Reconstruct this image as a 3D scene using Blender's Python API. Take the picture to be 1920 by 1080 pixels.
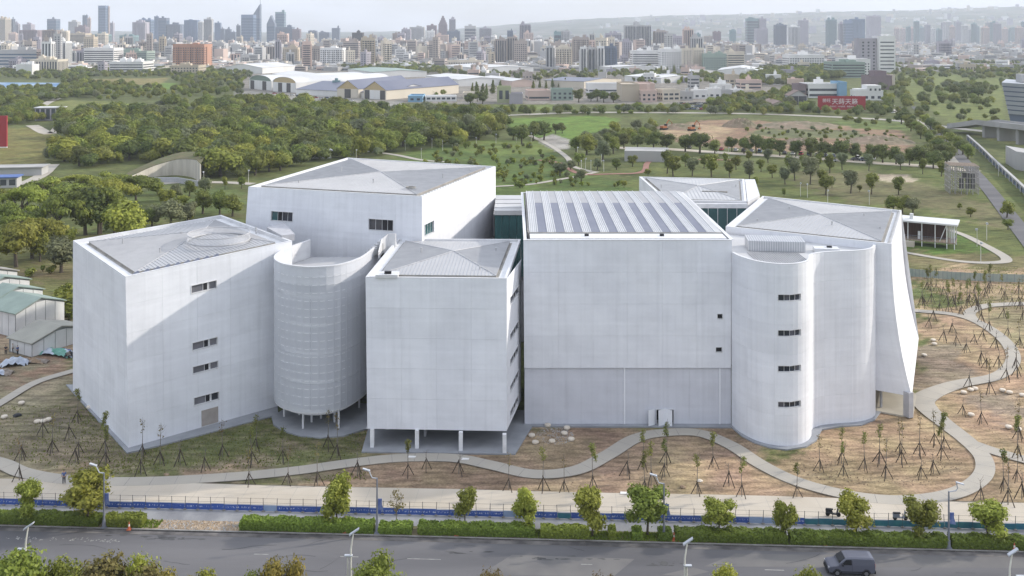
import bpy, math, random
import numpy as np
from mathutils import Vector, Matrix

for _o in list(bpy.data.objects):
    bpy.data.objects.remove(_o)
SC = bpy.context.scene
COL = SC.collection
PI = math.pi
rnd = random.Random(11)

# ------------------------------------------------------------------ camera
EYE = 56.0            # metres above the ground
FOC = 1800.0          # focal length in photo pixels (photo 1920 px wide)
HOR = 62.0            # photo row of the true horizon
cam = bpy.data.cameras.new('camera')
cam.sensor_width = 36.0
cam.lens = FOC / 1920.0 * 36.0
cam.shift_y = -(540.0 - HOR) / 1920.0
cam.clip_start = 1.0
cam.clip_end = 40000.0
cam_ob = bpy.data.objects.new('camera', cam)
COL.objects.link(cam_ob)
cam_ob.location = (0, 0, EYE)
cam_ob.rotation_euler = (PI / 2, 0, 0)
SC.camera = cam_ob

# ------------------------------------------------------------------ sky and sun
SUN_EL, SUN_AZ = math.radians(24.5), math.radians(17.0)     # azimuth from +X towards +Y
SKY_STRENGTH, SUN_STRENGTH, EXPOSURE = 0.15, 2.7, 0.48
HAZE_DENSITY = 0.9e-4
world = bpy.data.worlds.new("World")
SC.world = world
world.use_nodes = True
wn, wl = world.node_tree.nodes, world.node_tree.links
bg = wn['Background']
sky = wn.new('ShaderNodeTexSky')
sky.sky_type = 'NISHITA'
sky.sun_disc = False
sky.sun_elevation = SUN_EL
sky.sun_rotation = PI / 2 - SUN_AZ
sky.air_density = 1.0
sky.dust_density = 2.0
sky.ozone_density = 1.2
# thin high cloud, broken by noise, all round the sky
geo = wn.new('ShaderNodeTexCoord')
mp = wn.new('ShaderNodeMapping'); mp.inputs['Scale'].default_value = (1.6, 1.6, 7.0)
nz = wn.new('ShaderNodeTexNoise'); nz.inputs['Scale'].default_value = 2.2; nz.inputs['Detail'].default_value = 6.0
rmp = wn.new('ShaderNodeValToRGB')
rmp.color_ramp.elements[0].position = 0.34; rmp.color_ramp.elements[0].color = (0.5, 0.5, 0.5, 1)
rmp.color_ramp.elements[1].position = 0.66; rmp.color_ramp.elements[1].color = (0.96, 0.96, 0.96, 1)
mixc = wn.new('ShaderNodeMix'); mixc.data_type = 'RGBA'
mixc.inputs[7].default_value = (5.05, 5.35, 6.0, 1)
# the cloud veil is thinner and dimmer towards the horizon and brightest overhead, as under a bright veiled sky
sepz = wn.new('ShaderNodeSeparateXYZ'); wl.new(geo.outputs['Generated'], sepz.inputs[0])
zup = wn.new('ShaderNodeMapRange'); zup.inputs[1].default_value = 0.0; zup.inputs[2].default_value = 1.0; zup.inputs[3].default_value = 0.73; zup.inputs[4].default_value = 1.75
wl.new(sepz.outputs[2], zup.inputs[0])
veil = wn.new('ShaderNodeVectorMath'); veil.operation = 'SCALE'; veil.inputs[0].default_value = (5.05, 5.35, 6.0); wl.new(zup.outputs[0], veil.inputs['Scale'])
puff = wn.new('ShaderNodeMapRange'); puff.inputs[1].default_value = 0.35; puff.inputs[2].default_value = 0.68; puff.inputs[3].default_value = 0.90; puff.inputs[4].default_value = 1.10
wl.new(nz.outputs[0], puff.inputs[0])
veil2 = wn.new('ShaderNodeVectorMath'); veil2.operation = 'SCALE'; wl.new(veil.outputs[0], veil2.inputs[0]); wl.new(puff.outputs[0], veil2.inputs['Scale'])
wl.new(veil2.outputs[0], mixc.inputs[7])
wl.new(geo.outputs['Generated'], mp.inputs[0]); wl.new(mp.outputs[0], nz.inputs['Vector'])
wl.new(nz.outputs[0], rmp.inputs[0]); wl.new(rmp.outputs[0], mixc.inputs[0])
wl.new(sky.outputs[0], mixc.inputs[6]); wl.new(mixc.outputs[2], bg.inputs[0])
bg.inputs[1].default_value = SKY_STRENGTH

sun = bpy.data.lights.new('sun', 'SUN')
sun.energy = SUN_STRENGTH
sun.angle = math.radians(1.3)
sun.color = (1.0, 0.935, 0.83)
sun_ob = bpy.data.objects.new('sun', sun)
COL.objects.link(sun_ob)
_sd = Vector((math.cos(SUN_EL) * math.cos(SUN_AZ), math.cos(SUN_EL) * math.sin(SUN_AZ), math.sin(SUN_EL)))
sun_ob.rotation_euler = _sd.to_track_quat('Z', 'Y').to_euler()
sun_ob.location = (300, 100, 300)

SC.view_settings.view_transform = 'Standard'
SC.view_settings.look = 'None'
SC.view_settings.gamma = 1.0
SC.view_settings.use_curve_mapping = False
SC.view_settings.exposure = EXPOSURE
SC.render.engine = 'CYCLES'
SC.cycles.max_bounces = 6
SC.cycles.diffuse_bounces = 3
SC.cycles.glossy_bounces = 2
SC.cycles.transmission_bounces = 3
SC.cycles.transparent_max_bounces = 8
SC.cycles.volume_bounces = 2
SC.cycles.use_denoising = True
SC.cycles.caustics_reflective = False
SC.cycles.caustics_refractive = False

# ------------------------------------------------------------------ helpers
def G(px, py, z=0.0):
    """World point at height z under photo pixel (px, py)."""
    Y = (EYE - z) * FOC / (py - HOR)
    return ((px - 960.0) / FOC * Y, Y, z)

def D(px, Y):
    """X of photo column px at distance Y."""
    return (px - 960.0) / FOC * Y

def ZT(py, Y):
    """Height of photo row py at distance Y."""
    return EYE - (py - HOR) * Y / FOC

# road frame: u along the kerb to the right, v away from the camera, v = 0 at the far kerb
RD = (0.9988, -0.049); RN = (0.049, 0.9988)
def R(u, v, z=0.0):
    return (u * RD[0] + v * RN[0], 106.1 + u * RD[1] + v * RN[1], z)
ROAD_ANG = math.atan2(RD[1], RD[0])
def road_uv(px, py, z=0.0):
    x, y, _ = G(px, py, z)
    dx, dy = x, y - 106.1
    return dx * RD[0] + dy * RD[1], dx * RN[0] + dy * RN[1]

def prop(o, label=None, cat=None, group=None, kind=None):
    if label: o['label'] = label
    if cat: o['category'] = cat
    if group: o['group'] = group
    if kind: o['kind'] = kind
    return o

def empty(name, loc=(0, 0, 0), rz=0.0, label=None, cat=None, group=None, kind=None, parent=None):
    o = bpy.data.objects.new(name, None)
    COL.objects.link(o)
    o.location = loc
    o.rotation_euler = (0, 0, rz)
    o.empty_display_size = 0.5
    if parent: o.parent = parent
    return prop(o, label, cat, group, kind)

def link(name, mesh, parent=None, loc=None, rz=None, scale=None):
    o = bpy.data.objects.new(name, mesh)
    COL.objects.link(o)
    if parent: o.parent = parent
    if loc is not None: o.location = loc
    if rz is not None: o.rotation_euler = (0, 0, rz)
    if scale is not None: o.scale = scale
    return o

def copy_tree(o, parent=None):
    c = o.copy(); COL.objects.link(c)
    if parent is not None: c.parent = parent
    for ch in o.children:
        copy_tree(ch, c)
    return c

class MB:
    """Collects faces and links them as one mesh object."""
    def __init__(self):
        self.v, self.f, self.m = [], [], []
    def face(self, pts, mi=0):
        n = len(self.v)
        self.v.extend([tuple(p) for p in pts]); self.f.append(tuple(range(n, n + len(pts)))); self.m.append(mi)
    def box8(self, p, mi=0, skip=()):
        """p: 4 lower corners ccw then 4 upper corners."""
        n = len(self.v)
        self.v.extend([tuple(q) for q in p])
        fs = [(3, 2, 1, 0), (4, 5, 6, 7), (0, 1, 5, 4), (1, 2, 6, 5), (2, 3, 7, 6), (3, 0, 4, 7)]
        for i, q in enumerate(fs):
            if i in skip: continue
            self.f.append(tuple(n + k for k in q)); self.m.append(mi)
    def box(self, x0, x1, y0, y1, z0, z1, mi=0, skip=()):
        self.box8([(x0, y0, z0), (x1, y0, z0), (x1, y1, z0), (x0, y1, z0),
                   (x0, y0, z1), (x1, y0, z1), (x1, y1, z1), (x0, y1, z1)], mi, skip)
    def rbox(self, cx, cy, hx, hy, z0, z1, a=0.0, mi=0, skip=()):
        c, s = math.cos(a), math.sin(a)
        q = [(cx + c * x - s * y, cy + s * x + c * y) for x, y in ((-hx, -hy), (hx, -hy), (hx, hy), (-hx, hy))]
        self.box8([(x, y, z0) for x, y in q] + [(x, y, z1) for x, y in q], mi, skip)
    def prism(self, poly, z0, z1, mi=0, mtop=None, bottom=True):
        n = len(poly)
        zz0 = z0 if hasattr(z0, '__len__') else [z0] * n
        zz1 = z1 if hasattr(z1, '__len__') else [z1] * n
        b = [(p[0], p[1], zz0[i]) for i, p in enumerate(poly)]; t = [(p[0], p[1], zz1[i]) for i, p in enumerate(poly)]
        k = len(self.v); self.v.extend(b + t)
        self.f.append(tuple(range(k + n, k + 2 * n))); self.m.append(mi if mtop is None else mtop)
        if bottom:
            self.f.append(tuple(range(k + n - 1, k - 1, -1))); self.m.append(mi)
        for i in range(n):
            j = (i + 1) % n
            self.f.append((k + i, k + j, k + n + j, k + n + i)); self.m.append(mi)
    def tube(self, pts, r, n=6, mi=0, cap=True):
        pts = [Vector(p) for p in pts]
        rr = r if hasattr(r, '__len__') else [r] * len(pts)
        k = len(self.v)
        for i, p in enumerate(pts):
            d = (pts[min(i + 1, len(pts) - 1)] - pts[max(i - 1, 0)]).normalized()
            a = d.orthogonal().normalized() if abs(d.z) < 0.9 else d.cross(Vector((0, 1, 0))).normalized()
            b = d.cross(a)
            for j in range(n):
                t = 2 * PI * j / n
                q = p + (a * math.cos(t) + b * math.sin(t)) * rr[i]
                self.v.append((q.x, q.y, q.z))
        for i in range(len(pts) - 1):
            for j in range(n):
                j2 = (j + 1) % n
                self.f.append((k + i * n + j, k + i * n + j2, k + (i + 1) * n + j2, k + (i + 1) * n + j)); self.m.append(mi)
        if cap:
            self.f.append(tuple(k + j for j in range(n - 1, -1, -1))); self.m.append(mi)
            e = k + (len(pts) - 1) * n
            self.f.append(tuple(e + j for j in range(n))); self.m.append(mi)
    def mesh(self, name, mats, smooth=False):
        me = bpy.data.meshes.new(name)
        me.from_pydata(self.v, [], self.f)
        for x in (mats if isinstance(mats, (list, tuple)) else [mats]):
            me.materials.append(x)
        if len(set(self.m)) > 1:
            me.polygons.foreach_set('material_index', self.m)
        if smooth:
            me.polygons.foreach_set('use_smooth', [True] * len(self.f))
        me.update()
        return me
    def build(self, name, mats, parent=None, smooth=False, **kw):
        o = link(name, self.mesh(name, mats, smooth), parent)
        prop(o, **kw)
        return o

# ------------------------------------------------------------------ materials
def _nodes(name):
    m = bpy.data.materials.new(name); m.use_nodes = True
    return m, m.node_tree.nodes, m.node_tree.links, m.node_tree.nodes['Principled BSDF']

def pm(name, c1, c2=None, scale=1.0, rough=0.8, spec=0.3, metal=0.0, detail=4.0, bump=0.0, bscale=None, rand=0.0, stretch=None, coord='Object', contrast=(0.35, 0.65)):
    """Noise mixed between two colours, small per object difference, optional bump."""
    m, N, L, b = _nodes(name)
    b.inputs['Roughness'].default_value = rough
    b.inputs['Specular IOR Level'].default_value = spec
    b.inputs['Metallic'].default_value = metal
    if c2 is None: c2 = tuple(x * 0.86 for x in c1)
    tc = N.new('ShaderNodeTexCoord'); mapn = N.new('ShaderNodeMapping')
    L.new(tc.outputs[coord], mapn.inputs[0])
    if stretch: mapn.inputs['Scale'].default_value = stretch
    n1 = N.new('ShaderNodeTexNoise'); n1.inputs['Scale'].default_value = scale; n1.inputs['Detail'].default_value = detail
    L.new(mapn.outputs[0], n1.inputs['Vector'])
    r = N.new('ShaderNodeMapRange'); r.inputs[1].default_value = contrast[0]; r.inputs[2].default_value = contrast[1]
    L.new(n1.outputs[0], r.inputs[0])
    mx = N.new('ShaderNodeMix'); mx.data_type = 'RGBA'
    mx.inputs[6].default_value = (*c1, 1); mx.inputs[7].default_value = (*c2, 1)
    L.new(r.outputs[0], mx.inputs[0])
    out = mx.outputs[2]
    if rand > 0:
        oi = N.new('ShaderNodeObjectInfo'); r2 = N.new('ShaderNodeMapRange')
        r2.inputs[3].default_value = 1 - rand; r2.inputs[4].default_value = 1 + rand
        L.new(oi.outputs['Random'], r2.inputs[0])
        vm = N.new('ShaderNodeVectorMath'); vm.operation = 'SCALE'
        L.new(out, vm.inputs[0]); L.new(r2.outputs[0], vm.inputs['Scale']); out = vm.outputs[0]
    L.new(out, b.inputs['Base Color'])
    if bump > 0:
        n2 = N.new('ShaderNodeTexNoise'); n2.inputs['Scale'].default_value = bscale or scale * 6; n2.inputs['Detail'].default_value = 3
        L.new(mapn.outputs[0], n2.inputs['Vector'])
        bp = N.new('ShaderNodeBump'); bp.inputs['Strength'].default_value = bump; bp.inputs['Distance'].default_value = 0.1
        L.new(n2.outputs[0], bp.inputs['Height']); L.new(bp.outputs[0], b.inputs['Normal'])
    return m

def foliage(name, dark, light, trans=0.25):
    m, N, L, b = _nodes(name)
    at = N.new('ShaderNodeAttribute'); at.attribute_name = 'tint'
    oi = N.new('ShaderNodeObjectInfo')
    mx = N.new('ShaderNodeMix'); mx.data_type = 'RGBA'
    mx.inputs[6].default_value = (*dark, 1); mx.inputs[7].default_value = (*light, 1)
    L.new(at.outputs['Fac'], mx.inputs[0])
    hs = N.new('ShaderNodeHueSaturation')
    r1 = N.new('ShaderNodeMapRange'); r1.inputs[3].default_value = 0.475; r1.inputs[4].default_value = 0.515
    r2 = N.new('ShaderNodeMapRange'); r2.inputs[3].default_value = 0.80; r2.inputs[4].default_value = 1.28
    L.new(oi.outputs['Random'], r1.inputs[0])
    mm = N.new('ShaderNodeMath'); mm.operation = 'MULTIPLY'; mm.inputs[1].default_value = 7.31
    fr = N.new('ShaderNodeMath'); fr.operation = 'FRACT'
    L.new(oi.outputs['Random'], mm.inputs[0]); L.new(mm.outputs[0], fr.inputs[0]); L.new(fr.outputs[0], r2.inputs[0])
    L.new(r1.outputs[0], hs.inputs['Hue']); L.new(r2.outputs[0], hs.inputs['Value'])
    L.new(mx.outputs[2], hs.inputs['Color'])
    b.inputs['Roughness'].default_value = 0.6; b.inputs['Specular IOR Level'].default_value = 0.25
    L.new(hs.outputs[0], b.inputs['Base Color'])
    tr = N.new('ShaderNodeBsdfTranslucent'); L.new(hs.outputs[0], tr.inputs['Color'])
    ms = N.new('ShaderNodeMixShader'); ms.inputs[0].default_value = trans
    L.new(b.outputs[0], ms.inputs[1]); L.new(tr.outputs[0], ms.inputs[2])
    L.new(ms.outputs[0], N['Material Output'].inputs['Surface'])
    return m

def glassy(name, col, rough=0.08, spec=0.5):
    return pm(name, col, tuple(c * 0.7 for c in col), scale=0.35, rough=rough, spec=spec)

M = {}
def facade_mat(name, c1, c2):
    """pale expanded metal: faint sheet joints, floor edges and posts showing through, rain streaks (panel coordinates in metres)"""
    m = pm(name, c1, c2, scale=0.16, rough=0.55, spec=0.3, rand=0.035, stretch=(1, 1, 0.7), detail=5)
    N, L = m.node_tree.nodes, m.node_tree.links; b = N['Principled BSDF']
    at = N.new('ShaderNodeAttribute'); at.attribute_name = 'panel_uv'
    sp = N.new('ShaderNodeSeparateXYZ'); L.new(at.outputs['Vector'], sp.inputs[0])
    def math_(op, a, v=None, v3=None):
        n = N.new('ShaderNodeMath'); n.operation = op
        if hasattr(a, 'links'): L.new(a, n.inputs[0])
        else: n.inputs[0].default_value = a
        if v is not None:
            if hasattr(v, 'links'): L.new(v, n.inputs[1])
            else: n.inputs[1].default_value = v
        if v3 is not None: n.inputs[2].default_value = v3
        return n.outputs[0]
    def line(src, pitch, width, amt):
        f = math_('ABSOLUTE', math_('SUBTRACT', math_('FRACT', math_('DIVIDE', src, pitch)), .5))
        return math_('MULTIPLY', math_('LESS_THAN', f, width / pitch / 2), amt)
    def soft(src, pitch, amt, ph=0.0):
        return math_('MULTIPLY', math_('SINE', math_('MULTIPLY_ADD', src, 6.2832 / pitch, ph)), amt)
    def nz(scale, st, lo, hi, amt):
        mp_ = N.new('ShaderNodeMapping'); mp_.inputs['Scale'].default_value = st; L.new(at.outputs['Vector'], mp_.inputs[0])
        n = N.new('ShaderNodeTexNoise'); n.inputs['Scale'].default_value = scale; n.inputs['Detail'].default_value = 5; L.new(mp_.outputs[0], n.inputs['Vector'])
        r = N.new('ShaderNodeMapRange'); r.inputs[1].default_value = lo; r.inputs[2].default_value = hi; r.inputs[3].default_value = 0; r.inputs[4].default_value = amt; L.new(n.outputs[0], r.inputs[0]); return r.outputs[0]
    tot = 1.0
    acc = None
    for t in (line(sp.outputs[0], 1.4, .05, .030), line(sp.outputs[1], 1.05, .05, .022), line(sp.outputs[1], 4.2, .35, -.022), line(sp.outputs[0], 5.6, .22, -.02), nz(1.0, (1.4, .05, 1), .5, .78, .085), nz(.35, (1, 1, 1), .4, .7, .07), nz(6.0, (1, 1, 1), .3, .7, .04), nz(.8, (.25, 1.3, 1), .5, .75, .05)):
        acc = t if acc is None else math_('ADD', acc, t)
    k = math_('SUBTRACT', 1.03, acc)
    old = b.inputs['Base Color'].links[0].from_socket
    vm = N.new('ShaderNodeVectorMath'); vm.operation = 'SCALE'; L.new(old, vm.inputs[0]); L.new(k, vm.inputs['Scale']); L.new(vm.outputs[0], b.inputs['Base Color'])
    return m
M['facade'] = facade_mat('facade_panel_white', (0.79, 0.80, 0.835), (0.735, 0.745, 0.785))
M['facade_back'] = pm('facade_backing', (0.72, 0.72, 0.735), None, scale=0.2)
M['coping'] = pm('coping_white_metal', (0.67, 0.67, 0.675), (0.59, 0.59, 0.60), scale=0.6, rough=0.45)
M['roof'] = pm('roof_metal_grey', (0.43, 0.43, 0.437), (0.37, 0.37, 0.38), scale=0.12, rough=0.5, spec=0.4, stretch=(1, 1, 1), detail=6)
M['seam'] = pm('roof_seam_light', (0.46, 0.46, 0.465), (0.38, 0.38, 0.39), scale=0.6, rough=0.45)
M['rooflight'] = pm('roof_metal_white', (0.50, 0.50, 0.50), (0.44, 0.44, 0.445), scale=0.2, rough=0.6)
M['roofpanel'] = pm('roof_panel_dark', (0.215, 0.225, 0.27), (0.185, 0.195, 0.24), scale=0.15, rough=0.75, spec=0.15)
M['roofpanel_lit'] = pm('roof_panel_lit', (0.38, 0.38, 0.39), (0.34, 0.34, 0.35), scale=0.15, rough=0.7, spec=.2)
M['gutter'] = pm('gutter_stained', (0.24, 0.235, 0.22), (0.33, 0.31, 0.28), scale=0.5, rough=0.8)
M['dark'] = pm('dark_opening', (0.02, 0.02, 0.024), None, rough=0.6)
M['glass_dark'] = glassy('window_glass_dark', (0.035, 0.04, 0.055))
M['glass_grey'] = glassy('window_glass_grey', (0.20, 0.20, 0.225), rough=0.2)
M['glass_teal'] = glassy('window_glass_teal', (0.045, 0.12, 0.125), rough=0.1)
M['frame'] = pm('window_frame_white', (0.72, 0.72, 0.73), None, rough=0.5)
M['floorgrey'] = pm('terrace_floor', (0.42, 0.42, 0.42), (0.37, 0.37, 0.38), scale=0.3)
M['plinth'] = pm('plinth_concrete', (0.30, 0.31, 0.33), (0.25, 0.26, 0.28), scale=0.5, rough=0.85, bump=0.1)
M['plinthcream'] = pm('plaza_cream', (0.50, 0.46, 0.38), (0.44, 0.40, 0.33), scale=0.4)
M['column'] = pm('column_white', (0.78, 0.78, 0.79), None, rough=0.5)
M['soffit'] = pm('soffit_grey', (0.45, 0.45, 0.47), None, rough=0.7)
M['taupe'] = pm('board_taupe', (0.38, 0.34, 0.31), None, scale=1.0)
M['asphalt'] = pm('asphalt_worn', (0.150, 0.145, 0.148), (0.092, 0.090, 0.096), scale=0.10, rough=0.9, detail=10, bump=0.15, bscale=3, stretch=(0.22, 1.7, 1), contrast=(.3, .7))
M['gutterpave'] = pm('gutter_pave', (0.19, 0.175, 0.165), (0.075, 0.07, 0.07), scale=0.5, rough=0.9, detail=7)
M['kerb'] = pm('kerb_concrete', (0.30, 0.29, 0.275), (0.2, 0.19, 0.18), scale=0.8, rough=0.9)
M['marking'] = pm('road_paint', (0.34, 0.33, 0.31), (0.2, 0.195, 0.19), scale=1.5, rough=0.7, detail=6)
M['sheet'] = pm('grey_protective_sheet', (0.30, 0.30, 0.30), (0.20, 0.20, 0.21), scale=0.35, rough=0.8, spec=0.1, detail=8, bump=0.9, bscale=1.2, stretch=(1.0, 0.6, 1))
M['plaza'] = pm('plaza_paving', (0.50, 0.445, 0.37), (0.43, 0.375, 0.30), scale=0.12, rough=0.9, detail=6)
M['path'] = pm('path_concrete', (0.40, 0.365, 0.31), (0.345, 0.32, 0.28), scale=0.15, rough=0.9, detail=6)
M['verge'] = pm('verge_soil', (0.10, 0.11, 0.045), (0.2, 0.15, 0.10), scale=0.4, rough=0.95, detail=6)
# ------------------------------------------------------------------ ground sheet
def in_poly(px, py, poly):
    inside = np.zeros(px.shape, bool)
    n = len(poly)
    for i in range(n):
        x1, y1 = poly[i]; x2, y2 = poly[(i + 1) % n]
        c = ((y1 > py) != (y2 > py)) & (px < (x2 - x1) * (py - y1) / (y2 - y1 + 1e-9) + x1)
        inside ^= c
    return inside

# soils and plant cover of the site, as areas of the ground
LAWN = (0.105, 0.120, 0.038); DRY = (0.145, 0.125, 0.055); SOIL = (0.262, 0.190, 0.128); TAN = (0.325, 0.235, 0.148)
FIELD = (0.115, 0.175, 0.035); CITY = (0.20, 0.19, 0.175); WOOD = (0.05, 0.062, 0.022); SAND = (0.36, 0.30, 0.22)
MIX = (0.200, 0.168, 0.110); GREEN2 = (0.095, 0.105, 0.04); PAVE = (0.30, 0.28, 0.25); MUD = (0.24, 0.16, 0.105)
ZONES = [
    ([(-900, 63), (2900, 63), (2900, 128), (1500, 128), (1400, 140), (640, 135), (600, 128), (-900, 126)], CITY, 4),
    ([(600, 128), (1500, 128), (1440, 192), (1270, 195), (860, 195), (760, 192), (640, 185), (455, 180), (450, 140)], (0.21, 0.19, 0.165), 5),
    ([(-900, 235), (60, 240), (95, 250), (85, 300), (70, 330), (-900, 335)], (0.16, 0.145, 0.05), 4),
    ([(75, 195), (110, 188), (200, 190), (350, 206), (430, 210), (420, 216), (300, 218), (100, 212)], (0.15, 0.16, 0.05), 3),
    ([(440, 170), (640, 182), (760, 192), (765, 206), (640, 200), (440, 186)], (0.24, 0.225, 0.20), 2),
    ([(1700, 140), (1880, 140), (1880, 235), (1790, 235), (1740, 200), (1690, 180)], (0.14, 0.16, 0.05), 5),
    ([(268, 155), (332, 156), (330, 168), (262, 167)], FIELD, 2),
    ([(160, 148), (320, 146), (300, 158), (180, 160)], (0.20, 0.17, 0.07), 4),
    ([(950, 222), (1110, 217), (1165, 222), (1145, 240), (1110, 250), (1076, 264), (1000, 256), (955, 250)], FIELD, 3),
    ([(925, 196), (1060, 197), (1080, 204), (940, 208)], (0.13, 0.16, 0.045), 2),
    ([(740, 292), (800, 278), (900, 263), (1000, 262), (1040, 284), (1075, 320), (1190, 345), (1190, 400), (900, 400), (740, 320)], (0.09, 0.125, 0.034), 5),
    ([(840, 262), (1000, 262), (1040, 284), (990, 290), (880, 286)], (0.125, 0.155, 0.042), 4),
    ([(1005, 262), (1035, 251), (1068, 262), (1066, 278), (1040, 283)], PAVE, 1),
    ([(1240, 238), (1330, 224), (1420, 226), (1560, 234), (1690, 245), (1715, 270), (1700, 284), (1500, 284), (1350, 276), (1250, 262)], MUD, 4),
    ([(1430, 240), (1600, 244), (1640, 258), (1480, 260), (1400, 252)], (0.13, 0.135, 0.065), 5),
    ([(1240, 240), (1340, 232), (1380, 243), (1330, 262), (1250, 258)], TAN, 4),
    ([(1550, 225), (1700, 228), (1710, 245), (1600, 240)], (0.12, 0.15, 0.045), 4),
    ([(1180, 300), (1330, 300), (1720, 312), (1780, 320), (2400, 345), (2400, 505), (1690, 500), (1600, 420), (1180, 400)], LAWN, 6),
    ([(1480, 320), (1640, 322), (1760, 350), (1900, 400), (1920, 440), (1760, 395), (1600, 380), (1500, 350)], (0.135, 0.125, 0.06), 8),
    ([(1640, 326), (1700, 327), (1722, 336), (1690, 343), (1650, 338)], SAND, 2),
    ([(1690, 425), (1790, 435), (1878, 482), (1870, 490), (1790, 484), (1690, 466)], (0.085, 0.13, 0.03), 2),
    ([(1690, 470), (2400, 495), (2400, 525), (1690, 500)], (0.155, 0.135, 0.065), 5),
    ([(-900, 440), (140, 440), (460, 330), (470, 470), (140, 560), (-900, 560)], (0.115, 0.115, 0.045), 10),
    ([(180, 370), (450, 345), (460, 400), (300, 410), (180, 440)], (0.10, 0.125, 0.04), 8),
    ([(0, 505), (140, 490), (140, 520), (0, 530)], (0.15, 0.125, 0.065), 5),
    ([(-900, 560), (140, 560), (140, 720), (-900, 720)], (0.27, 0.205, 0.14), 5),
    ([(-900, 640), (140, 664), (140, 700), (60, 722), (0, 755), (-900, 800)], (0.205, 0.14, 0.095), 5),
    ([(-900, 770), (140, 690), (260, 830), (520, 770), (700, 800), (700, 1000), (-900, 1000)], MIX, 10),
    ([(150, 860), (240, 845), (520, 775), (690, 815), (680, 850), (480, 870), (250, 890)], (0.125, 0.130, 0.055), 12),
    ([(0, 905), (640, 905), (700, 862), (980, 840), (980, 930), (0, 930)], SOIL, 8),
    ([(20, 775), (110, 765), (140, 810), (60, 820)], (0.20, 0.165, 0.12), 8),
    ([(690, 790), (1380, 780), (1420, 850), (1560, 840), (2400, 830), (2400, 1100), (690, 1100)], SOIL, 6),
    ([(1240, 880), (1420, 850), (1600, 770), (1700, 740), (1720, 500), (2400, 520), (2400, 990), (1240, 940)], TAN, 10),
    ([(1715, 640), (1790, 650), (1825, 690), (1800, 722), (1715, 740)], (0.235, 0.185, 0.135), 4),
    ([(1800, 735), (1920, 735), (1920, 800), (1850, 795)], (0.25, 0.195, 0.145), 5),
    ([(1700, 545), (1800, 548), (1790, 572), (1700, 566)], (0.12, 0.135, 0.05), 6),
    ([(1820, 560), (1990, 570), (1990, 660), (1880, 630)], (0.235, 0.195, 0.115), 8),
]
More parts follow.
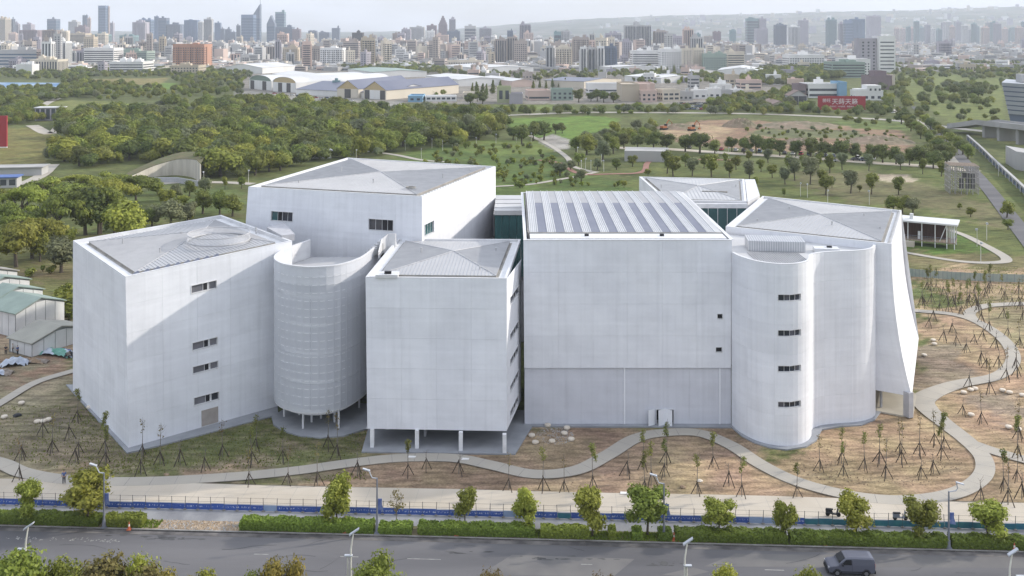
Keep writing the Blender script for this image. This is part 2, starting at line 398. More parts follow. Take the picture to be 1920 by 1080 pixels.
def build_ground():
    ys = [-250.0, 30.0]
    y = 78.0
    while y < 9480:
        ys.append(y)
        y += 0.75 if y < 190 else max(0.75, (y - 190) * 0.014 + 0.75)
    ys = np.array(ys)
    core = np.linspace(-0.66, 0.66, 420)
    rat = np.concatenate([[-6, -3.5, -2, -1.3, -0.9, -0.75], core, [0.75, 0.9, 1.3, 2, 3.5, 6]])
    yy = np.maximum(ys, 60.0)
    X = np.clip(yy[:, None] * rat[None, :], -8900, 8900)
    Y = np.repeat(ys[:, None], len(rat), 1)
    nr, nc = X.shape
    # gentle relief of bare soil
    rel = 0.10 * np.sin(X * 0.31 + Y * 0.17) * np.sin(Y * 0.23 - X * 0.11)
    Z = np.where((Y > 113.0) & (Y < 600), -0.10 + 0.5 * rel, -0.10)
    Z = np.where(Y < 113, -0.10, Z)
    co = np.stack([X, Y, Z], -1).reshape(-1, 3)
    Yp = np.maximum(Y, 5.0)
    PX = 960 + X / Yp * FOC; PY = HOR + EYE * FOC / Yp
    # ragged zone edges: wander the sample position a little in metres
    wx = 1.0 * np.sin(X * 0.9 + 1.3 * np.sin(Y * 0.7)) + 1.4 * np.sin(Y * 0.37 + X * 0.21) + 0.7 * np.sin(X * 2.3 - Y * 1.9)
    wy = 1.0 * np.sin(Y * 0.8 + 1.1 * np.sin(X * 0.6)) + 1.4 * np.sin(X * 0.33 - Y * 0.27) + 0.7 * np.sin(Y * 2.1 + X * 1.7)
    col = np.empty((nr, nc, 3)); col[:] = (0.10, 0.112, 0.040)
    far = (Y > 1400)
    col[far] = CITY
    for poly, c, wob in ZONES:
        s = wob / 5.0
        sx = PX + wx * s * FOC / Yp
        sy = HOR + EYE * FOC / np.maximum(Yp + wy * s * 1.5, 5)
        acc = np.zeros((nr, nc))
        for ox, oy in ((0, 0), (1.3, 0.8), (-1.2, 1.0), (0.8, -1.3), (-0.9, -0.8)):
            k = s * 0.8
            acc += in_poly(sx + ox * k * FOC / Yp, sy + oy * k * EYE * FOC / Yp ** 2, poly)
        acc = (acc / 5.0)[..., None]
        col = col * (1 - acc) + np.array(c) * acc
    me = bpy.data.meshes.new('ground')
    idx = np.arange(nr * nc).reshape(nr, nc)
    quads = np.stack([idx[:-1, :-1], idx[:-1, 1:], idx[1:, 1:], idx[1:, :-1]], -1).reshape(-1, 4)
    me.vertices.add(len(co)); me.vertices.foreach_set('co', co.ravel())
    me.loops.add(quads.size); me.loops.foreach_set('vertex_index', quads.ravel().astype(np.int32))
    me.polygons.add(len(quads)); me.polygons.foreach_set('loop_start', np.arange(0, quads.size, 4, dtype=np.int32))
    me.update(calc_edges=True)
    ca = me.color_attributes.new('cover', 'FLOAT_COLOR', 'POINT')
    ca.data.foreach_set('color', np.concatenate([col.reshape(-1, 3), np.ones((nr * nc, 1))], 1).ravel().astype(np.float32))
    me.polygons.foreach_set('use_smooth', [True] * len(quads))
    m, N, L, b = _nodes('ground_cover')
    b.inputs['Roughness'].default_value = 0.95; b.inputs['Specular IOR Level'].default_value = 0.15
    at = N.new('ShaderNodeVertexColor'); at.layer_name = 'cover'
    tc = N.new('ShaderNodeTexCoord')
    def noise(s, d, lo, hi, a, bb, st=None):
        mpn = N.new('ShaderNodeMapping'); L.new(tc.outputs['Object'], mpn.inputs[0])
        if st: mpn.inputs['Scale'].default_value = st
        n = N.new('ShaderNodeTexNoise'); n.inputs['Scale'].default_value = s; n.inputs['Detail'].default_value = d
        r = N.new('ShaderNodeMapRange'); r.inputs[1].default_value = lo; r.inputs[2].default_value = hi
        r.inputs[3].default_value = a; r.inputs[4].default_value = bb
        L.new(mpn.outputs[0], n.inputs['Vector']); L.new(n.outputs[0], r.inputs[0]); return r
    a1 = noise(0.07, 8, 0.35, 0.65, 0.78, 1.2)
    a2 = noise(1.1, 9, 0.32, 0.68, 0.60, 1.42, (0.28, 1.0, 1))
    a4 = noise(3.6, 6, 0.3, 0.7, 0.74, 1.26)
    a3 = noise(0.22, 5, 0.42, 0.64, 0.0, 0.28)
    mu = N.new('ShaderNodeMath'); mu.operation = 'MULTIPLY'; L.new(a1.outputs[0], mu.inputs[0]); L.new(a2.outputs[0], mu.inputs[1])
    mu2 = N.new('ShaderNodeMath'); mu2.operation = 'MULTIPLY'; L.new(mu.outputs[0], mu2.inputs[0]); L.new(a4.outputs[0], mu2.inputs[1]); mu = mu2
    sc = N.new('ShaderNodeVectorMath'); sc.operation = 'SCALE'; L.new(at.outputs[0], sc.inputs[0]); L.new(mu.outputs[0], sc.inputs['Scale'])
    hs = N.new('ShaderNodeHueSaturation'); L.new(sc.outputs[0], hs.inputs['Color'])
    rr = noise(0.12, 6, 0.35, 0.65, 0.485, 0.515); L.new(rr.outputs[0], hs.inputs['Hue'])
    mx = N.new('ShaderNodeMix'); mx.data_type = 'RGBA'; L.new(a3.outputs[0], mx.inputs[0]); L.new(hs.outputs[0], mx.inputs[6])
    mul = N.new('ShaderNodeMix'); mul.data_type = 'RGBA'; mul.blend_type = 'MULTIPLY'; mul.inputs[0].default_value = 1
    L.new(hs.outputs[0], mul.inputs[6]); mul.inputs[7].default_value = (0.80, 0.86, 0.72, 1); L.new(mul.outputs[2], mx.inputs[7])
    L.new(mx.outputs[2], b.inputs['Base Color'])
    bp = N.new('ShaderNodeBump'); bp.inputs['Strength'].default_value = 0.45; bp.inputs['Distance'].default_value = 0.25
    bn = N.new('ShaderNodeTexNoise'); bn.inputs['Scale'].default_value = 1.6; bn.inputs['Detail'].default_value = 5
    L.new(tc.outputs['Object'], bn.inputs['Vector']); L.new(bn.outputs[0], bp.inputs['Height']); L.new(bp.outputs[0], b.inputs['Normal'])
    me.materials.append(m)
    prop(link('ground', me), kind='structure')
build_ground()

# ------------------------------------------------------------------ road, kerb, pavement, plaza
def strip(name, u0, u1, v0, v1, z, mat, n=60, kind='structure', thick=0.0, wob=0.0):
    mb = MB()
    us = np.linspace(u0, u1, n + 1)
    for i in range(n):
        w = [wob * math.sin(us[i + k] * 0.9) + wob * math.sin(us[i + k] * 2.3) for k in (0, 1)]
        a, b = us[i], us[i + 1]
        mb.face([R(a, v0, z), R(b, v0, z), R(b, v1 + w[1], z), R(a, v1 + w[0], z)])
        if thick:
            mb.face([R(a, v0, z - thick), R(b, v0, z - thick), R(b, v0, z), R(a, v0, z)])
            mb.face([R(b, v1, z - thick), R(a, v1, z - thick), R(a, v1, z), R(b, v1, z)])
    return prop(mb.build(name, mat), kind=kind)
U0, U1 = -230.0, 230.0
strip('road', U0, U1, -17.5, -0.75, -0.075, M['asphalt'])
strip('road_gutter', U0, U1, -0.75, 0.0, -0.065, M['gutterpave'])
mb = MB()
for i in range(150):                                         # kerb stones of two metres
    u = -150 + i * 2.0
    p = [R(u + 0.01, 0.0), R(u + 1.985, 0.0), R(u + 1.985, 0.24), R(u + 0.01, 0.24)]
    h = 0.08 + 0.004 * math.sin(i * 1.7)
    mb.box8([(x, y, -0.12) for x, y, _ in p] + [(x, y, h) for x, y, _ in p])
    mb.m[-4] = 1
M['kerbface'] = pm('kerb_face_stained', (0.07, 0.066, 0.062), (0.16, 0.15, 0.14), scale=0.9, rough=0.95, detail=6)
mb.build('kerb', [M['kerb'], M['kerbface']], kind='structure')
strip('verge', U0, U1, 0.24, 2.3, 0.05, M['verge'], thick=0.12)
strip('pavement', U0, U1, 2.3, 6.4, 0.064, M['sheet'], thick=0.12)
strip('plaza', U0, U1, 6.4, 11.3, 0.05, M['plaza'], thick=0.12, wob=0.12)
jb = MB()                                                     # joints of the plaza paving
for k in range(70):
    u = -105 + k * 3.0
    a, b = R(u, 6.5), R(u + .05, 11.2); jb.face([R(u, 6.5, .054), R(u + .045, 6.5, .054), R(u + .045, 11.2, .054), R(u, 11.2, .054)])
jb.face([R(-105, 8.85, .054), R(105, 8.85, .054), R(105, 8.89, .054), R(-105, 8.89, .054)])
jb.build('plaza_joint', M['path'], kind='stuff')
# worn lane dashes and repair patches
mb = MB()
def dash(px, py, ln, w=0.13):
    u, v = road_uv(px, py)
    mb.face([R(u - ln / 2, v - w / 2, -0.068), R(u + ln / 2, v - w / 2, -0.068), R(u + ln / 2, v + w / 2, -0.068), R(u - ln / 2, v + w / 2, -0.068)])
for px, py, ln in ((795, 1047, 3.6), (655, 1042.5, 2.0), (490, 1038, 1.6), (1452, 1067.5, 2.0), (1100, 1057, 1.2)):
    dash(px, py, ln)
mb.build('lane_marking', M['marking'], kind='structure')
mb = MB()
M['patch'] = pm('road_patch', (0.165, 0.157, 0.15), (0.13, 0.125, 0.125), scale=0.25, rough=0.92, detail=8)
M['tar'] = pm('road_tar_stain', (0.05, 0.05, 0.052), (0.09, 0.088, 0.088), scale=0.6, rough=0.8, detail=8)
for px0, px1, py0, py1 in ((900, 1190, 1040, 1078), (1320, 1960, 1038, 1062), (1240, 1330, 1064, 1078)):
    c = [G(px0, py1, -0.070), G(px1 - 40, py1 + 3, -0.070), G(px1, py0 + 8, -0.070), G(px0 + 60, py0, -0.070)]
    mb.face(c)
mb.build('road_patch', M['patch'], kind='structure')
mb = MB()
rr = random.Random(5)
for px, py, n in ((300, 1007, 14), (340, 1009, 10), (1010, 1046, 10), (1100, 1046, 8), (1260, 1058, 8), (870, 1035, 8), (1700, 1030, 6), (230, 1000, 10)):
    for k in range(n):
        x, y, _ = G(px + rr.gauss(0, 22), py + rr.gauss(0, 2.2))
        a, r1, r2 = rr.uniform(0, PI), rr.uniform(0.12, 0.7), rr.uniform(0.05, 0.14)
        pts = []
        for j in range(9):
            t = 2 * PI * j / 9; q = rr.uniform(0.7, 1.2)
            pts.append((x + q * r1 * math.cos(t) * math.cos(a * 0.15) - r2 * q * math.sin(t) * math.sin(a * 0.15), y + q * r2 * math.sin(t), -0.0660 + 0.00005 * k))
        mb.face(pts)
mb.build('tar_patch', M['tar'], kind='structure')
mb = MB()                                                    # cracks and sealed joints
for k in range(26):
    px, py = rr.uniform(0, 1920), rr.uniform(1008, 1076); x, y, _ = G(px, py); a = rr.choice([rr.uniform(-.12, .05), rr.uniform(.4, 1.1)]); L_c = rr.uniform(1.5, 6); q = [(x, y)]
    for j in range(7):
        a += rr.uniform(-.25, .25); q.append((q[-1][0] + math.cos(a) * L_c / 7, q[-1][1] + math.sin(a) * L_c / 7))
    for (xa, ya), (xb, yb) in zip(q, q[1:]):
        if (ya - 106.1 + .049 * xa) > -1.0 or (yb - 106.1 + .049 * xb) > -1.0: continue
        mb.face([(xa, ya - .035, -.0650), (xb, yb - .035, -.0650), (xb, yb + .035, -.0650), (xa, ya + .035, -.0650)])
mb.build('road_crack', M['tar'], kind='stuff')
mb = MB(); x, y, _ = G(1245, 1055)
mb.prism([(x + .42 * math.cos(t), y + .42 * math.sin(t)) for t in np.linspace(0, 2 * PI, 19)[:-1]], -.08, -.060)
o = mb.build('manhole_cover', M['tar']); prop(o, 'round dark manhole cover in the patched road', 'manhole cover')

# winding concrete paths: thin slabs swept along the ground
def catmull(pts, per=8, closed=False):
    P = [np.array(p, float) for p in pts]
    P = [2 * P[0] - P[1]] + P + [2 * P[-1] - P[-2]]
    out = []
    for i in range(1, len(P) - 2):
        for k in range(per):
            t = k / per
            out.append(0.5 * ((2 * P[i]) + (-P[i - 1] + P[i + 1]) * t + (2 * P[i - 1] - 5 * P[i] + 4 * P[i + 1] - P[i + 2]) * t * t
                              + (-P[i - 1] + 3 * P[i] - 3 * P[i + 1] + P[i + 2]) * t ** 3))
    out.append(P[-2])
    return out
PATH_CURVES = []
def path(name, pix, width, z, mat, thick=0.08, per=8, joints=False):
    pts = catmull([G(a, b)[:2] for a, b in pix], per)
    n = len(pts)
    ws = width if hasattr(width, '__len__') else [width] * len(pix)
    wv = np.interp(np.linspace(0, len(pix) - 1, n), range(len(pix)), ws)
    PATH_CURVES.append((np.array(pts), float(max(ws))))
    mb = MB()
    L_, R_ = [], []
    for i, p in enumerate(pts):
        d = pts[min(i + 1, n - 1)] - pts[max(i - 1, 0)]
        d = d / (np.linalg.norm(d) + 1e-9)
        q = np.array((-d[1], d[0])) * wv[i] / 2
        L_.append(p + q); R_.append(p - q)
    for i in range(n - 1):
        a, b, c, e = R_[i], R_[i + 1], L_[i + 1], L_[i]
        mb.face([(*a, z), (*b, z), (*c, z), (*e, z)])
        mb.face([(*b, z - thick), (*a, z - thick), (*a, z), (*b, z)][::-1])
        mb.face([(*e, z - thick), (*c, z - thick), (*c, z), (*e, z)][::-1])
    o = prop(mb.build(name, mat), kind='structure')
    if joints:                                                # expansion joints across the slab
        jb = MB(); run = 0.0; nxt = 2.0
        for i in range(n - 1):
            L_s = np.linalg.norm(pts[i + 1] - pts[i])
            while nxt < run + L_s:
                t = (nxt - run) / L_s; e = (pts[i + 1] - pts[i]) / L_s * .035
                l_, r_ = L_[i] * (1 - t) + L_[i + 1] * t, R_[i] * (1 - t) + R_[i + 1] * t
                jb.face([(*(r_ - e), z + .004), (*(r_ + e), z + .004), (*(l_ + e), z + .004), (*(l_ - e), z + .004)]); nxt += 3.0
            run += L_s
        prop(jb.build('path_joint', M['kerb'], o), kind='stuff')
    return o
path('path', [(-90, 845), (0, 868), (40, 885), (100, 897), (180, 903), (300, 902), (450, 893), (560, 882), (660, 868), (750, 859), (850, 859),
              (920, 872), (1000, 889), (1080, 882), (1140, 853), (1190, 823), (1240, 812), (1310, 812), (1370, 835), (1430, 873),
              (1500, 905), (1600, 930), (1700, 938), (1790, 925), (1840, 895), (1845, 862), (1815, 828), (1770, 793), (1738, 765),
              (1735, 745), (1790, 722), (1870, 705), (1900, 675), (1885, 640), (1840, 607), (1790, 590), (1720, 583), (1650, 580)],
     [2.3] * 26 + [2.6, 2.8, 3.2, 3.4, 2.8, 2.3, 2.3, 2.3, 2.2, 2.0, 2.0, 2.0], 0.062, M['path'], joints=True)
path('path', [(1825, 600), (1818, 587), (1838, 576), (1880, 571), (1990, 568)], 2.2, 0.068, M['path'], joints=True)
path('path', [(1812, 828), (1870, 848), (1960, 872)], 2.3, 0.068, M['path'], joints=True)
path('path', [(-60, 790), (0, 756), (65, 718), (135, 696), (190, 680)], 1.7, 0.062, M['path'], joints=True)
path('path', [(1730, 420), (1795, 436), (1850, 462), (1886, 484), (1872, 492), (1800, 490), (1690, 472), (1600, 455)], [2.0, 2.0, 2.4, 2.6, 2.4, 2.0, 1.8, 1.8], 0.062, M['path'])
path('path', [(690, 283), (745, 291), (790, 300), (840, 304)], 3.0, 0.062, M['path'])
path('path', [(920, 350), (990, 346), (1040, 338), (1085, 330), (1120, 322)], 2.2, 0.062, M['path'])
path('path', [(985, 250), (1010, 262), (1040, 278), (1064, 296), (1075, 312), (1110, 322)], 2.6, 0.062, M['path'])
M['redpath'] = pm('path_red_brick', (0.30, 0.15, 0.115), (0.24, 0.13, 0.10), scale=0.3)
path('path', [(1010, 300), (1050, 306), (1085, 325), (1150, 326), (1205, 322), (1230, 300), (1380, 300)], 2.4, 0.066, M['redpath'])
path('road', [(1150, 277), (1240, 279), (1350, 286), (1500, 295), (1650, 306), (1760, 313), (1830, 322)], 8.0, 0.04, M['plaza'], per=6)
path('road', [(700, 215), (860, 217), (950, 216), (1080, 211), (1200, 211), (1400, 213), (1560, 219), (1680, 226), (1790, 240), (2000, 262)], 9.0, 0.04, M['path'], per=6)
path('road', [(1680, 205), (1720, 230), (1745, 258), (1775, 292), (1790, 310)], 6.0, 0.045, M['path'], per=6)
path('road', [(1715, 200), (1760, 248), (1810, 305), (1850, 350), (1905, 420), (1960, 490)], 5.0, 0.05, M['asphalt'], per=6)
path('path', [(-60, 352), (30, 346), (75, 330), (100, 308)], 5.0, 0.05, M['path'], per=6)
path('road', [(60, 235), (100, 250), (130, 215), (180, 200)], 7.0, 0.05, M['plaza'], per=6)
path('path', [(250, 352), (330, 342), (420, 342), (475, 345)], 4.5, 0.05, M['path'], per=6)
path('path', [(75, 205), (90, 192), (120, 180)], 6.0, 0.05, M['path'], per=6)
path('path', [(330, 208), (470, 214), (700, 212)], 5.0, 0.05, M['path'], per=6)
# ------------------------------------------------------------------ the museum
MUSEUM = empty('museum_building', (0, 140, 0), 0,
               'large white museum of joined tilted boxes and drums clad in pale metal mesh panels', 'building')
_mi = Matrix.Translation((0, -140, 0))
def under(o, parent):
    o.parent = parent
    return o
def block(name_mb, mats, label=None):
    o = name_mb.build('gallery_block', mats)
    o.parent = MUSEUM; o.matrix_parent_inverse = _mi
    if label: o['label'] = label
    return o
def sub(mbx, name, mats, blk, label=None, smooth=False):
    o = mbx.build(name, mats, smooth=smooth)
    o.parent = blk
    if label: o['label'] = label
    return o

class Wall:
    """A wall as a function of u (left to right seen from outside) and v (up)."""
    def __init__(self, P, nu, nv, nsub=1):
        self.P, self.nu, self.nv, self.nsub, self.w = P, nu, nv, nsub, []
    def N(self, u, v):
        e = 1e-3
        du = self.P(min(u + e, 1), v) - self.P(max(u - e, 0), v)
        dv = self.P(u, min(v + e, 1)) - self.P(u, max(v - e, 0))
        n = np.cross(du, dv)
        return n / (np.linalg.norm(n) + 1e-12)
    def at(self, u, v, d=0.0):
        return tuple(self.P(u, v) + self.N(u, v) * d)
    def uv(self, px, py, u=0.5, v=0.5):
        def pj(u, v):
            p = self.P(u, v)
            return np.array((960 + p[0] / p[1] * FOC, HOR + (EYE - p[2]) / p[1] * FOC))
        best = min(((abs(pj(a / 24, b / 12)[0] - px) + abs(pj(a / 24, b / 12)[1] - py)), a / 24, b / 12) for a in range(1, 24) for b in range(1, 12))
        u, v = best[1], best[2]
        for _ in range(25):
            p0 = pj(u, v); e = 1e-3
            J = np.stack([(pj(u + e, v) - p0) / e, (pj(u, v + e) - p0) / e], 1)
            s = np.linalg.lstsq(J, np.array((px, py)) - p0, rcond=None)[0]
            u = min(max(u + s[0], 0), 1); v = min(max(v + s[1], 0), 1)
        return u, v
    def window(self, x0, y0, x1, y1):
        """px of the lower left and the upper right corner"""
        u0, v0 = self.uv(x0, y0); u1, v1 = self.uv(x1, y1)
        self.w.append((min(u0, u1), max(u0, u1), min(v0, v1), max(v0, v1)))
        return self.w[-1]
    def wbox(self, mb, u0, u1, v0, v1, d0, d1, mi=0, n=1):
        for k in range(n):
            a = u0 + (u1 - u0) * k / n; b = u0 + (u1 - u0) * (k + 1) / n
            q = [(a, v0), (b, v0), (b, v1), (a, v1)]
            mb.box8([self.at(*p, d0) for p in q] + [self.at(*p, d1) for p in q], mi)
    def inwin(self, u, v):
        return any(a - 1e-6 < u < b + 1e-6 and c - 1e-6 < v < d + 1e-6 for a, b, c, d in self.w)
    def backing(self, mb, d=-0.05, mi=0):
        us = sorted(set([i / (self.nu * self.nsub) for i in range(self.nu * self.nsub + 1)] + [x for w in self.w for x in w[:2]]))
        vs = sorted(set([i / self.nv for i in range(self.nv + 1)] + [x for w in self.w for x in w[2:]]))
        for a, b in zip(us, us[1:]):
            for c, e in zip(vs, vs[1:]):
                if self.inwin((a + b) / 2, (c + e) / 2): continue
                mb.face([self.at(a, c, d), self.at(b, c, d), self.at(b, e, d), self.at(a, e, d)], mi)
    def panels(self, blk, mat, gap=0.014, th=0.035):
        L = np.linalg.norm(self.P(1, .5) - self.P(0, .5)) if self.nsub == 1 else sum(np.linalg.norm(self.P((k + 1) / 40, .5) - self.P(k / 40, .5)) for k in range(40))
        H = np.linalg.norm(self.P(.5, 1) - self.P(.5, 0))
        gu, gv = gap / L / 2, gap / H / 2
        for i in range(self.nu):
            for j in range(self.nv):
                u0, u1, v0, v1 = i / self.nu + gu, (i + 1) / self.nu - gu, j / self.nv + gv, (j + 1) / self.nv - gv
                us = sorted(set([u0 + (u1 - u0) * k / self.nsub for k in range(self.nsub + 1)] + [x for w in self.w for x in w[:2] if u0 < x < u1]))
                vs = sorted(set([v0, v1] + ([v0 + (v1 - v0) / 2] if getattr(self, 'curv', False) else []) + [x for w in self.w for x in w[2:] if v0 < x < v1]))
                mb = MB(); uvs = []
                def fc(q, d):
                    mb.face([self.at(a_, b_, e_) for (a_, b_), e_ in zip(q, d)]); uvs.extend([(a_ * L, b_ * H, 0.0) for a_, b_ in q])
                def ok(a, b, c, e): return not self.inwin((a + b) / 2, (c + e) / 2)
                for ia, (a, b) in enumerate(zip(us, us[1:])):
                    for ic, (c, e) in enumerate(zip(vs, vs[1:])):
                        if not ok(a, b, c, e): continue
                        fc([(a, c), (b, c), (b, e), (a, e)], (0, 0, 0, 0))
                        if ia == 0: fc([(a, c), (a, c), (a, e), (a, e)], (-th, 0, 0, -th))
                        if ia == len(us) - 2: fc([(b, c), (b, c), (b, e), (b, e)], (0, -th, -th, 0))
                        if ic == 0: fc([(a, c), (b, c), (b, c), (a, c)], (-th, -th, 0, 0))
                        if ic == len(vs) - 2: fc([(a, e), (b, e), (b, e), (a, e)], (0, 0, -th, -th))
                if mb.f:
                    po = sub(mb, 'facade_panel', mat, blk, smooth=False)
                    po.data.attributes.new('panel_uv', 'FLOAT_VECTOR', 'POINT').data.foreach_set('vector', np.array(uvs, dtype=np.float32).ravel())
    def put_window(self, blk, w, panes, fr=0.10, depth=0.32, n=1):
        """frame with reveal, mullions, one pane object per pane; panes: list of (width share, material)"""
        u0, u1, v0, v1 = w
        L = np.linalg.norm(np.array(self.at(u1, v0)) - np.array(self.at(u0, v0))); H = np.linalg.norm(np.array(self.at(u0, v1)) - np.array(self.at(u0, v0)))
        fu, fv = fr * (u1 - u0) / L, fr * (v1 - v0) / H
        mb = MB()
        self.wbox(mb, u0, u1, v0, v0 + fv, -depth - .05, 0.05, 0, n)
        self.wbox(mb, u0, u1, v1 - fv, v1, -depth - .05, 0.05, 0, n)
        self.wbox(mb, u0, u0 + fu, v0 + fv, v1 - fv, -depth - .05, 0.045)
        self.wbox(mb, u1 - fu, u1, v0 + fv, v1 - fv, -depth - .05, 0.045)
        tot = sum(p[0] for p in panes); x = u0 + fu; span = u1 - u0 - 2 * fu
        for k, (s, mt) in enumerate(panes):
            xe = x + span * s / tot
            pb = MB()
            self.wbox(pb, x + fu * .25, xe - fu * .25, v0 + fv, v1 - fv, -depth - .03, -depth + .02, 0, n)
            sub(pb, 'pane', mt, blk)
            if k: self.wbox(mb, x - fu * .25, x + fu * .25, v0 + fv, v1 - fv, -depth - .04, -depth + .08)
            x = xe
        sub(mb, 'window_frame', M['frame'], blk)

def flat(b0, b1, t0, t1, nu, nv):
    b0, b1, t0, t1 = map(lambda q: np.array(q, float), (b0, b1, t0, t1))
    return Wall(lambda u, v: (b0 * (1 - u) + b1 * u) * (1 - v) + (t0 * (1 - u) + t1 * u) * v, nu, nv)
def curve_wall(pts, z0, z1, nu, nv, nsub):
    c = np.array(catmull(pts, 12))
    s = np.concatenate([[0], np.cumsum(np.linalg.norm(np.diff(c, axis=0), axis=1))]); s /= s[-1]
    def P(u, v):
        return np.array((np.interp(u, s, c[:, 0]), np.interp(u, s, c[:, 1]), z0 + (z1 - z0) * v))
    return Wall(P, nu, nv, nsub)

def hip_roof(blk, T, ins=1.3, drop=0.35, rise=0.9, coping=0.45, seam=0.62, mats=None, ribs=(0, 1, 2, 3), apex=None, cop=True, facet_mats=None):
    """T: four top corners ccw from above starting front left. Coping, stained gutter, four folded facets with standing seams."""
    T = [np.array(t, float) for t in T]
    c = sum(T) / 4
    def inset(d):
        out = []
        for i in range(4):
            p, a, b = T[i], T[i - 1], T[(i + 1) % 4]
            e1 = (a - p) / np.linalg.norm(a - p); e2 = (b - p) / np.linalg.norm(b - p)
            out.append(p + (e1 + e2) * d)
        return out
    I1, I2, I3 = inset(coping), inset(ins - 0.35), inset(ins)
    dz = lambda q, h: q + np.array((0, 0, h))
    mb = MB()
    for i in range(4):
        j = (i + 1) % 4
        mb.face([dz(T[i], .06), dz(T[j], .06), dz(I1[j], .06), dz(I1[i], .06)])
        mb.face([T[i], T[j], dz(T[j], .06), dz(T[i], .06)])
        mb.face([dz(I1[i], .06), dz(I1[j], .06), dz(I1[j], -drop), dz(I1[i], -drop)])
        mb.face([dz(I1[i], -drop), dz(I1[j], -drop), dz(I2[j], -drop), dz(I2[i], -drop)])
    sub(mb, 'parapet', M['coping'], blk)
    mb = MB()
    for i in range(4):
        j = (i + 1) % 4
        mb.face([dz(I2[i], -drop + .004), dz(I2[j], -drop + .004), dz(I3[j], -drop + .004), dz(I3[i], -drop + .004)])
        mb.face([dz(I3[i], -drop), dz(I3[j], -drop), dz(I3[j], -drop + .3), dz(I3[i], -drop + .3)])
    sub(mb, 'roof_gutter', M['gutter'], blk)
    ap = (sum(I3) / 4 if apex is None else np.array(apex, float)); ap = np.array((ap[0], ap[1], sum(t[2] for t in I3) / 4 + rise))
    base = [dz(p, -drop + .3) for p in I3]
    for i in range(4):
        j = (i + 1) % 4
        mb = MB(); mb.face([base[i], base[j], ap])
        sub(mb, 'roof_facet', (facet_mats or [M['roof']] * 4)[i], blk)
    mb = MB()
    for i in ribs:
        a, b = base[i], base[(i + 1) % 4]
        e = b - a; L = np.linalg.norm(e); e /= L
        nrm = np.cross(b - a, ap - a); nrm /= np.linalg.norm(nrm)
        if nrm[2] < 0: nrm = -nrm
        d = np.cross(nrm, e); ta = np.dot(ap - a, e); H = np.dot(ap - a, d)
        if H < 0: d = -d; H = -H
        k = seam
        while k < L:
            h = H * (k / ta if k < ta else (L - k) / (L - ta))
            p, q = a + e * k, a + e * k + d * h
            w = e * 0.035
            mb.box8([p - w - nrm * .02, p + w - nrm * .02, q + w - nrm * .02, q - w - nrm * .02, p - w + nrm * .055, p + w + nrm * .055, q + w + nrm * .055, q - w + nrm * .055], 0, skip=(0,))
            k += seam
    for i in range(4):                                        # hip cappings
        mb.tube([base[i] + np.array((0, 0, .03)), ap + np.array((0, 0, .03))], 0.09, 5)
    sub(mb, 'roof_seam', M['seam'], blk)
    return base, ap

W3 = lambda: [(50, M['glass_grey']), (19, M['dark']), (30, M['glass_grey'])]

M['win_mid'] = glassy('window_glass_mid', (.10, .10, .12), rough=.12)
# --- left box
A = dict(fl=(-51.7, 129.4), bl=(-68.7, 150.2), fr=(-33.3, 145.4), br=(-50.3, 166.0))
AT = [(-52.1, 129.4, 23.1), (-33.3, 145.4, 24.5), (-50.3, 166.0, 24.5), (-68.7, 150.2, 23.5)]
wf = flat((*A['fl'], 0.1), (*A['fr'], 0.1), AT[0], AT[1], 5, 6)
ws = flat((*A['bl'], 0.1), (*A['fl'], 0.1), AT[3], AT[0], 5, 5)
wins = [wf.window(*w) for w in ((358, 552, 407, 524), (360, 659, 408.5, 630.5), (361, 703, 409.5, 675), (363, 762.5, 411.5, 732.5))]
mb = MB()
wf.backing(mb); ws.backing(mb)
mb.face([(*A['fr'], 0), (*A['br'], 0), AT[2], AT[1]]); mb.face([(*A['br'], 0), (*A['bl'], 0), AT[3], AT[2]])
mb.face([(x, y, z - 0.5) for x, y, z in AT])
BA = block(mb, M['facade_back'], 'leftmost box with a glass ring on its ribbed roof')
wf.panels(BA, M['facade']); ws.panels(BA, M['facade'])
for k, w in enumerate(wins):
    wf.put_window(BA, w, [(48, M['glass_grey']), (18, M['dark']), (6, M['frame']), (28, M['glass_dark'] if k == 3 else M['glass_grey'])])
hip_roof(BA, AT, ins=1.9, drop=0.45, rise=0.75, coping=0.35, seam=0.55, apex=(-49, 152, 0))
bd = MB(); d0 = wf.uv(378, 806); d1 = wf.uv(409, 789); wf.wbox(bd, d0[0], d1[0], 0.005, max(d1[1], .1), 0.0, 0.06); sub(bd, 'door_board', M['taupe'], BA)
e = np.array(AT[1]) - np.array(AT[0]); e /= np.linalg.norm(e); nin = np.array((-e[1], e[0], 0)); nin /= np.linalg.norm(nin)
for k in range(9):                                            # saw-tooth vents along the front gutter
    p = np.array(AT[0]) + e * (1.1 + k * 1.42) + nin * 0.5 + np.array((0, 0, -0.30))
    q, r_ = p + e * 0.95, nin * 0.85
    vb = MB()
    vb.face([p, q, q + r_, p + r_]); vb.face([p, q, q + np.array((0, 0, .50))]); vb.face([p + r_, q + r_ + np.array((0, 0, .50)), q + r_])
    vb.face([p, q + np.array((0, 0, .50)), q + r_ + np.array((0, 0, .50)), p + r_]); vb.face([q, q + r_, q + r_ + np.array((0, 0, .5)), q + np.array((0, 0, .5))])
    sub(vb, 'roof_vent', M['roofpanel'], BA)
m, N_, L_, b_ = _nodes('ring_glass'); b_.inputs['Base Color'].default_value = (.62, .62, .64, 1); b_.inputs['Roughness'].default_value = .15
_t = N_.new('ShaderNodeBsdfTransparent'); _x = N_.new('ShaderNodeMixShader'); _x.inputs[0].default_value = .45
L_.new(_t.outputs[0], _x.inputs[1]); L_.new(b_.outputs[0], _x.inputs[2]); L_.new(_x.outputs[0], N_['Material Output'].inputs[0]); M['ringglass'] = m
